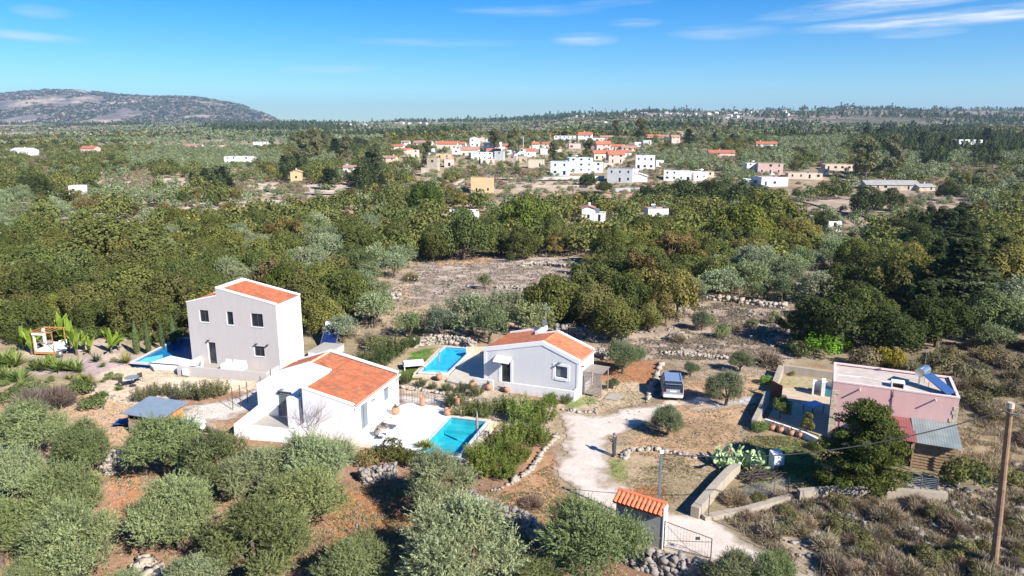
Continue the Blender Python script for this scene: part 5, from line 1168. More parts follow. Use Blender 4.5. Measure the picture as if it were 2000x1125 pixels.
mb.build('mesh', M_steel, gg)
mb = MB(); p = a.lerp(c_, .72); mb.box(p + Vector((0, 0, 1.0)), (.25, .03, .17)); mb.build('lock_plate', M_frame, gg)
# utility pole and cables
b0 = Vector((24.9, 32.2, -.2)); tpx = at(1969, 798, 8.2)
up = thing('utility_pole', 'leaning brown timber utility pole with black cables at its top', 'utility pole', b0); tp_ = None
best = min((abs(project(*(b0 + Vector((dx, 0, 7.9))))[0] - 1968) , dx) for dx in np.arange(-1, 3, .05)); dx = best[1]
hh_ = min((abs(project(b0.x + dx * h / 7.9, b0.y, h)[1] - 797), h) for h in np.arange(5, 12, .05))[1]
tv = Vector((dx * hh_ / 7.9, 0, hh_ + .2)); mb = MB(); mb.tube([Vector((0, 0, -.5)), tv * .35, tv * .7, tv], [.19, .17, .15, .13], 12); mb.build('pole', mat("creosoted_timber", (.25, .15, .085), .85, .35, 3, bump=.4, bscale=8), up)
mb = MB(); mb.cyl(tv, tv + Vector((0, 0, .28)), .17, .15, n=10); mb.build('cap', mat("pale_cap", (.5, .42, .34), .8, .2, 5), up)
mb = MB(); q = tv - Vector((0, 0, .2)); mb.tube([q + Vector((-.35, 0, .1)), q + Vector((-.1, -.15, .0)), q + Vector((.2, -.15, -.05)), q + Vector((.5, 0, .05))], .045, 6); mb.tube([q + Vector((-.35, 0, .1)), q + Vector((.0, -.2, -.12)), q + Vector((.5, .05, .02))], .03, 6); mb.build('cable_bracket', M_iron, up)
def cable(label, p0, p1, sag, r=.018):
    o = thing('overhead_cable', label, 'cable', (0, 0, 0)); mb = MB(); n = 24; mb.tube([p0.lerp(p1, i / n) - Vector((0, 0, sag * 4 * (i / n) * (1 - i / n))) for i in range(n + 1)], r, 5); mb.build('wire', M_iron, o)
T_ = b0 + tv + Vector((-.3, 0, -.15)); sp_top = Vector((sp.location.x, sp.location.y, 4.7))
cable('black cable sagging from the timber pole across to the tiled gate post', T_, sp_top, 1.0, .03)
cable('black cable leaving the timber pole to the right', b0 + tv + Vector((.4, 0, -.2)), b0 + tv + Vector((9, -7, .6)), .5, .025)
# far side fence by the scrub slope
fn = thing('wire_fence', 'sagging wire fence with thin posts between drive and scrub', 'fence', at(1370, 1010, 0)); P_ = [at(x, y, 0) - fn.location for x, y in ((1383, 1012), (1455, 1040), (1520, 1082), (1600, 1130))]
for p in P_: mb = MB(); mb.cyl(p - Vector((0, 0, .1)), p + Vector((0, 0, 1.5)), .025, n=6); mb.build('post', M_iron, fn)
mb = MB()
for a, c_ in zip(P_, P_[1:]):
    for h in (.3, .8, 1.35): mb.cyl(a + Vector((0, 0, h)), c_ + Vector((0, 0, h)), .008, n=4)
mb.build('wires', M_iron, fn)
# ================= dry stone walls and edgings =================
def rock_verts(rs, s_):
    """one angular stone: a squashed, jittered 14-point lump"""
    base = np.array([(-1, -1, -1), (1, -1, -1), (1, 1, -1), (-1, 1, -1), (-1, -1, 1), (1, -1, 1), (1, 1, 1), (-1, 1, 1)], float) * .5
    base += rs.uniform(-.27, .27, base.shape); base[4:, :2] *= rs.uniform(.6, .95)
    a = rs.uniform(0, 6.28); c_, d_ = math.cos(a), math.sin(a); base *= np.array(s_)
    base = base @ np.array([[c_, -d_, 0], [d_, c_, 0], [0, 0, 1]]).T
    b_ = rs.uniform(-.4, .4); ca_, sa_ = math.cos(b_), math.sin(b_); base = base @ np.array([[1, 0, 0], [0, ca_, -sa_], [0, sa_, ca_]]).T
    return base
RF = np.array([(3, 2, 1, 0), (4, 5, 6, 7), (0, 1, 5, 4), (1, 2, 6, 5), (2, 3, 7, 6), (3, 0, 4, 7)])
def rocks_mesh(name, P_, Sz, m, seed=1, parent=None, kind=None):
    rs = np.random.RandomState(seed); V = np.concatenate([rock_verts(rs, s_) + np.array(p) for p, s_ in zip(P_, Sz)]); n = len(P_)
    Fq = (RF[None] + (np.arange(n) * 8)[:, None, None]).reshape(-1, 4)
    return np_object(name, V, Fq, None, None, m, kind, parent)
def stone_wall(label, px_pts, h=.9, wd=.7, size=.28, m=None, dens=1.0, seed=1, cat='stone wall', nm='drystone_wall', real=None):
    size *= .78 if h > .3 else .9; dens *= 1.5 if h > .3 else 1.2
    pts = real or [Vector((*at(x, y, 0)[:2], 0)) for x, y in px_pts]; rs = np.random.RandomState(seed); P_ = []; Sz = []
    o = thing(nm, label, cat, (pts[0].x, pts[0].y, tz(pts[0].x, pts[0].y)))
    for a, b_ in zip(pts, pts[1:]):
        L = (b_ - a).length; n_ = (b_ - a).normalized(); n_ = Vector((-n_.y, n_.x, 0))
        layers = max(1, int(h / (size * .72)))
        for k in range(layers):
            zz = size * .3 + k * h / layers; ww = wd * (1 - .35 * k / layers)
            cnt = int(L / size * dens * max(1, ww / size * .9)) + 1
            for _ in range(cnt):
                if rs.rand() < .12 * k: continue
                p = a.lerp(b_, rs.rand()) + n_ * rs.uniform(-ww / 2, ww / 2) + Vector((0, 0, zz + rs.uniform(-.08, .08))); g_ = tz(p.x, p.y) - o.location.z - .1
                P_.append((p.x - o.location.x, p.y - o.location.y, p.z + g_)); s_ = size * rs.uniform(.6, 1.55); Sz.append((s_ * rs.uniform(.9, 1.5), s_, s_ * rs.uniform(.6, .95)))
    rocks_mesh('stones', P_, Sz, m or M_rock, seed, o); return o
stone_wall('dry stone wall of jumbled grey rocks behind the olive trees and the shrub bed', [(705, 938), (740, 930), (772, 926)], .8, 1.1, .24, seed=2, dens=1.2)
stone_wall('long tumbled grey rock wall running down from the red track edge to the olives', [(905, 985), (950, 1000), (1010, 1022), (1050, 1050)], .9, 1.0, .30, seed=3, dens=1.2)
stone_wall('rough grey rock wall at the foot of the tiled gate wall', [(1215, 1078), (1255, 1102), (1320, 1118), (1400, 1140)], 1.0, .9, .30, seed=4, dens=1.3)
stone_wall('heap of pale rocks between two olive crowns near the shed', [(215, 890), (232, 905), (205, 925)], .7, 1.2, .34, M_rockw, seed=5)
stone_wall('pale boulders on red soil at the bottom of the olive grove', [(262, 1100), (285, 1118), (300, 1140)], .5, 1.4, .42, M_rockw, seed=6)
stone_wall('dry stone wall of tan rubble behind the lawn', [(806, 676), (850, 668), (905, 672), (925, 680)], .9, .7, .26, M_rockw, seed=7, dens=1.4)
stone_wall('grey rubble wall in tree shade behind the bungalow aerial', [(1085, 648), (1150, 657), (1225, 663)], 1.0, .9, .30, seed=8, dens=1.3)
stone_wall('bleached rubble bank at the right corner of the bungalow', [(1162, 690), (1190, 700)], .7, 1.2, .3, M_rockw, seed=9)
stone_wall('broken pale field wall crossing the dry scrub meadow', [(1375, 578), (1410, 582), (1460, 590), (1500, 596), (1535, 600)], .7, 1.0, .5, M_rockw, seed=10)
stone_wall('faint low field wall beyond the parked car', [(1290, 690), (1340, 692), (1420, 700)], .35, .5, .26, M_rockw, seed=11)
stone_wall('curved low line of pale stones in the fallow meadow', [(970, 553), (1000, 553), (1035, 560)], .4, .4, .3, M_rockw, seed=12)
stone_wall('pale heap of stones at the near left corner of the fallow meadow', [(762, 578), (778, 576)], .8, 1.6, .5, M_rockw, seed=13)
stone_wall('pale wall of stones along the back of the fallow meadow', [(1015, 500), (1060, 498), (1110, 505)], .7, .8, .45, M_rockw, seed=14)
stone_wall('white rocks at the edge of the trees left of the scrub meadow', [(1308, 664), (1335, 660)], .7, .9, .4, M_rockw, seed=15)
stone_wall('low kerb of rounded tan stones curving beside the hedge and drive', [(960, 958), (985, 950), (1020, 930), (1045, 905), (1060, 880), (1078, 862), (1088, 845)], .22, .16, .27, M_rockw, seed=16, cat='stone edging', nm='stone_edging', dens=1.0)
stone_wall('row of pale stones climbing beside the parked car', [(1262, 786), (1272, 762), (1283, 735), (1293, 708)], .3, .2, .36, M_rockw, seed=17, cat='stone edging', nm='stone_edging')
stone_wall('curved row of stones above the dry round lawn near the standing man', [(1216, 893), (1232, 878), (1270, 876), (1320, 884), (1370, 892), (1405, 900)], .22, .3, .27, M_rockw, seed=18, cat='stone edging', nm='stone_edging', dens=1.3)
stone_wall('row of tan stones under the oleanders along the lane', [(778, 756), (830, 762), (890, 772)], .2, .3, .24, M_rockw, seed=19, cat='stone edging', nm='stone_edging')
stone_wall('short row of tan stones at the top of the gravel drive', [(1098, 798), (1130, 803), (1165, 804)], .2, .3, .24, M_rockw, seed=20, cat='stone edging', nm='stone_edging')
# loose stones
rs = np.random.RandomState(31); P_ = []; Sz = []
def scatter_rocks(n, poly, lo, hi):
    q = np.array(W2(poly)); a0 = q.min(0); a1 = q.max(0); k = 0
    while k < n:
        x, y = rs.uniform(a0[0], a1[0]), rs.uniform(a0[1], a1[1])
        if poly_dist(np.array([x]), np.array([y]), q)[0] > 0: s_ = rs.uniform(lo, hi) * rs.uniform(.5, 1.2); P_.append((x, y, -.10 + s_ * .18)); Sz.append((s_ * rs.uniform(.8, 1.5), s_, s_ * .6)); k += 1
scatter_rocks(1000, [(0, 880), (1060, 900), (1100, 1125), (-100, 1200)], .04, .12); scatter_rocks(320, [(190, 900), (285, 900), (290, 1010), (230, 1040)], .05, .13)
scatter_rocks(260, [(660, 960), (790, 960), (800, 1125), (680, 1100)], .04, .12); scatter_rocks(420, [(0, 760), (250, 770), (330, 830), (0, 860)], .06, .2)
scatter_rocks(900, [(1480, 1000), (1950, 960), (2100, 1125), (1650, 1180)], .06, .26); scatter_rocks(110, [(1780, 940), (2000, 900), (2050, 1125), (1780, 1125)], .2, .55)
scatter_rocks(500, [(1100, 700), (1500, 690), (1480, 900), (1150, 830)], .05, .15); scatter_rocks(260, [(1340, 590), (1600, 600), (1500, 690), (1200, 680)], .12, .4)
scatter_rocks(300, [(780, 745), (1060, 790), (1080, 850), (900, 800)], .05, .18); scatter_rocks(160, [(780, 520), (1150, 505), (1150, 560), (780, 585)], .12, .4)
rocks_mesh('loose_stones', P_, Sz, M_rock, 5, None, 'stuff')

# ================= car =================
def car(label, loc, rz, paint):
    o = thing('parked_car', label, 'car', loc, rz)
    def loft(secs, close=True):      # secs: list of (y, [(x,z)...]) mirrored shell
        mb = MB(); n = len(secs[0][1]); V = []
        for y, pr in secs: V += [(x, y, z) for x, z in pr]
        fs = [(i * n + k, i * n + (k + 1) % n, (i + 1) * n + (k + 1) % n, (i + 1) * n + k) for i in range(len(secs) - 1) for k in range(n)]
        fs += [tuple(range(n - 1, -1, -1)), tuple(range((len(secs) - 1) * n, len(secs) * n))]; mb.add(V, fs); return mb
    def sec(w_, z0, z1, w2_=None): w2_ = w2_ or w_; return [(-w_, z0), (w_, z0), (w_ * 1.0, (z0 + z1) / 2), (w2_, z1), (-w2_, z1), (-w_ * 1.0, (z0 + z1) / 2)]
    mb = loft([(-2.12, sec(.80, .42, .95)), (-2.05, sec(.88, .32, 1.0)), (-1.2, sec(.90, .27, 1.05)), (0.2, sec(.90, .27, 1.04)), (1.2, sec(.90, .27, 1.02)), (1.95, sec(.86, .30, .93)), (2.1, sec(.78, .40, .85))]); body = mb.build('body', paint, o, bevel=.05)
    mb = loft([(-2.0, sec(.80, 1.0, 1.02)), (-1.82, [(-.84, 1.0), (.84, 1.0), (.80, 1.3), (.70, 1.60), (-.70, 1.60), (-.80, 1.3)]), (-.2, [(-.85, 1.0), (.85, 1.0), (.80, 1.35), (.70, 1.66), (-.70, 1.66), (-.80, 1.35)]), (.35, [(-.85, 1.0), (.85, 1.0), (.80, 1.33), (.68, 1.60), (-.68, 1.60), (-.80, 1.33)]), (1.05, [(-.82, .98), (.82, .98), (.81, .985), (.80, .99), (-.80, .99), (-.81, .985)])]); mb.build('cabin', M_glass, o)
    mb = MB(); mb.box((0, -.75, 1.655), (1.36, 2.1, .05)); mb.box((-.66, -.75, 1.72), (.05, 1.9, .04)); mb.box((.66, -.75, 1.72), (.05, 1.9, .04))
    for s_ in (-1, 1):
        for y in (-1.72, -.85, .1): mb.cyl((s_ * .86, y, 1.0), (s_ * .71, y + .05, 1.64), .05, n=6)
        mb.cyl((s_ * .84, .95, .98), (s_ * .70, .3, 1.62), .05, n=6)
    mb.build('roof', mat("sky_tinted_roof", (.26, .34, .46), .25, .04, 2, metal=.3), o)  # blue of the reflected sky is put into the roof colour
    mb = MB(); mb.box((0, -2.10, .45), (1.6, .16, .26)); mb.build('rear_bumper', M_lgrey, o, bevel=.03)
    mb = MB(); mb.box((0, -2.125, .86), (.52, .03, .12)); mb.build('number_plate', M_white, o)
    for s_ in (-1, 1):
        mb = MB(); mb.box((s_ * .68, -2.09, .90), (.24, .08, .26)); mb.build('tail_light', mat("dark_red_lens", (.08, .01, .012), .2, .1, 3), o, bevel=.02)
        mb = MB(); mb.box((s_ * 1.0, .75, 1.06), (.2, .12, .16)); mb.build('mirror', M_frame, o, bevel=.02)
        mb = MB(); mb.box((s_ * .68, 2.06, .72), (.26, .08, .16)); mb.build('headlight', M_white, o)
        for y in (-1.3, 1.3):
            mb = MB(); mb.cyl((s_ * .70, y, .34), (s_ * .93, y, .34), .35, n=20); wh = mb.build('wheel', M_black, o); mb = MB(); mb.cyl((s_ * .90, y, .34), (s_ * .945, y, .34), .21, n=14); mb.build('rim', M_steel, wh)
    mb = MB(); mb.box((0, -2.02, 1.46), (1.3, .05, .04)); mb.build('spoiler', paint, o)
    return o
cp = at(1316, 782, 0); car('silver compact off-roader with roof bluish from reflected sky parked on the gravel', (cp.x + .25, cp.y + 2.1, -.07), -.16, mat("silver_paint", (.34, .36, .39), .3, .03, 2, metal=.35, spec=.6))

# ================= the standing man =================
def person(label, loc, rz):
    o = thing('person', label, 'person', loc, rz)
    # body frame: x right, y forward, z up, 1.76 m tall; facing +y
    def skin(name, verts, edges, radii, m, parent, sub=2):
        me = bpy.data.meshes.new(name); me.from_pydata(verts, edges, []); ob = bpy.data.objects.new(name, me); COL.objects.link(ob); ob.parent = parent; me.materials.append(m)
        md = ob.modifiers.new('skin', 'SKIN'); me.skin_vertices or None
        sv = me.skin_vertices[0].data if me.skin_vertices else None
        if sv is None:
            bpy.context.view_layer.objects.active = ob
        for i, r in enumerate(radii):
            sv[i].radius = r if isinstance(r, tuple) else (r, r); sv[i].use_root = (i == 0)
        ss = ob.modifiers.new('sub', 'SUBSURF'); ss.levels = sub; ss.render_levels = sub; return ob
    return o, skin
PO, _sk = person('man in dark clothes standing on the gravel drive holding a small controller', (at(1199, 889, 0).x, at(1199, 889, 0).y, -.07), R(58))
def body_mesh(name, chains, m, parent):
    """continuous tapering figure: each chain is [(x,y,z,rx,ry)...] rings, joined into one remeshed surface"""
    mb = MB()
    for ch in chains:
        n = 12; V = []
        pts = [Vector(c_[:3]) for c_ in ch]
        for i, c_ in enumerate(ch):
            tdir = (pts[min(i + 1, len(pts) - 1)] - pts[max(i - 1, 0)]).normalized(); q = tdir.to_track_quat('Z', 'Y') if abs(tdir.z) < .9 else None
            for k in range(n):
                a = 2 * math.pi * k / n; v = Vector((math.cos(a) * c_[3], math.sin(a) * c_[4], 0)); V.append(pts[i] + (q @ v if q else v))
        fs = [(i * n + k, i * n + (k + 1) % n, (i + 1) * n + (k + 1) % n, (i + 1) * n + k) for i in range(len(ch) - 1) for k in range(n)]
        fs += [tuple(range(n - 1, -1, -1)), tuple(range((len(ch) - 1) * n, len(ch) * n))]
        if pts[-1].z < pts[0].z and all(abs((pts[i + 1] - pts[i]).normalized().z) > .9 for i in range(len(pts) - 1)): fs = [tuple(reversed(f_)) for f_ in fs]
        mb.add(V, fs)
    ob = mb.build(name, m, parent); md = ob.modifiers.new('remesh', 'REMESH'); md.mode = 'VOXEL'; md.voxel_size = .012; sm = ob.modifiers.new('smooth', 'SMOOTH'); sm.factor = .6; sm.iterations = 4
    return ob
M_skin = mat("skin", (.45, .26, .18), .6, .08, 10); M_shirt = mat("charcoal_shirt", (.035, .038, .042), .9, .2, 12); M_trou = mat("dark_trousers", (.04, .045, .055), .9, .2, 10)
arms = []
for s_ in (-1, 1):
    arms.append([(s_ * .17, .0, 1.42, .062, .062), (s_ * .22, .0, 1.36, .058, .058), (s_ * .24, -.01, 1.18, .046, .046), (s_ * .235, .03, 1.10, .042, .042), (s_ * .16, .17, 1.12, .036, .036), (s_ * .085, .29, 1.16, .027, .027)])
    arms.append([(s_ * .085, .29, 1.16, .030, .020), (s_ * .065, .34, 1.17, .038, .018), (s_ * .055, .37, 1.175, .034, .016)])
    for f_ in range(4): arms.append([(s_ * (.075 - .012 * 0), .36, 1.155 + f_ * .013, .009, .009), (s_ * .070, .405, 1.152 + f_ * .014, .008, .008), (s_ * .045, .43, 1.152 + f_ * .014, .007, .007), (s_ * (.028 + .004 * f_), .425, 1.152 + f_ * .014, .007, .007)])
    arms.append([(s_ * .06, .325, 1.18, .011, .011), (s_ * .045, .355, 1.205, .010, .010), (s_ * .040, .385, 1.215, .008, .008)])
head = [[(0, .0, 1.40, .07, .075), (0, .01, 1.50, .055, .06), (0, .02, 1.55, .052, .058), (0, .03, 1.58, .06, .075), (0, .03, 1.64, .073, .092), (0, .02, 1.69, .077, .098), (0, .01, 1.735, .066, .085), (0, .0, 1.765, .035, .045)],
        [(0, .115, 1.655, .014, .012), (0, .138, 1.632, .017, .014), (0, .118, 1.622, .016, .010)], [(-.075, .01, 1.63, .010, .018), (-.088, .005, 1.66, .010, .018)], [(.075, .01, 1.63, .010, .018), (.088, .005, 1.66, .010, .018)]]
legs = [[(s_ * .09, 0, .92, .085, .09), (s_ * .10, .0, .75, .082, .088), (s_ * .105, .01, .50, .062, .066), (s_ * .105, -.01, .38, .058, .064), (s_ * .108, -.015, .22, .048, .052), (s_ * .11, -.02, .06, .044, .050)] for s_ in (-1, 1)]
torso = [[(0, 0, .86, .15, .105), (0, 0, .96, .160, .115), (0, .015, 1.08, .155, .120), (0, .005, 1.22, .170, .115), (0, -.01, 1.36, .185, .105), (0, -.01, 1.43, .13, .085), (0, 0, 1.48, .06, .06)]]
body_mesh('body', torso + legs + arms + head, M_skin, PO)
def grow(ch, g): return [[(x, y, z, rx + g, ry + g) for x, y, z, rx, ry in c_] for c_ in ch]
body_mesh('shirt', grow([torso[0][:-1] + [(0, .0, 1.465, .075, .07)]], .022) + grow([a[:3] for a in arms if len(a) == 6], .022), M_shirt, PO)
body_mesh('trousers', grow(legs, .024) + grow([torso[0][:2]], .026), M_trou, PO)
body_mesh('hair', [[(0, -.035, 1.60, .07, .06), (0, -.03, 1.66, .080, .085), (0, -.015, 1.72, .080, .094), (0, -.01, 1.76, .055, .065), (0, -.01, 1.782, .03, .035)]], mat("grey_hair", (.22, .19, .17), .9, .2, 20), PO)
for s_ in (-1, 1): body_mesh('shoe', [[(s_ * .11, -.08, .04, .045, .04), (s_ * .11, .0, .045, .05, .045), (s_ * .115, .10, .035, .05, .035), (s_ * .118, .17, .03, .038, .026)]], M_black, PO)
mb = MB()
for s_ in (-1, 1): mb.box((s_ * .034, .118, 1.662), (.022, .012, .010)); 
mb.box((0, .124, 1.598), (.045, .012, .008)); mb.build('eyes_and_mouth', M_black, PO)
pc = thing('remote_controller', 'small pale controller held in both hands by the man on the drive', 'controller', PO.location, R(58)); mb = MB(); mb.box((0, .40, 1.18), (.15, .09, .035)); mb.build('shell', M_lgrey, pc, bevel=.01)
for s_ in (-1, 1): mb = MB(); mb.cyl((s_ * .045, .40, 1.197), (s_ * .045, .40, 1.225), .006, n=6); mb.build('stick', M_black, pc)
mb = MB(); mb.box((0, .45, 1.22), (.14, .012, .075), Matrix.Rotation(R(-35), 3, 'X')); mb.build('screen', M_frame, pc)

# ================= planting near the houses =================
OL = PAL['olive']
# olive trees of the foreground grove: (crown x, crown y, width, label)
FG = [(70, 835, 165, 'olive tree at the upper end of the grove beside the dry round bush'), (165, 868, 140, 'small olive tree left of the pale rock heap'), (20, 925, 160, 'olive tree half cut by the picture edge below the topmost grove tree'),
 (125, 965, 190, 'broad olive tree left of the red soil gap'), (150, 1060, 235, 'large pale olive tree below the red soil gap'), (-10, 1040, 180, 'olive tree at the lower picture corner beside the large pale olive'),
 (345, 1000, 200, 'round olive tree standing alone between the two red soil gaps'), (322, 872, 175, 'dark olive tree just in front of the wooden shed'), (430, 905, 175, 'olive tree in front of the white tank heater stand'),
 (510, 925, 150, 'olive tree below the porch wall of the white house'), (615, 905, 200, 'olive tree below the leafless tree at the white house'), (590, 985, 190, 'olive tree between the porch trees and the red gap'),
 (495, 1065, 235, 'wide olive tree in the lower middle of the grove'), (690, 1105, 170, 'olive tree at the bottom edge beside the shaded red soil'), (385, 1125, 150, 'low olive tree at the bottom edge below the round one'), (250, 1150, 120, 'olive tree cropped at the bottom by pale boulders'),
 (862, 945, 190, 'olive tree with split crown below the turquoise pool'), (905, 1075, 285, 'largest olive tree at the bottom centre of the picture'), (1150, 1050, 240, 'olive tree overlapping the tiled gate wall'), (1050, 1130, 130, 'olive tree between the largest one and the gate wall one'),
 (1425, 1110, 120, 'small olive tree at the bottom under the wire gate'), (1505, 1118, 130, 'second small olive tree at the bottom right of the wire gate'), (60, 1140, 170, 'olive tree cropped at the lower left bottom edge'), (790, 1150, 120, 'olive tree cropped at the bottom beside the largest one')]
for i, (x, y, wpx, lb) in enumerate(FG): plant_px('olive_near', x, y, wpx * .91, 'olive', lb, hfrac=.88, zs=.98, var=i, group='olive trees of the foreground grove')
for x, y, wpx, lb in ((1218, 690, 78, 'olive tree on red soil behind the wooden screen'), (1420, 752, 80, 'two-lobed olive tree right of the parked car'), (1306, 815, 66, 'young dense olive tree just below the parked car'), (1447, 703, 46, 'small sparse olive tree behind the two-lobed one'), (1350, 716, 36, 'thin olive sapling behind the parked car'), (1197, 745, 26, 'tiny olive sapling near the wooden screen'), (1372, 622, 44, 'grey-green olive bush in the scrub meadow')):
    plant_px('olive_near', x, y, wpx, 'olive', lb, hfrac=.98, zs=1.05, colr_=(.17, .20, .10))
# big dark conifer in front of the pink house
def big_conifer(label, px, py, wpx, hm):
    p = at(px, py, 0); o = thing('conifer_tree', label, 'conifer tree', (p.x, p.y, -.1)); Vs = []; vs = []; rad = wpx * project(p.x, p.y, 2)[2] / FPX / 2
    for k in range(150):
        h = NR.uniform(.05, 1.0); r = rad * (1.0 - .55 * max(0, h - .25) / .75) * math.sqrt(max(.05, 1 - max(0, h - .8) * 3.2)) * (.75 + .3 * math.sin(3 * h + k)); a = NR.uniform(0, 6.28); q = NR.uniform(.55, 1.0) * r; c0 = np.array((math.cos(a) * q, math.sin(a) * q, h * hm)); m = 260
        d = unit(NR.normal(size=(m, 3))); c_ = c0 + d * np.array((.62, .62, .30)) * NR.uniform(.5, 1, (m, 1)); Vs.append(leaf_faces(c_, d + np.array((0, 0, .4)) + NR.normal(size=(m, 3)) * .5, .085, 1.8)); vs.append(np.clip(NR.uniform(.25, .8) + NR.normal(size=m) * .18, 0, 1))
    cr = np_object('crown', np.concatenate(Vs), quads(sum(map(len, vs))), None, np.concatenate(vs), M_leaf, parent=o); cr.color = (.085, .105, .028, 1)
    mb = MB(); mb.tube([(0, 0, -.2), (.1, 0, hm * .5), (0, 0, hm * .9)], [.28, .2, .05], 9)
    for k in range(9): a = k * .7; mb.tube([(0, 0, hm * (.15 + k * .08)), (math.cos(a) * rad * .7, math.sin(a) * rad * .7, hm * (.2 + k * .08))], [.08, .02], 5)
    mb.build('trunk', M_bark, o); return o
big_conifer('massive dark conifer hiding the front corner of the pink house', 1682, 952, 184, 5.7)
plant_px('bush', 1885, 915, 92, 'green', 'green bush right of the lean-to shed', hfrac=.8, zs=1.25, colr_=(.13, .16, .05))
plant_px('bush', 1975, 925, 60, 'green', 'green bush behind the timber utility pole', zs=1.1, colr_=(.15, .16, .055))
for x, y, wpx, k, pal, lb in ((1525, 795, 52, 'loose', 'green', 'small fig-like tree in the yard behind the white yard wall'), (1577, 825, 40, 'loose', 'yellow', 'small leafy tree in the yard between white wall and conifer'), (1497, 735, 30, 'bush', 'bright', 'bright green shrub beside the rust-brown gate'), (1485, 826, 34, 'bush', 'green', 'dark green shrub at the entrance wall end'), (1548, 726, 14, 'bush', 'green', 'tiny shrub inside the walled garden'), (1600, 862, 36, 'bush', 'yellow', 'shrub at the foot of the conifer beside the white yard wall')):
    plant_px(k, x, y, wpx, pal, lb, hfrac=.9)
plant_px('bush', 1605, 665, 80, 'bright', 'dense bright green bush behind the walled yard', zs=1.0, colr_=(.11, .24, .025)); plant_px('bush', 1645, 662, 56, 'bright', 'smaller bright green bush beside the dense one', colr_=(.12, .22, .03)); plant_px('bush', 1740, 690, 62, 'yellow', 'ochre-leaved bush behind the pink house roof', zs=1.2, colr_=(.24, .19, .03)); plant_px('scrub', 1505, 678, 95, 'dry', 'large leafless grey bush behind the walled yard', zs=.95); plant_px('loose', 1535, 632, 38, 'green', 'narrow green sapling right one of two in the scrub meadow', colr_=(.09, .15, .03)); plant_px('loose', 1512, 622, 28, 'olive', 'narrow green sapling with grey leaves, left one of two in the scrub meadow')
# prickly pear
pp = at(1455, 905, 0); o = thing('prickly_pear', 'big prickly pear cactus with flat pale green pads beside the plot wall', 'cactus', (pp.x, pp.y, -.1)); V = []; v = []; NRp = np.random.RandomState(4); mb = MB(); MPad = mat("cactus_pad", (.32, .42, .20), .55, .28, 1.3)
def pad(c_, up_, n_, r):
    n = 12; up_ = Vector(up_).normalized(); n_ = Vector(n_); n_ = (n_ - up_ * n_.dot(up_)).normalized(); s_ = up_.cross(n_); ring = []
    for k in range(n): a = 2 * math.pi * k / n; ring.append(Vector(c_) + up_ * (math.sin(a) * r * 1.25 + r * 1.1) + s_ * (math.cos(a) * r * (.85 + .12 * math.sin(a))))
    ctr = Vector(c_) + up_ * r * 1.1; th = n_ * .035
    mb.add([p for p in ring] + [ctr + th * 1.6, ctr - th * 1.6], [(k, (k + 1) % n, n) for k in range(n)] + [((k + 1) % n, k, n + 1) for k in range(n)])
    return Vector(c_) + up_ * r * 2.3
for k in range(95):
    q = (NRp.uniform(-2.0, 1.6), NRp.uniform(-.8, .8), 0); p = Vector(q); dirn = Vector((NRp.uniform(-.5, .5), NRp.uniform(-.5, .5), 1)); hmx = 5 if q[0] < .3 else 3
    for j in range(NRp.randint(2, hmx + 1)):
        p = pad(p - dirn.normalized() * .05, dirn, (NRp.normal(), NRp.normal(), NRp.normal() * .3), NRp.uniform(.12, .20)); dirn = (dirn.normalized() + Vector(NRp.normal(size=3)) * .5); dirn.z = abs(dirn.z)
mb.build('pads', MPad, o)
# hedge of oleanders between terrace and drive: single bushes
hl_ = [(905, 795, 60), (945, 800, 55), (985, 790, 52), (1020, 800, 70), (1060, 805, 62), (1035, 835, 70), (1000, 850, 75), (1050, 850, 55), (965, 880, 70), (1010, 885, 62), (940, 905, 70), (985, 915, 55), (930, 880, 50), (1075, 780, 38)]
places = ('next to the stone pier', 'second from the stone pier', 'behind the turquoise pool flank', 'in front of the bungalow low wall', 'at the hedge corner near the bungalow', 'in the upper middle of the hedge', 'in the middle of the hedge', 'against the drive kerb at the hedge bend', 'beside the loose white slab', 'against the drive kerb below the bend', 'at the lower left of the hedge', 'at the lower tip of the hedge', 'right beside the pool flank bottom', 'smallest, at the end of the bungalow wall')
for i, (x, y, wpx) in enumerate(hl_): plant_px('oleander', x, y, wpx * 1.1, 'green', 'green oleander bush ' + places[i], group='oleander hedge along the drive', hfrac=.6, colr_=(.19, .235, .055) if i > 2 else (.16, .185, .065))
for i, (x, y, wpx, lb) in enumerate(((792, 740, 26, 'small oleander nearest the white house above the lane'), (822, 746, 24, 'pale small oleander second along the lane bed'), (846, 752, 20, 'small oleander third along the lane bed'), (873, 756, 26, 'small oleander fourth along the lane bed by the pool corner pot'), (902, 756, 28, 'dark oleander fifth along the lane bed'), (930, 762, 34, 'dark oleander by the pot at the bungalow wall'), (1107, 778, 26, 'round dark bush at the corner of the bungalow wall'), (1078, 772, 18, 'tiny oleander against the bungalow low wall'), (888, 780, 50, 'oleander clump above the pots on the terrace'))):
    plant_px('oleander', x, y, wpx * 1.1, 'green', lb, hfrac=.6, colr_=(.12, .14, .06))
for i, (x, y, wpx, lb) in enumerate(((300, 762, 40, 'sparse oleander nearest the round garden table'), (330, 760, 36, 'sparse oleander second from the round garden table'), (362, 762, 50, 'oleander behind the shed roof'), (395, 762, 52, 'oleander in front of the villa meter box'), (428, 758, 46, 'oleander in front of the villa door'), (272, 770, 40, 'low oleander left of the shed roof'))):
    plant_px('oleander', x, y, wpx * 1.05, 'green', lb, hfrac=.6, colr_=(.17, .17, .09))
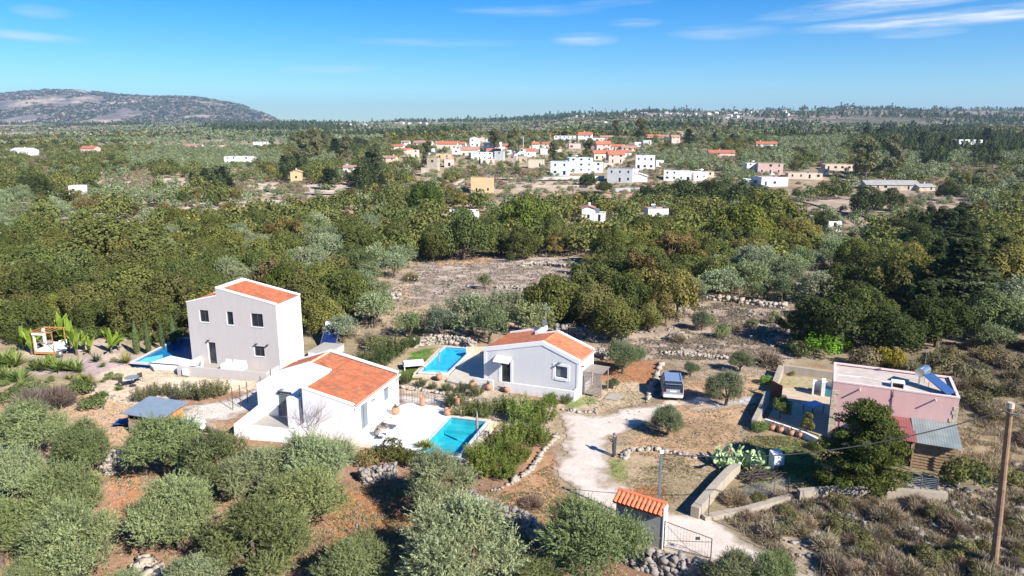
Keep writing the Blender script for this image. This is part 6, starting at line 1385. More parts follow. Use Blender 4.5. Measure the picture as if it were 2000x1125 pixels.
for x, y, wpx, lb in ((760, 880, 70, 'dark evergreen shrub below the terrace front edge'), (720, 890, 56, 'reddish green shrub by the stone wall below the terrace'), (815, 895, 50, 'grey-green shrub at the near corner of the turquoise pool'), (790, 888, 44, 'olive-coloured shrub between two shrubs below the terrace')): plant_px('bush', x, y, wpx, 'green', lb, hfrac=.6, colr_=(.12, .13, .04) if x != 720 else (.2, .17, .07))
for x, y, s_, lb in ((824, 868, .75, 'left spiky yucca at the near end of the turquoise pool'), (837, 868, .8, 'right spiky yucca at the near end of the turquoise pool')):
    p = at(x, y, .5); plant('yucca', p.x, p.y, s_, 'green', lb, z=.15, colr_=(.26, .27, .06))
# hedge row left of the lawn
for i, (x, y, wpx, lb) in enumerate(((745, 700, 50, 'dark green hedge shrub behind the orange roof'), (770, 682, 50, 'green hedge shrub left of the lawn'), (705, 704, 40, 'broad hedge shrub right of the solar tank'), (805, 668, 30, 'hedge shrub at the end of the rubble wall'))): plant_px('oleander', x, y, wpx * 1.2, 'green', lb, hfrac=.5, colr_=(.08, .12, .04))
# tropical garden
RB2 = random.Random(41)
GB = 'banana plants around the canopy daybed'
for x, y, s_, lb in ((62, 690, 1.15, 'banana plant left of the canopy daybed'), (150, 692, 1.25, 'banana plant close on the right of the canopy daybed'), (122, 672, 1.5, 'tallest banana plant behind the canopy daybed'), (218, 688, 1.15, 'banana plant left of the slim cypresses'), (165, 684, 1.0, 'banana plant second to the right of the canopy daybed'), (232, 682, .9, 'small banana plant nearest the slim cypresses'), (48, 684, 1.1, 'banana plant farthest left of the canopy daybed'), (138, 676, 1.3, 'banana plant behind the right post of the canopy daybed'), (176, 690, .8, 'low banana plant on the mauve gravel edge')): p = at(x, y, 0); plant('banana', p.x, p.y, s_ * 1.12, 'green', lb, group=GB, colr_=(.24, .33, .05))
for x, y, s_, lb in ((8, 712, 1.9, 'large yucca at the picture edge left of the daybed'), (30, 714, 1.8, 'second large yucca near the picture edge'), (70, 722, 1.5, 'yucca in the big clump, leftmost'), (90, 720, 1.5, 'yucca in the big clump, second'), (112, 724, 1.5, 'yucca in the big clump, third'), (132, 722, 1.5, 'yucca in the big clump, fourth'), (150, 724, 1.4, 'yucca in the big clump, nearest the sago palm'), (104, 712, 1.3, 'yucca at the back of the big clump'), (12, 742, 1.6, 'lower yucca at the picture edge'), (40, 745, 1.6, 'lower yucca second from the picture edge'), (172, 752, 1.2, 'yellow-green yucca before the round table'), (246, 708, 1.1, 'yellowish yucca at the corner of the dark blue pool'), (336, 672, .8, 'yellow yucca behind the dark blue pool'), (188, 705, .9, 'dark sago palm on the mauve gravel'), (200, 715, .6, 'small fern bush below the sago palm'), (200, 775, .8, 'blue-green yucca at the garden edge')):
    p = at(x, y, 0); plant('yucca', p.x, p.y, s_, 'green', lb, group='yuccas of the far garden', colr_=(.05, .08, .03) if 'sago' in lb and 'dark' in lb else ((.26, .25, .06) if 'yellow' in lb else (.20, .27, .07)))
for k in range(22):
    x, y = RB2.uniform(0, 235), RB2.uniform(690, 762)
    if 95 < x < 165 and y < 705: continue
    p = at(x, y, 0); plant('yucca' if k % 3 else 'bush', p.x, p.y, RB2.uniform(.45, .95) * (1 if k % 3 else .6), 'green', 'spiky plant scattered over the gravel garden of the daybed' if k % 3 else 'small round shrub scattered over the gravel garden of the daybed', group='spiky plants of the gravel garden' if k % 3 else 'round shrubs of the gravel garden', colr_=RB2.choice([(.18, .24, .07), (.24, .26, .08), (.13, .18, .06)]))
for x, y, lb in ((268, 690, 'slim columnar cypress, farthest from the grey villa'), (291, 690, 'slim columnar cypress, second of four beside the pool'), (318, 682, 'slim columnar cypress, third of four beside the pool'), (340, 672, 'slim columnar cypress, nearest the grey villa')): p = at(x, y, 0); plant('cypress', p.x, p.y, .34, 'green', lb, group='slim cypresses by the dark blue pool', zs=1.15, colr_=(.11, .155, .06))
RB = random.Random(8)
for k in range(26):
    p = at(-30 + k * 15.5 + RB.uniform(-5, 5), 662 + RB.uniform(-6, 9), 0); plant('bush', p.x, p.y, RB.uniform(.8, 1.4), 'green', 'dense garden shrub in the green band between the daybed garden and the oaks', group='shrub band behind the daybed garden', zs=RB.uniform(.9, 1.3), colr_=RB.choice([(.11, .14, .04), (.14, .17, .05), (.09, .12, .04)]))
for x, y, wpx, lb in ((58, 772, 105, 'leafless round brown bush beside the garden, left half'), (108, 764, 95, 'leafless round brown bush beside the garden, right half')): plant_px('scrub_near', x, y, wpx, 'dry', lb, hfrac=.5, zs=1.15, colr_=(.17, .13, .10))
for x, y, wpx, lb in ((185, 785, 60, 'green shrub between the brown bush and the shed'), (150, 762, 70, 'green groundcover shrub behind the brown bush'), (60, 760, 70, 'green shrub under the yuccas at the garden edge'), (20, 775, 60, 'green shrub at the picture edge under the yuccas')): plant_px('bush', x, y, wpx, 'green', lb, hfrac=.4, zs=.7, colr_=(.13, .17, .06))
# dry bushes of the scrub slope on the lower right
rs = random.Random(17); n_ = 0
sc_poly = np.array(W2([(1385, 1010), (1470, 965), (1620, 975), (1780, 975), (1900, 1000), (2080, 940), (2150, 1150), (1700, 1180), (1560, 1090)]))
a0 = sc_poly.min(0); a1 = sc_poly.max(0)
while n_ < 120:
    x, y = rs.uniform(a0[0], a1[0]), rs.uniform(a0[1], a1[1])
    if poly_dist(np.array([x]), np.array([y]), sc_poly)[0] < .2: continue
    k = rs.random(); n_ += 1
    if k < .55: plant('scrub_near', x, y, rs.uniform(.5, 1.15), 'dry', 'grey-brown leafless bush on the scrub slope below the pink house', group='dry bushes on the scrub slope', zs=rs.uniform(.8, 1.2))
    else: plant('bush', x, y, rs.uniform(.35, .8), 'green', 'low green bush among dry bushes on the scrub slope below the pink house', group='green bushes on the scrub slope', zs=rs.uniform(.7, 1.1), colr_=(.2, .19, .08))
rs = random.Random(27)
for k in range(140):
    x, y = rs.uniform(32, 58), rs.uniform(42, 72)
    if x < 35 and y < 50: continue
    plant('scrub_near' if rs.random() < .6 else 'bush', x, y, rs.uniform(.6, 1.5), 'dry', 'brownish bush on the slope right of the pink house', group='bushes right of the pink house', zs=rs.uniform(.7, 1.1), colr_=rs.choice([(.24, .19, .12), (.20, .18, .08), (.23, .19, .10), (.27, .22, .14)]))
for x, y, wpx in ((1700, 690, 60), (1790, 700, 70), (1840, 700, 70), (1670, 700, 40), (1900, 720, 70), (1950, 740, 70)): plant_px('scrub' if x % 20 else 'bush', x, y, wpx, 'dry', 'bushy scrub growing close behind the pink house', group='scrub behind the pink house', colr_=(.19, .17, .09))
plant_px('scrub_near', 1440, 960, 70, 'dry', 'dry brown bush between plot wall and wire pen', hfrac=.6)
plant_px('scrub_near', 1040, 975, 60, 'dry', 'thin dry bush beside the tumbled rock wall', hfrac=.4, colr_=(.2, .14, .1))
# ================= the village and scattered houses =================
M_vw = mat("village_white", (.72, .70, .67), .85, .06, .3); M_vc = mat("village_cream", (.62, .50, .38), .85, .1, .3); M_vp = mat("village_pink", (.60, .42, .36), .85, .08, .3); M_vy = mat("village_ochre", (.56, .39, .21), .85, .08, .3); M_vs = mat("village_stone", (.44, .36, .27), .9, .25, .6); M_vb = mat("village_blue_white", (.62, .66, .70), .8, .05, .3); M_vg = mat("village_grey", (.45, .45, .44), .85, .1, .3)
M_vr = mat("village_red_tiles", (.40, .135, .07), .85, .15, .8, fine=.15); M_vr2 = mat("village_faded_tiles", (.36, .19, .14), .85, .15, .8, fine=.15); M_vgr = mat("village_grey_sheet", (.30, .29, .27), .8, .15, .5)
BLD = []
def house(label, cx, by, wpx, hpx, roof='g', wallm=None, roofm=None, rz=None, floors=None, depth=None, cat='house', nm='village_house', wins=True, blank=False):
    p = ground_at(cx, by); d = project(p.x, p.y, p.z)[2]; wd = max(3.0, wpx * d / FPX); ht = max(2.3, hpx * d / FPX / .96); dp = depth or min(max(wd * .75, 5.0), 9.0)
    rr_ = random.Random(int(cx * 31 + by)); rz = rr_.uniform(-.25, .25) if rz is None else rz
    wd *= 1.06; ht *= 1.05
    o = thing(nm, label, cat, (p.x, p.y + dp / 2, p.z - .3), rz); BLD.append((p.x, p.y + dp / 2, max(wd, dp) * .55 + 1.5))
    wallm = wallm or M_vw; x0, x1 = -wd / 2, wd / 2; y0, y1 = -dp / 2, dp / 2; eh = ht * (.68 if roof == 'g' else 1.0) + .3; fl = floors or max(1, round(eh / 3.0))
    holes = []; nb = max(1, int(wd / 3.2)); fh = eh / fl; sc = max(1., 1.)
    if not blank:
        for f_ in range(fl):
            for k in range(nb):
                if rr_.random() < .2: continue
                c_ = wd * (k + .5) / nb; w_ = rr_.choice((.55, .7, 1.1)) ; z_ = f_ * fh + (.35 if (f_ == 0 and rr_.random() < .4) else 1.1); zt = min(f_ * fh + 2.25, (f_ + 1) * fh - .35)
                if zt - z_ > .5: holes.append((c_ - w_ / 2 - .1, c_ + w_ / 2 + .1, z_ + .3, zt + .3 if zt + .3 < eh - .1 else eh - .12))
    mb = MB(); ov = .35
    wall(mb, (x0, y0), (x1, y0), eh, holes, z0=-1.5, reveal=.22)
    if roof == 'g':
        gh_ = min(ht - eh + .3, dp * .3); gh_ = max(gh_, dp * .17)
        wall(mb, (x1, y0), (x1, y1), [(0, eh), (dp / 2, eh + gh_), (dp, eh)], z0=-1.5); wall(mb, (x1, y1), (x0, y1), eh, z0=-1.5); wall(mb, (x0, y1), (x0, y0), [(0, eh), (dp / 2, eh + gh_), (dp, eh)], z0=-1.5)
    elif roof == 'x':     # gable facing us
        gh_ = max(min(ht - eh * .98, wd * .3), wd * .16); eh2 = eh
        wall(mb, (x1, y0), (x1, y1), eh, z0=-1.5); wall(mb, (x1, y1), (x0, y1), [(0, eh), (wd / 2, eh + gh_), (wd, eh)], z0=-1.5); wall(mb, (x0, y1), (x0, y0), eh, z0=-1.5); mb.add([(x0, y0, eh), (x1, y0, eh), (0, y0, eh + gh_)], [(0, 1, 2)])
    else:
        wall(mb, (x1, y0), (x1, y1), eh, z0=-1.5); wall(mb, (x1, y1), (x0, y1), eh, z0=-1.5); wall(mb, (x0, y1), (x0, y0), eh, z0=-1.5)
    mb.build('wall', wallm, o)
    mb = MB(); rm = roofm or (M_vr if roof in 'gx' else wallm)
    if roof == 'g':
        for sgn in (-1, 1):
            a = (x0 - ov, sgn * (dp / 2 + ov), eh - .05); b_ = (x1 + ov, sgn * (dp / 2 + ov), eh - .05); c_ = (x1 + ov, 0, eh + gh_ + .12); d_ = (x0 - ov, 0, eh + gh_ + .12); mb.add([a, b_, c_, d_] + [(q[0], q[1], q[2] + .12) for q in (a, b_, c_, d_)], [(3, 2, 1, 0), (4, 5, 6, 7), (0, 1, 5, 4), (1, 2, 6, 5), (2, 3, 7, 6), (3, 0, 4, 7)])
    elif roof == 'x':
        for sgn in (-1, 1):
            a = (sgn * (wd / 2 + ov), y0 - ov, eh - .05); b_ = (sgn * (wd / 2 + ov), y1 + ov, eh - .05); c_ = (0, y1 + ov, eh + gh_ + .12); d_ = (0, y0 - ov, eh + gh_ + .12); mb.add([a, b_, c_, d_] + [(q[0], q[1], q[2] + .12) for q in (a, b_, c_, d_)], [(3, 2, 1, 0), (4, 5, 6, 7), (0, 1, 5, 4), (1, 2, 6, 5), (2, 3, 7, 6), (3, 0, 4, 7)])
    else:
        mb.bb(x0 + .2, x1 - .2, y0 + .2, y1 - .2, eh - .5, eh - .3)
        for a in ((x0, x1, y0, y0 + .2), (x0, x1, y1 - .2, y1), (x0, x0 + .2, y0 + .2, y1 - .2), (x1 - .2, x1, y0 + .2, y1 - .2)): mb.bb(a[0], a[1], a[2], a[3], eh - .0, eh + .12)
    rf = mb.build('roof', rm, o)
    if roof in 'gx' and rr_.random() < .5: m_ = MB(); cxx = rr_.uniform(-.3, .3) * wd; m_.bb(cxx - .3, cxx + .3, .4, 1.0, eh + .1, eh + gh_ + .9); m_.build('chimney', wallm, rf)
    if roof == 'f' and rr_.random() < .5 and not blank: m_ = MB(); cxx = rr_.uniform(-.3, .3) * wd; m_.cyl((cxx - .6, 0, eh + 1.0), (cxx + .6, 0, eh + 1.0), .3, n=8); m_.box((cxx, -.9, eh + .45), (1.2, 1.7, .1), Matrix.Rotation(R(35), 3, 'X')); m_.build('water_heater', M_steel, o)
    for h in holes: m_ = MB(); m_.bb(x0 + h[0] + .01, x0 + h[1] - .01, y0 + .16, y0 + .19, h[2] + .01, h[3] - .01); m_.build('window', M_glass, o)
    return o
H = [
 ('orange-roofed white cottage at the left end of village', 776, 294, 22, 10, 'g', M_vw, M_vr), ('tiny white cottage in front of the left end of village', 792, 284, 15, 8, 'g', M_vw, M_vr2), ('long cream house with faded roof above the stone ruin', 826, 286, 34, 9, 'g', M_vp, M_vr2),
 ('house with wide red roof and dark veranda behind tall poplar', 874, 292, 36, 14, 'g', M_vc, M_vr), ('white gabled house facing the valley at the back of the village', 926, 287, 18, 15, 'x', M_vw, M_vr), ('cream house with orange gable next to the white gabled one', 944, 281, 16, 10, 'x', M_vc, M_vr),
 ('cream flat-roofed block under the left poplar', 806, 309, 22, 14, 'f', M_vc, None), ('ochre flat-roofed house in middle of the village', 866, 311, 27, 9, 'f', M_vy, M_vg), ('ruined cream stone building with dark doorways', 846, 334, 20, 22, 'f', M_vs, None), ('small stone ruin stub left of the dark doorways ruin', 829, 344, 13, 14, 'f', M_vs, None), ('pinkish white flat house beside the stone ruin', 876, 326, 18, 13, 'f', M_vp, None),
 ('old house with faded pink roof and brown veranda', 917, 306, 34, 17, 'g', M_vc, M_vr2), ('long low white house in the village centre', 938, 313, 40, 13, 'f', M_vw, None), ('tall white flat-roofed house behind the dark red roof', 962, 296, 30, 16, 'f', M_vw, None), ('white house with dark red hipped roof at the village centre', 964, 304, 26, 12, 'g', M_vw, M_vr), ('grey-sided white house at the front of the village centre', 976, 313, 17, 15, 'f', M_vg, None), ('dark red roofed house behind the white cube', 985, 291, 18, 8, 'g', M_vw, M_vr),
 ('white house with big orange roof right of the village centre', 1032, 306, 28, 14, 'g', M_vw, M_vr), ('white arched gable house left of the big orange roof', 1014, 308, 22, 16, 'x', M_vw, M_vr), ('small white house with bright red roof in trees', 1047, 291, 12, 12, 'g', M_vw, M_vr), ('white low house with parapets at the upper village', 1104, 278, 38, 11, 'f', M_vw, None), ('white block with red penthouse roof at the upper village', 1144, 277, 25, 17, 'g', M_vw, M_vr), ('long white terrace right of the red penthouse', 1166, 277, 24, 6, 'f', M_vw, None), ('small red-roofed house above the pink house of the village', 1184, 274, 20, 8, 'g', M_vp, M_vr2),
 ('pink and white two-storey house with dark pink roof', 1178, 296, 27, 18, 'g', M_vp, M_vr), ('long orange-roofed house beneath the pink one', 1175, 312, 32, 16, 'g', M_vc, M_vr), ('peach gabled house with brown porch in the village front', 1203, 319, 30, 22, 'g', M_vp, M_vr), ('white-walled house with orange roof right of the peach gable', 1220, 307, 26, 12, 'g', M_vw, M_vr), ('orange-roofed bungalow among trees at right end of village', 1207, 295, 22, 11, 'g', M_vc, M_vr), ('brown-roofed long barn at the right end of the village', 1228, 296, 28, 9, 'g', M_vc, M_vr2),
 ('long orange-roofed house high on the right of the village', 1276, 274, 28, 10, 'g', M_vp, M_vr), ('pinkish white narrow two-storey house beside the black cypress', 1319, 280, 16, 16, 'g', M_vp, M_vr2), ('small pink-roofed house tucked above the narrow one', 1330, 266, 13, 8, 'g', M_vw, M_vr2), ('long low red-roofed house in olive groves', 1412, 304, 46, 7, 'g', M_vp, M_vr), ('red low-pitched roof house alone in groves', 1500, 288, 36, 9, 'g', M_vw, M_vr), ('white villa with dark windows among conifers at the right edge', 1895, 289, 42, 14, 'f', M_vw, None), ('tiny white hut alone on the slope', 1572, 262, 15, 5, 'f', M_vw, None),
 ('bluish white modern house, tall right wing', 1133, 338, 44, 26, 'f', M_vb, None), ('bluish white modern house, lower left wing', 1095, 343, 34, 24, 'f', M_vb, None), ('bluish white modern house, annex with wide dark window', 1162, 337, 30, 17, 'f', M_vb, None), ('bright white two-storey house with dark square windows', 1262, 331, 34, 24, 'f', M_vw, None), ('white balcony wing right of the two-storey white house', 1289, 325, 14, 10, 'f', M_vw, None), ('grey-white slab house above the retaining wall', 1214, 357, 46, 24, 'f', M_vg, None), ('white tent-like canopy building beside the slab house', 1250, 355, 30, 9, 'x', M_vw, M_vw),
 ('long white modern house with shaded terrace openings', 1327, 354, 50, 17, 'f', M_vw, None), ('white annex at the right of the shaded terrace house', 1366, 352, 26, 14, 'f', M_vw, None), ('pinkish white modern house with large window', 1508, 341, 44, 19, 'f', M_vp, None), ('white rear wing behind the blue veranda house', 1472, 336, 26, 15, 'f', M_vw, None), ('blue glass veranda house with pink roof', 1510, 364, 52, 16, 'f', M_vb, M_vr2), ('small white shed left of the blue veranda', 1463, 361, 14, 9, 'f', M_vw, None), ('cream wall building below the orange cone', 1576, 350, 60, 10, 'f', M_vc, None), ('small cream tower house above cream wall', 1612, 342, 10, 10, 'f', M_vc, None), ('long yellowish cream wall building in the groves', 1641, 333, 48, 10, 'f', M_vc, None),
 ('ochre two-storey block with small dark windows alone on the track', 942, 378, 42, 27, 'f', M_vy, None), ('white flat greenhouse roof sunk among oak crowns', 905, 430, 54, 12, 'f', M_vw, None), ('white cottage with orange gable among oak crowns', 1150, 434, 24, 24, 'x', M_vw, M_vr2), ('white flat annex right of the orange gable among oaks', 1173, 434, 18, 15, 'f', M_vw, None), ('white cottage behind pale blossom in the oaks', 1284, 430, 38, 20, 'f', M_vw, M_vr2),
 ('white house complex with terrace roofs far left of the village', 463, 322, 46, 14, 'f', M_vw, None), ('small white wing right of terrace-roofed complex', 487, 322, 18, 13, 'f', M_vw, None), ('low white farmhouse at the far left edge', 42, 303, 40, 12, 'g', M_vw, M_vw), ('pinkish house with orange roof in the left groves', 172, 299, 28, 12, 'g', M_vp, M_vr), ('small white house with red roof on the left plain', 377, 292, 28, 9, 'g', M_vw, M_vr2), ('tiny cream house beside the small red-roofed one', 424, 291, 18, 6, 'f', M_vc, None), ('long white house left of the tall eucalyptus', 510, 288, 28, 9, 'f', M_vw, None), ('low white annex of the long white house', 496, 291, 20, 5, 'f', M_vw, None),
 ('peach gable ruin among dark conifers', 577, 353, 20, 15, 'x', M_vy, M_vy), ('small white cottage with brown roof under conifers', 682, 336, 22, 11, 'g', M_vw, M_vr2), ('white hut wall at the edge of the left olive grove', 146, 380, 20, 15, 'f', M_vw, None), ('white box house near orange tree beyond the oak wood', 1632, 452, 10, 12, 'f', M_vw, None),
 ('ruined long stone barn with grey roof and square holes, main body', 1745, 372, 96, 14, 'g', M_vs, M_vgr), ('lower end of the ruined long stone barn', 1808, 373, 34, 10, 'g', M_vs, M_vgr), ('brown tiled low roof half hidden in trees below the eucalyptus', 760, 316, 26, 10, 'g', M_vc, M_vr2)]
H += [('small pink-roofed house between wide red roof and white gable', 858, 287, 15, 9, 'g', M_vp, M_vr2), ('little white house with red roof behind the wide red one', 901, 289, 16, 10, 'g', M_vw, M_vr), ('white cube house left of the long low white one', 891, 301, 15, 9, 'f', M_vw, None), ('low pinkish wing in front of the long low white house', 950, 321, 26, 9, 'f', M_vp, None), ('white house between the cube and the arched gable', 996, 301, 14, 11, 'g', M_vw, M_vr2),
 ('white hut right of the big orange roof', 1061, 301, 13, 9, 'f', M_vw, None), ('tiny orange-roofed house behind the yellowish village trees', 1067, 287, 14, 8, 'g', M_vc, M_vr), ('long pale low house under the upper white parapets', 1122, 290, 22, 8, 'f', M_vp, None), ('faded-roof house half hidden left of the poplar', 1086, 297, 18, 9, 'g', M_vc, M_vr2), ('stone house with brown door before the bluish modern house', 1048, 327, 28, 13, 'f', M_vc, None), ('brick-coloured ruin beside the stone house with brown door', 1022, 318, 14, 11, 'f', M_vs, None),
 ('cream wing below the peach gabled house', 1188, 330, 18, 10, 'f', M_vc, None), ('white hut in the olives right of the pink two-storey house', 1246, 286, 12, 7, 'f', M_vw, None), ('pale grey low house at upper right of village', 1263, 282, 16, 7, 'f', M_vg, None), ('cream house with faded roof left of the narrow two-storey one', 1297, 273, 17, 8, 'g', M_vc, M_vr2), ('white house under the left poplar of the village', 841, 301, 14, 9, 'f', M_vw, None), ('red-roofed cottage just above the cream flat block', 797, 300, 16, 9, 'g', M_vc, M_vr), ('grey stone house right of the grey-sided white house', 1002, 320, 16, 13, 'f', M_vs, None),
 ('white low wing before the bright white two-storey house', 1236, 340, 22, 9, 'f', M_vw, None), ('small cream house over the cream wall in the right groves', 1388, 346, 14, 9, 'f', M_vc, None)]
for (lb, cx, by, wp, hp, rf, wm, rm) in H: house(lb, cx, by, wp, hp, rf, wm, rm, blank=('greenhouse' in lb or 'tent' in lb), nm='long_barn' if 'barn' in lb else 'village_house', cat='barn' if 'barn' in lb else 'house')
# far settlement on the skyline
RS = random.Random(77); ridge = [(567, 244), (655, 243), (668, 243), (682, 244), (697, 243), (712, 245), (775, 241), (785, 241), (800, 241), (820, 240), (833, 241), (996, 237), (1005, 238), (1110, 233), (1118, 232), (35, 241), (250, 254), (474, 243), (1142, 226), (1150, 224), (1068, 247)]
x = 1128
while x < 1560: ridge.append((x, float(np.interp(x, RIDGE[:, 0], RIDGE[:, 1])) + RS.choice((2, 3, 4, 6, 8)))); x += RS.uniform(7, 15)
ridge += [(1182, 240), (1205, 248), (1240, 246), (1290, 244), (1330, 240), (1150, 250), (1160, 251), (1421, 231), (1440, 228), (1655, 211), (1662, 212), (1758, 213), (1800, 214), (1915, 213), (1760, 226)]
first = None
for k, (x, y) in enumerate(ridge):
    p = ground_at(x, y + 1.5); s_ = RS.uniform(.8, 1.4)
    if first is None:
        o = thing('far_house', '', 'house', p, 0); mb = MB(); mb.bb(-6, 6, -4, 4, -4, 6); mb.build('wall', M_vw, o); mb = MB(); mb.add([(-6.4, -4.4, 6), (6.4, -4.4, 6), (6.4, 4.4, 6), (-6.4, 4.4, 6), (-6.4, 0, 8), (6.4, 0, 8)], [(3, 2, 1, 0), (0, 1, 5, 4), (2, 3, 4, 5), (0, 4, 3), (1, 2, 5)]); mb.build('roof', M_vc, o); first = o
        mb = MB(); mb.bb(-3, -1.8, -4.06, -4.0, 1.5, 3.2); mb.bb(1.8, 3, -4.06, -4.0, 1.5, 3.2); mb.build('window', M_glass, o)
    else: o = copy_tree(first)
    o.location = p; o.rotation_euler = (0, 0, RS.uniform(-.7, .7)); dd = p.y / 2600; o.scale = (s_ * max(dd, .5), s_ * max(dd, .5), s_ * .8 * max(dd, .5))
    if x < 520: tag(o, 'tiny pale house on the plain below the bare mountain', group='far houses below the mountain')
    elif x < 1070: tag(o, 'tiny white house on the skyline left of the village', group='far houses on the low skyline')
    elif y > 237: tag(o, 'tiny pale house dotted on the wooded slope under the hilltop village', group='far houses on the slope')
    elif x < 1600: tag(o, 'tiny white house in the string of houses along the right skyline', group='hilltop village houses')
    else: tag(o, 'tiny pale building on the wooded hilltop right of the skyline village', group='hilltop buildings')
# retaining walls
def far_wall(label, pts, h, m):
    P_ = [ground_at(*p) for p in pts]; o = thing('retaining_wall', label, 'wall', P_[0]); mb = MB()
    for a, b_ in zip(P_, P_[1:]):
        a = a - o.location; b_ = b_ - o.location; mb.add([(a.x, a.y, a.z - 1), (b_.x, b_.y, b_.z - 1), (b_.x, b_.y + .5, b_.z - 1), (a.x, a.y + .5, a.z - 1), (a.x, a.y, a.z + h), (b_.x, b_.y, b_.z + h), (b_.x, b_.y + .5, b_.z + h), (a.x, a.y + .5, a.z + h)], [(4, 5, 6, 7), (0, 1, 5, 4), (1, 2, 6, 5), (2, 3, 7, 6), (3, 0, 4, 7)])
    mb.build('wall', m, o)
far_wall('pale concrete retaining wall under the bluish white modern house', [(1040, 352), (1085, 352), (1130, 351), (1180, 350)], 1.6, M_wconc)
far_wall('grey retaining wall below the slab house', [(1200, 374), (1250, 373)], 1.4, M_vg); far_wall('stone terrace wall between the village and red earth bank', [(1040, 366), (1120, 366), (1190, 366)], 1.0, M_vs)
def light_pole(label, px, py, hpx, m):
    p = ground_at(px, py); d = project(p.x, p.y, p.z)[2]; h = hpx * d / FPX; o = thing('light_pole', label, 'pole', p); mb = MB(); mb.cyl((0, 0, -.5), (0, 0, h), max(.12, d * .0006), n=6); mb.build('pole', m, o); mb = MB(); mb.box((-.5, 0, h), (1.3, .3, .18)); mb.build('lamp_head', m, o)
light_pole('tall pale street lamp rising above the dark trees', 1357, 388, 34, M_vw); light_pole('thin pole in front of the bluish white modern house', 1107, 340, 26, M_vg); light_pole('thin pole standing behind the big orange roof', 1022, 288, 20, M_vg); light_pole('thin dark pole left of the red earth bank', 1119, 395, 26, M_iron)

# ================= trees of the valley =================
ROWS = [(285, "MMMMMMOOOOMMEPMMMVVVVVVVVVVVMMOOOMPPPPPP"), (310, "MSMMMOOOOOOMOSMKVVVVVVVVVOOOSOOMOSOOPOPO"), (335, "MSMKMSKMOVMPKMPMMMSSSMVVSSVVOOVVSMMOOSSM"), (360, "KKYMMSMKPS.SKPPMMSSS....SS.SMM..SMVVSMMO"),
        (385, "OMMSOOOMKMKSSKMKSKK.....SKDDDDSMKKDS..OM"), (410, "OOOMKMKSMKKMKKMKKKKOKKYKKKYYKKMSMK.S..MM"), (440, "OKKKMSKYKKKKOKKKKKKKKKKKKKYKYKKKMMMDPPKY"), (475, "KKKKKKMKYOOKOOKKKKKKKKKKYYYKKYYKOSKDPPKY"),
        (510, "KKKKKKKKKKKOOOOO.......MKYAKOOOO.KKYPPKY"), (550, "KKKKKKKKKOKKKKOM.......KKAKMOOOO.DKYPPOY"), (590, "KKKKKKKKKKKKKKM......KKKKAK......DKPPPOO"), (630, "KKKKKKKK...KMMSMOSOOKKKKAA......DKSPPKOO"), (668, "        ...MSSSOOOO.KKK.S..........SSSSS")]
def zone(px, py):
    c_ = int(px // 50)
    if c_ < 0: c_ = 0 if c_ > -5 else -1
    if c_ > 39: c_ = 39 if c_ < 44 else -1
    if c_ < 0: return None
    if py < 262 or py > 688: return None
    k = min(range(len(ROWS)), key=lambda i: abs(ROWS[i][0] - py)); return ROWS[k][1][c_]
SPEC = {  # kind, palette, radius, spacing, probability
 'O': [('olive', 'olive_far', 2.5, 1.0)], 'K': [('oak', 'oak', 3.2, .84), ('oak', 'yellow', 2.9, .06), ('loose', 'autumn', 2.6, .03), ('olive', 'olive_far', 2.5, .07)], 'Y': [('oak', 'yellow', 3.2, .8), ('oak', 'oak', 3.0, .2)], 'D': [('oak', 'dark', 3.6, 1.0)],
 'P': [('conifer', 'conifer', 3.0, .6), ('oak', 'dark', 3.6, .4)], 'M': [('oak', 'oak', 2.9, .2), ('oak', 'dark', 2.6, .1), ('olive', 'olive_far', 2.3, .24), ('loose', 'autumn', 2.3, .12), ('scrub', 'dry', 1.7, .16), ('oak', 'yellow', 2.4, .08), (None, None, 2.5, .10)],
 'S': [('scrub', 'dry', 1.8, .55), ('oak', 'oak', 2.2, .1), ('bush', 'olive', 1.5, .2), (None, None, 2.0, .15)], 'A': [('loose', 'autumn', 3.4, .6), ('oak', 'oak', 3.6, .4)], 'V': [('oak', 'oak', 2.3, .08), ('oak', 'dark', 2.2, .05), ('olive', 'olive_far', 1.9, .14), ('eucalyptus', 'euc', 1.6, .02), (None, None, 4, .70)],
 '.': [('scrub', 'dry', 1.2, .06), ('bush', 'olive', 1.0, .05), (None, None, 2.2, .89)], 'E': [('eucalyptus', 'euc', 3.6, .6), ('oak', 'oak', 3.6, .4)], ' ': [(None, None, 3, 1)]}
RT = random.Random(123); cand = []; cell = {}
def blocked(x, y, r):
    for bx, by, br in BLD:
        if abs(x - bx) < br + r * .8 and abs(y - by) < br + r * .8:
            # keep the view side of each house open as well
            return True
        if by - 44 < y < by and abs(x - bx * y / by) < br * .8 + r and by > 150: return 'front'
    return False
MEADOW = np.array([tuple(ground_at(x, y)[:2]) for x, y in [(815, 515), (900, 508), (1150, 504), (1168, 560), (1085, 588), (900, 612), (745, 606), (755, 552)]])
SCRUBF = np.array([tuple(ground_at(x, y)[:2]) for x, y in [(1335, 590), (1640, 600), (1600, 640), (1560, 700), (1185, 705), (1165, 668), (1330, 655)]])
YARD = [np.array(W2(q)) for q in ([(-300, 664), (235, 660), (350, 652), (380, 640), (620, 640), (650, 690), (790, 690), (800, 665), (920, 665), (940, 640), (1090, 640), (1170, 700), (2100, 700), (2100, 1200), (-400, 1200)],)]
MAXD = 660.
yv = 64.0
while yv < MAXD:
    step = 1.55 + yv / 260; half = yv * .80 + 6; xv = -half
    while xv < half:
        cand.append((xv + RT.uniform(-.8, .8), yv + RT.uniform(-.7, .7))); xv += step
    yv += step
RT.shuffle(cand); placed = []; 
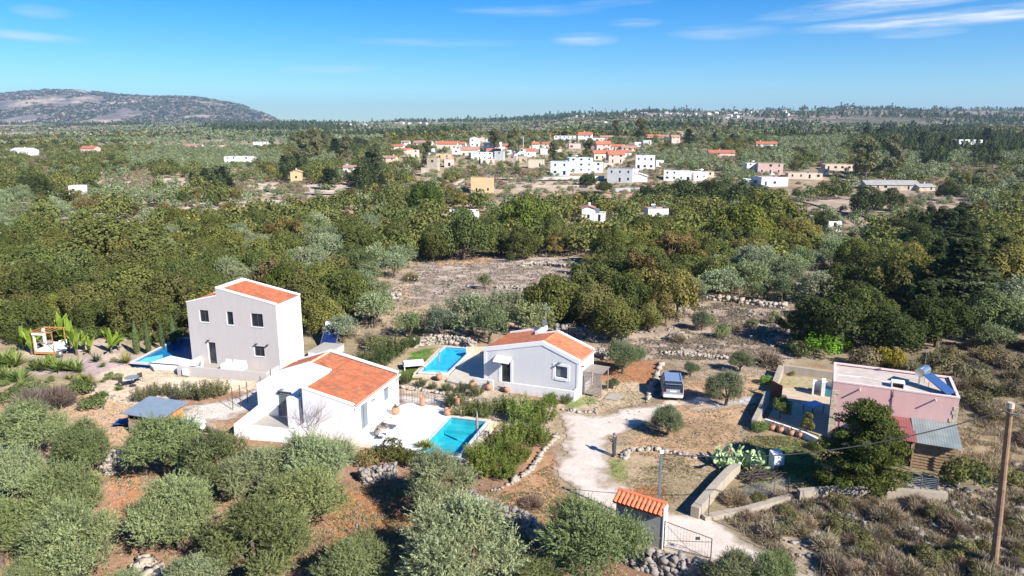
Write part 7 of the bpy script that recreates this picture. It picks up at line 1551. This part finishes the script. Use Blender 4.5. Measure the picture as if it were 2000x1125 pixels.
# named individual trees go in first
def named(kind, px, py, wpx, pal, label, **kw):
    g_ = ground_at(px, py); z = g_.z
    hr = {'oak': .74, 'olive': .8, 'loose': 1.15, 'conifer': 1.3, 'eucalyptus': 2.0, 'scrub': .5, 'bush': .5, 'olive_near': .86}[kind] * kw.get('zs', 1.0)
    d = project(g_.x, g_.y, g_.z)[2]; rad = wpx * d / FPX / 2
    q = ground_at(px, py + rad * hr * FPX / d * .93); d = project(q.x, q.y, q.z)[2]; rad = wpx * d / FPX / 2
    o = plant(kind, q.x, q.y, rad, pal, label, **kw); placed.append((q.x, q.y, rad * .8)); cell.setdefault((int(q.x // 9), int(q.y // 9)), []).append((q.x, q.y, rad * .8)); return o
named('conifer', 1865, 550, 215, 'conifer', 'huge layered dark conifer towering at the right', zs=.62, colr_=(.085, .105, .045))
named('conifer', 1800, 600, 120, 'conifer', 'dark conifer in front of the huge layered one', zs=.7); named('conifer', 1950, 500, 90, 'conifer', 'dark conifer at the right edge behind the huge layered one', zs=.7); named('oak', 1665, 590, 120, 'dark', 'dark round oak at the left edge of the shaded right wood'); named('oak', 1740, 555, 130, 'yellow', 'tall rusty green oak in the right wood', zs=1.2, colr_=(.15, .14, .045))
named('oak', 1930, 620, 130, 'olive', 'pale green feathery tree at the right edge of the wood', colr_=(.17, .21, .08)); named('oak', 1720, 500, 90, 'oak', 'oak crown behind the rusty green one'); named('oak', 1735, 650, 120, 'dark', 'dark oak in the shade at the front of the right wood')
named('oak', 1160, 600, 110, 'oak', 'large oak at the left of the tall mixed group behind the bungalow', zs=1.1); named('oak', 1225, 580, 100, 'oak', 'green oak in the middle of the mixed group behind the bungalow', zs=1.3); named('loose', 1240, 540, 90, 'autumn', 'yellowing autumn tree top in the mixed group', zs=1.1); named('oak', 1190, 530, 60, 'oak', 'bright green crown at the back of the mixed group', colr_=(.10, .17, .04)); named('oak', 1265, 620, 70, 'oak', 'green ivy-like crown at the right foot of the mixed group'); named('loose', 1300, 600, 70, 'autumn', 'orange-brown autumn tree at the right end of the mixed group'); named('loose', 1310, 535, 56, 'autumn', 'small orange tree between the mixed group and the olives')
named('olive', 985, 608, 100, 'olive', 'large olive tree left of the aerial behind the bungalow', colr_=(.19, .22, .12)); named('olive', 955, 635, 95, 'olive', 'olive tree right behind the rubble wall of the lawn', colr_=(.15, .185, .085)); named('olive', 1040, 625, 90, 'olive', 'olive tree straight behind the bungalow roof'); named('olive', 860, 632, 80, 'olive', 'grey olive tree above the lawn wall', colr_=(.16, .19, .115)); named('olive', 800, 636, 66, 'olive', 'olive tree second left above the lawn wall'); named('oak', 1030, 590, 56, 'oak', 'small green oak between the olives behind the bungalow'); named('olive', 1075, 580, 56, 'olive', 'small olive at the right near corner of the fallow meadow')
named('olive', 948, 550, 38, 'olive', 'small lone olive in the middle of the fallow meadow'); named('olive', 1117, 522, 30, 'olive', 'small grey olive on the right side of the fallow meadow'); named('scrub', 803, 535, 50, 'dry', 'sparse brown tree at the left edge of the fallow meadow', colr_=(.2, .18, .09), zs=1.1); named('bush', 997, 503, 26, 'oak', 'small bush at the back of the fallow meadow', zs=1.4)
named('oak', 905, 460, 120, 'oak', 'broad oak casting dark shade on the back of the fallow meadow', zs=1.15); named('oak', 830, 395, 80, 'oak', 'tall dark oak below the track of the ochre block', zs=1.3, colr_=(.085, .125, .03)); named('oak', 1450, 450, 120, 'yellow', 'yellow-green oak crown in the middle of the right oak wood', zs=1.1, colr_=(.19, .2, .045)); named('oak', 1500, 420, 120, 'yellow', 'yellow-green oak crown behind the middle one', zs=1.1); named('oak', 1560, 460, 90, 'yellow', 'yellow-green oak at the right end of the oak wood'); named('oak', 1030, 430, 110, 'oak', 'fresh green oak crown above the back of the meadow', zs=1.1, colr_=(.14, .17, .04))
named('oak', 560, 560, 110, 'oak', 'dark green crown just behind the grey villa roof', colr_=(.10, .135, .03)); named('oak', 690, 515, 95, 'oak', 'dark grey-green oak standing in the olive band', colr_=(.085, .115, .05)); named('oak', 230, 480, 190, 'oak', 'big bushy oak crown on the left slope', zs=.8); named('oak', 345, 480, 60, 'yellow', 'yellowish crown right of the big bushy oak', zs=1.2)
named('conifer', 600, 285, 0 + 60, 'euc', 'placeholder', zs=.5) if False else None
for x, y, wpx, lb in ((596, 285, 52, 'tall brownish eucalyptus, leftmost of the group on the plain'), (620, 280, 44, 'tall eucalyptus, second of the group on the plain'), (675, 288, 36, 'tall slim eucalyptus with pale trunks'), (735, 310, 50, 'wide eucalyptus left of the village houses'), (832, 295, 30, 'poplar rising between the left village houses'), (1000, 275, 40, 'eucalyptus behind the village centre'), (1080, 295, 30, 'poplar right of the village centre'), (1148, 293, 34, 'rounded eucalyptus before the upper village'), (1255, 250, 30, 'eucalyptus above the village on the right'), (1690, 305, 66, 'large eucalyptus left of the pale bare branches'), (1745, 300, 66, 'large eucalyptus with pale bare branches on the right plain'), (1205, 252, 26, 'eucalyptus above the upper village'), (965, 272, 30, 'yellowish tree above the village')): named('eucalyptus', x, y, wpx, 'euc', lb, zs=.75 if wpx > 45 else .9)
for x, y, wpx, lb in ((700, 280, 36, 'dark green round pine in the eucalyptus group'), (655, 288, 36, 'dark green pine left in the eucalyptus group'), (1345, 270, 36, 'black-green cypress crown beside the narrow village house'), (556, 350, 22, 'dark conifer beside the peach gable ruin'), (640, 350, 44, 'dark conifer right of the peach gable ruin'), (700, 345, 40, 'dark spreading conifer below the brown-roofed cottage'), (375, 348, 22, 'dark conifer on the pale left field'), (1395, 268, 20, 'dark cypress in the right groves'), (1430, 272, 22, 'second dark cypress in the right groves'), (1560, 255, 16, 'slim dark cypress by the tiny white hut'), (1690, 262, 30, 'dark pine on the right plain'), (1720, 262, 26, 'dark pine beside another on the right plain'), (1800, 275, 36, 'dark pine left of the white villa'), (1840, 282, 30, 'dark pine next to the white villa wall'), (1925, 270, 40, 'dark pine right behind the white villa'), (1860, 285, 24, 'small dark pine against the white villa')): named('oak' if 'round' in lb else 'conifer', x, y, wpx, 'conifer', lb, zs=.75, colr_=(.05, .07, .035))
for x, y, wpx, lb in ((1148, 352, 38, 'dark round oak beside the retaining wall'), (1178, 366, 34, 'green round bushy oak under the slab house'), (1138, 388, 40, 'dark green oak at the foot of the red earth bank'), (1262, 378, 44, 'dark oak below the slab house on the right'), (1330, 372, 60, 'black-green oak in front of the shaded terrace house'), (1385, 372, 60, 'black-green oak right of the street lamp'), (1690, 395, 80, 'large dark thicket tree below the ruined long barn'), (1740, 390, 60, 'green thicket tree below the end of the ruined long barn'), (1610, 432, 50, 'round dark bush tree on the bare slope'), (70, 365, 70, 'dark oak crown left of the white hut wall'), (1850, 375, 50, 'dark green tree right of the ruined long barn')): named('oak', x, y, wpx, 'dark', lb)
def near_clear(x, y, r):
    ci, cj = int(x // 9), int(y // 9)
    for a in (-1, 0, 1):
        for b_ in (-1, 0, 1):
            for (qx, qy, qr) in cell.get((ci + a, cj + b_), ()):
                if (qx - x) ** 2 + (qy - y) ** 2 < ((qr + r) * .70) ** 2: return False
    return True
def inside1(x, y, P_): return poly_dist(np.array([x]), np.array([y]), P_)[0] > 0
POOL_ = []
CLEARINGS = [(190, 385, 340, 372), (480, 695, 352, 388), (272, 440, 392, 424), (900, 1290, 345, 392), (1530, 1860, 378, 438), (100, 270, 415, 440), (1590, 1665, 488, 540), (440, 560, 384, 410), (0, 60, 392, 412), (660, 760, 405, 425), (620, 690, 630, 682)]
HZ = {'olive': .9, 'oak': .95, 'loose': 1.15, 'conifer': 1.3, 'eucalyptus': 2.0, 'scrub': .35, 'bush': .5}
for (x, y) in cand:
    z = tz(x, y); hc = z + (2.5 if y < 300 else 2.0); px, py, d = project(x, y, hc)
    zc = zone(px, py)
    if zc is None: continue
    q = RT.random(); acc = 0; ch = None
    for kd, pal, r, pr in SPEC[zc]:
        acc += pr
        if q <= acc: ch = (kd, pal, r); break
    if (ch is None or ch[0] is None) and any(c_[0] < px < c_[1] and c_[2] < py < c_[3] for c_ in CLEARINGS) and RT.random() < .4: ch = RT.choice([('scrub', 'dry', 1.5), ('bush', 'olive', 1.2), ('olive', 'olive_far', 1.7)])
    if ch is None or ch[0] is None: continue
    kd, pal, r = ch; r *= RT.uniform(.72, 1.3)
    if inside1(x, y, YARD[0]): continue
    if d < 175 and inside1(x, y, MEADOW): continue
    if d < 140 and inside1(x, y, SCRUBF) and kd not in ('scrub', 'bush'): continue
    b_ = blocked(x, y, r)
    if b_ is True: continue
    if any(c_[0] < px < c_[1] and c_[2] < py < c_[3] for c_ in CLEARINGS) and (kd not in ('scrub', 'bush', 'olive') or r > 2.6 or RT.random() < .3): continue
    if b_ == 'front':
        if kd in ('oak', 'conifer', 'eucalyptus', 'loose'): continue
        r = min(r, 1.5)
    rr_ = r * (.86 if kd in ('oak', 'conifer') else .95)
    if not near_clear(x, y, rr_): continue
    cell.setdefault((int(x // 9), int(y // 9)), []).append((x, y, rr_)); POOL_.append((kd, x, y, r, pal, r / d, px, py))
POOL_.sort(key=lambda t_: -t_[5])
LIM = {'oak': 225, 'olive': 230, 'scrub': 120, 'bush': 80, 'loose': 80, 'conifer': 60, 'eucalyptus': 20}; cnt = {}; rest = []
def zone_text(px, py):
    if py > 430:
        if px < 620: return 'on the wooded slope behind the grey villa'
        if px < 1250: return 'in the band of wood around the fallow meadow'
        if px < 1640: return 'between the fallow meadow and the right wood'
        return 'in the shaded wood at the right'
    if py > 370: return 'in the middle wood left of the ochre block' if px < 900 else ('in the oak wood below the village' if px < 1500 else 'on the bare slope below the ruined barn')
    return 'on the plain left of the village' if px < 760 else ('among the village houses' if px < 1300 else 'in the groves right of the village')
ADJ = {('oak', 'oak'): 'mid-green oak crown', ('oak', 'yellow'): 'yellow-green oak crown', ('oak', 'dark'): 'dark green oak crown', ('loose', 'autumn'): 'loose ochre autumn tree', ('olive', 'olive_far'): 'silver-grey olive tree', ('conifer', 'conifer'): 'dark conifer', ('scrub', 'dry'): 'leafless grey-brown shrub', ('bush', 'olive'): 'small grey-green bush', ('eucalyptus', 'euc'): 'slender eucalyptus'}
for (kd, x, y, r, pal, s_, px, py) in POOL_:
    if cnt.get(kd, 0) >= LIM[kd]: rest.append((kd, x, y, r, pal)); continue
    cnt[kd] = cnt.get(kd, 0) + 1; tx_ = zone_text(px, py)
    plant(kd, x, y, r, pal, ADJ[(kd, pal)] + ' ' + tx_, group=ADJ[(kd, pal)] + 's ' + tx_, zs=RT.uniform(.85, 1.2) * (1.0 if kd == 'oak' else (.8 if kd == 'conifer' else 1)), trunk=(y < 170 or kd in ('eucalyptus',)))
# ================= the mass of trees too many to count =================
def lod(kind, n):
    if kind == 'conifer':
        s_ = NR.rand(n); a = NR.uniform(0, 6.28, n); r = (1 - s_) * .9 * NR.uniform(.6, 1.1, n) + .08; C = np.stack([np.cos(a) * r, np.sin(a) * r, .2 + s_ * 2.2], -1); N = np.stack([np.cos(a), np.sin(a), a * 0 + .8], -1) + NR.normal(size=(n, 3)) * .4; sz = .34 * (60 / n) ** .5
    elif kind in ('scrub', 'bush'):
        d = unit(NR.normal(size=(n, 3))); d[:, 2] = np.abs(d[:, 2]); C = d * NR.uniform(.6, 1, (n, 1)) * np.array((1, 1, .75)); N = d + NR.normal(size=(n, 3)) * .5; sz = .34 * (60 / n) ** .5
    else:
        L = lobes(8, 1, .8, -.3, .32, .48); out_ = []
        k = max(3, n // 8 + 1)
        for p, r in L: d = unit(NR.normal(size=(k, 3))); out_.append((p + d * r * NR.uniform(.8, 1.05, (k, 1)), d))
        C = np.concatenate([o_[0] for o_ in out_])[:n * 2]; d = np.concatenate([o_[1] for o_ in out_])[:n * 2]; C = C * np.array((1, 1, 1.0)) + np.array((0, 0, .9 if kind != 'eucalyptus' else 1.6)); N = d + NR.normal(size=d.shape) * .5 + np.array((0, 0, .3)); sz = .36 * (60 / n) ** .5
        if kind == 'eucalyptus': C = C * np.array((.8, .8, 1.7))
    return leaf_faces(C, N, sz, 1.2).reshape(-1, 4, 3)
def mass(name, label, items, n_faces, nvar=6):
    """items: (kind, x, y, r, colour)"""
    Vs = []; cs = []; vs = []; lib = {}
    by = {}
    for it in items: by.setdefault((it[0], RT.randrange(nvar)), []).append(it)
    for (kd, vi), lst in by.items():
        B = lod(kd, n_faces); m = len(B); A = np.array([(it[1], it[2], it[3]) for it in lst]); z = terrain(A[:, 0], A[:, 1]) - .1; cl_ = np.array([it[4] for it in lst])
        th = NR.uniform(0, 6.28, len(A)); c_, s_ = np.cos(th), np.sin(th); zz = NR.uniform(.85, 1.2, len(A))
        X_ = B[None, :, :, 0] * c_[:, None, None] - B[None, :, :, 1] * s_[:, None, None]; Y_ = B[None, :, :, 0] * s_[:, None, None] + B[None, :, :, 1] * c_[:, None, None]
        V = np.stack([X_ * A[:, 2][:, None, None] + A[:, 0][:, None, None], Y_ * A[:, 2][:, None, None] + A[:, 1][:, None, None], B[None, :, :, 2] * (A[:, 2] * zz)[:, None, None] + z[:, None, None]], -1)
        Vs.append(V.reshape(-1, 3)); cs.append(np.repeat(cl_, m, 0)); vs.append(NR.rand(len(A) * m))
    V = np.concatenate(Vs); o = np_object(name, V, quads(len(V) // 4), np.concatenate(cs), np.concatenate(vs), M_mass, 'stuff'); o['label'] = label; return o
def pc(pal): c_ = RT.choice(PAL[pal]); j = RT.uniform(.85, 1.15); return (c_[0] * j, c_[1] * j, c_[2] * j)
mass('valley_woodland', 'mixed trees filling the valley around the village', [(kd, x, y, r, pc(pal)) for (kd, x, y, r, pal) in rest], 320)
items = []
for _ in range(11000):
    y = 655 * (1150 / 655) ** (RT.random() ** .85); x = RT.uniform(-.82, .82) * y
    px, py, d = project(x, y, tz(x, y) + 2)
    if py > 345: continue
    dens = fbm(np.array([x / 95]), np.array([y / 130]), 3, 91)[0]; tp_ = vnoise(np.array([x / 90 + 5]), np.array([y / 130]), 92)[0]
    if 740 < px < 1330 and y < 720 and RT.random() < .5: continue
    if dens < (.50 if px < 700 else .47) and RT.random() < .85: continue
    if blocked(x, y, 3): continue
    if tp_ > .70 and px > 500: kd, pal, r = 'conifer', 'conifer', 3.2
    elif tp_ > .38: kd, pal, r = 'olive', 'olive_far', 2.6
    elif tp_ > .2: kd, pal, r = 'oak', RT.choice(('oak', 'oak', 'dark', 'autumn', 'yellow')), 3.6
    else: kd, pal, r = 'scrub', 'dry', 2.2
    items.append((kd, x, y, r * RT.uniform(.7, 1.3), pc(pal)))
mass('distant_woodland', 'olive groves and pines spread over the far plain', items, 60)
items = []
for _ in range(26000):
    y = 1050 * (3000 / 1050) ** RT.random(); x = RT.uniform(-.82, .82) * y; px = 1000 + FPX * x / (y * cP)
    dens = fbm(np.array([x / 170]), np.array([y / 230]), 3, 95)[0]; tp_ = fbm(np.array([x / 260 + 5]), np.array([y / 320]), 3, 96)[0]
    if dens < (.47 if px > 850 else .52) and RT.random() < .85: continue
    right = px > 900
    if px > 1380 and 1000 < y < 2350 and RT.random() < .62: continue
    if tp_ > (.50 if right else .56): kd, pal, r = 'conifer', 'conifer', 4.2
    elif tp_ > .40: kd, pal, r = 'oak', 'olive_far', 3.6
    else: kd, pal, r = 'scrub', RT.choice(('dark', 'dry', 'dark')), 3.4
    items.append((kd, x, y, r * RT.uniform(.7, 1.35), pc(pal)))
x = -2400.
while x < 2700:       # trees along the skyline itself
    px = 1000 + FPX * x / (RR * cP)
    if px > 570 and vnoise(np.array([x / 90]), np.array([3.]), 97)[0] > .38: items.append(('conifer' if RT.random() < .5 else 'oak', x, RR + RT.uniform(-60, 20), RT.uniform(3.5, 8.) * (1.1 if px > 850 else .8), pc('conifer')))
    x += RT.uniform(4, 13)
mass('hill_woodland', 'dark scrub and pines on the far hills', items, 22)
items = []
for _ in range(17000):
    y = RT.uniform(3300, 5700); x = RT.uniform(-.85, -.28) * y
    if fbm(np.array([x / 200]), np.array([y / 260]), 3, 98)[0] < .455: continue
    items.append(('bush', x, y, RT.uniform(4, 12), pc(RT.choice(('dark', 'dark', 'conifer', 'dry')))))
mass('mountain_scrub', 'dark scrub dotted over the bare mountain', items, 12)
# ================= dry grass, weeds and ground cover =================
def tufts(name, label, pts, hgt, wd, colr_, blades=5, mt=None):
    A = np.array(pts); n = len(A); k = blades; P0 = np.repeat(A, k, 0); m = n * k
    a = NR.uniform(0, 6.28, m); lean = NR.uniform(.1, .9, m); h = hgt * NR.uniform(.5, 1.4, m); z = terrain(P0[:, 0], P0[:, 1]) - .13
    bx = P0[:, 0] + NR.normal(size=m) * hgt * .35; by = P0[:, 1] + NR.normal(size=m) * hgt * .35; wv = wd * NR.uniform(.6, 1.3, m); s_ = NR.uniform(0, 6.28, m)
    V = np.empty((m, 4, 3)); V[:, 0] = np.stack([bx - np.cos(s_) * wv, by - np.sin(s_) * wv, z], -1); V[:, 1] = np.stack([bx + np.cos(s_) * wv, by + np.sin(s_) * wv, z], -1)
    tx_ = bx + np.cos(a) * h * lean; ty_ = by + np.sin(a) * h * lean
    V[:, 2] = np.stack([tx_ + np.cos(s_) * wv * .3, ty_ + np.sin(s_) * wv * .3, z + h], -1); V[:, 3] = np.stack([tx_ - np.cos(s_) * wv * .3, ty_ - np.sin(s_) * wv * .3, z + h], -1)
    cs = np.array(colr_)[NR.randint(0, len(colr_), n)] * NR.uniform(.8, 1.2, (n, 1)); o = np_object(name, V.reshape(-1, 3), quads(m), np.repeat(cs, k, 0), NR.rand(m), M_mass, 'stuff'); o['label'] = label; return o
def pts_in(poly, n, z=0., avoid=(), real=False):
    q = np.array(poly) if real else np.array(W2(poly)); a0 = q.min(0); a1 = q.max(0); out_ = np.zeros((0, 2))
    while len(out_) < n:
        c_ = NR.uniform(a0, a1, (n * 2, 2)); ok = poly_dist(c_[:, 0], c_[:, 1], q) > 0; cl_ = fbm(c_[:, 0] / 1.6, c_[:, 1] / 1.6, 3, 55); ok &= (cl_ + NR.uniform(-.12, .12, len(c_)) > .46)
        for av in avoid: ok &= poly_dist(c_[:, 0], c_[:, 1], av) < 0
        out_ = np.concatenate([out_, c_[ok]])
    return out_[:n]
DR = np.array(W2(DRIVE)); HS = [np.array([loc2w(o_, t_, *p) for p in q]) for o_, t_, q in ((H1o, H1t, ((-9.6, -2), (9.2, -1.3), (9.2, 7.6), (-9.6, 7.6))), (H2o, H2t, ((-9.8, -3.3), (2.8, -3), (2.8, 7.5), (-9.8, 4.3))), (H3o, H3t, ((-9.3, -1.9), (.2, -1), (.2, 3.8), (-9.3, 5.7))), (H4o, H4t, ((-8, -4), (.2, -4), (.2, 4.6), (-8, 4.6))))] + [np.array(P1), np.array(P2), np.array(P3)]
AV = [DR] + HS
straw = [(.40, .33, .21), (.34, .26, .16), (.28, .22, .13), (.23, .19, .12)]; green = [(.14, .19, .05), (.18, .22, .07), (.11, .16, .04)]; mixg = straw + green[:2]; brn = [(.22, .18, .14), (.26, .21, .16), (.18, .15, .11), (.30, .24, .17)]
brn2 = [(.27, .22, .175), (.23, .185, .15), (.32, .26, .20), (.20, .165, .125)]
p_ = np.concatenate([pts_in([(1190, 905), (1240, 880), (1400, 890), (1420, 905), (1360, 975), (1300, 985), (1200, 950)], 1800, avoid=AV), pts_in([(1100, 700), (1500, 690), (1500, 800), (1440, 880), (1210, 870), (1150, 800)], 5200, avoid=AV),
    pts_in([(-100, 760), (250, 770), (440, 800), (460, 860), (-100, 900)], 3200, avoid=AV), pts_in([(960, 975), (1080, 900), (1110, 985), (1200, 1010), (1100, 1050)], 1500, avoid=AV)])
tufts('dry_grass', 'short straw-coloured grass and weeds around the drive', p_, .09, .022, mixg)
tufts('dry_grass', 'pale dry grass on the scrub slope below the pink house', np.concatenate([pts_in([(1400, 1000), (1500, 960), (1950, 960), (2150, 930), (2150, 1170), (1650, 1180)], 9000, avoid=AV), pts_in([(1870, 700), (2150, 700), (2150, 960), (1880, 930)], 5000, avoid=AV)]), .26, .020, straw + brn, 6)
tufts('meadow_weeds', 'brownish dead weeds in the fallow meadow and scrub field', np.concatenate([pts_in([tuple(p) for p in MEADOW], 11000, real=True), pts_in([tuple(p) for p in SCRUBF], 11000, real=True, avoid=AV)]), .17, .03, brn2, 5)
tufts('lawn_grass', 'green lawn grass left of the bright blue pool', pts_in([(778, 745), (800, 690), (835, 678), (905, 682), (822, 738)], 3500, avoid=AV), .07, .03, green, 6)
tufts('garden_weeds', 'green weeds in the garden before the conifer', pts_in([(1455, 850), (1640, 850), (1600, 960), (1440, 950)], 2600, avoid=AV), .12, .022, green + mixg, 6)
tufts('grove_weeds', 'sparse weeds on the red soil of the olive grove', pts_in([(0, 900), (1050, 960), (1200, 1060), (1300, 1180), (-100, 1180)], 8000, avoid=AV), .13, .022, mixg, 6)
tufts('valley_weeds', 'dry weeds between the trees of the valley', pts_in([(500, 640), (1200, 640), (1650, 590), (2000, 560), (1900, 430), (1500, 400), (300, 400), (-100, 520), (-100, 660)], 22000, avoid=AV + [MEADOW]), .45, .07, brn + [(.17, .18, .08)], 4)
# ================= the air =================
mb = MB(); top = CAM_H + 300; mb.bb(-9500, 9500, -6500, 10500, -60, top)
M_air = bpy.data.materials.new("air"); M_air.use_nodes = True; t = NT(M_air.node_tree); t.n.clear(); out = t.new('ShaderNodeOutputMaterial')
pv = t.new('ShaderNodeVolumePrincipled', inp={'Color': (.55, .74, 1.0, 1), 'Density': 0.00009, 'Anisotropy': .2}); t.l.new(pv.outputs[0], out.inputs['Volume'])
hz = mb.build('haze', M_air); hz['kind'] = 'stuff'
S.cycles.volume_step_rate = 10
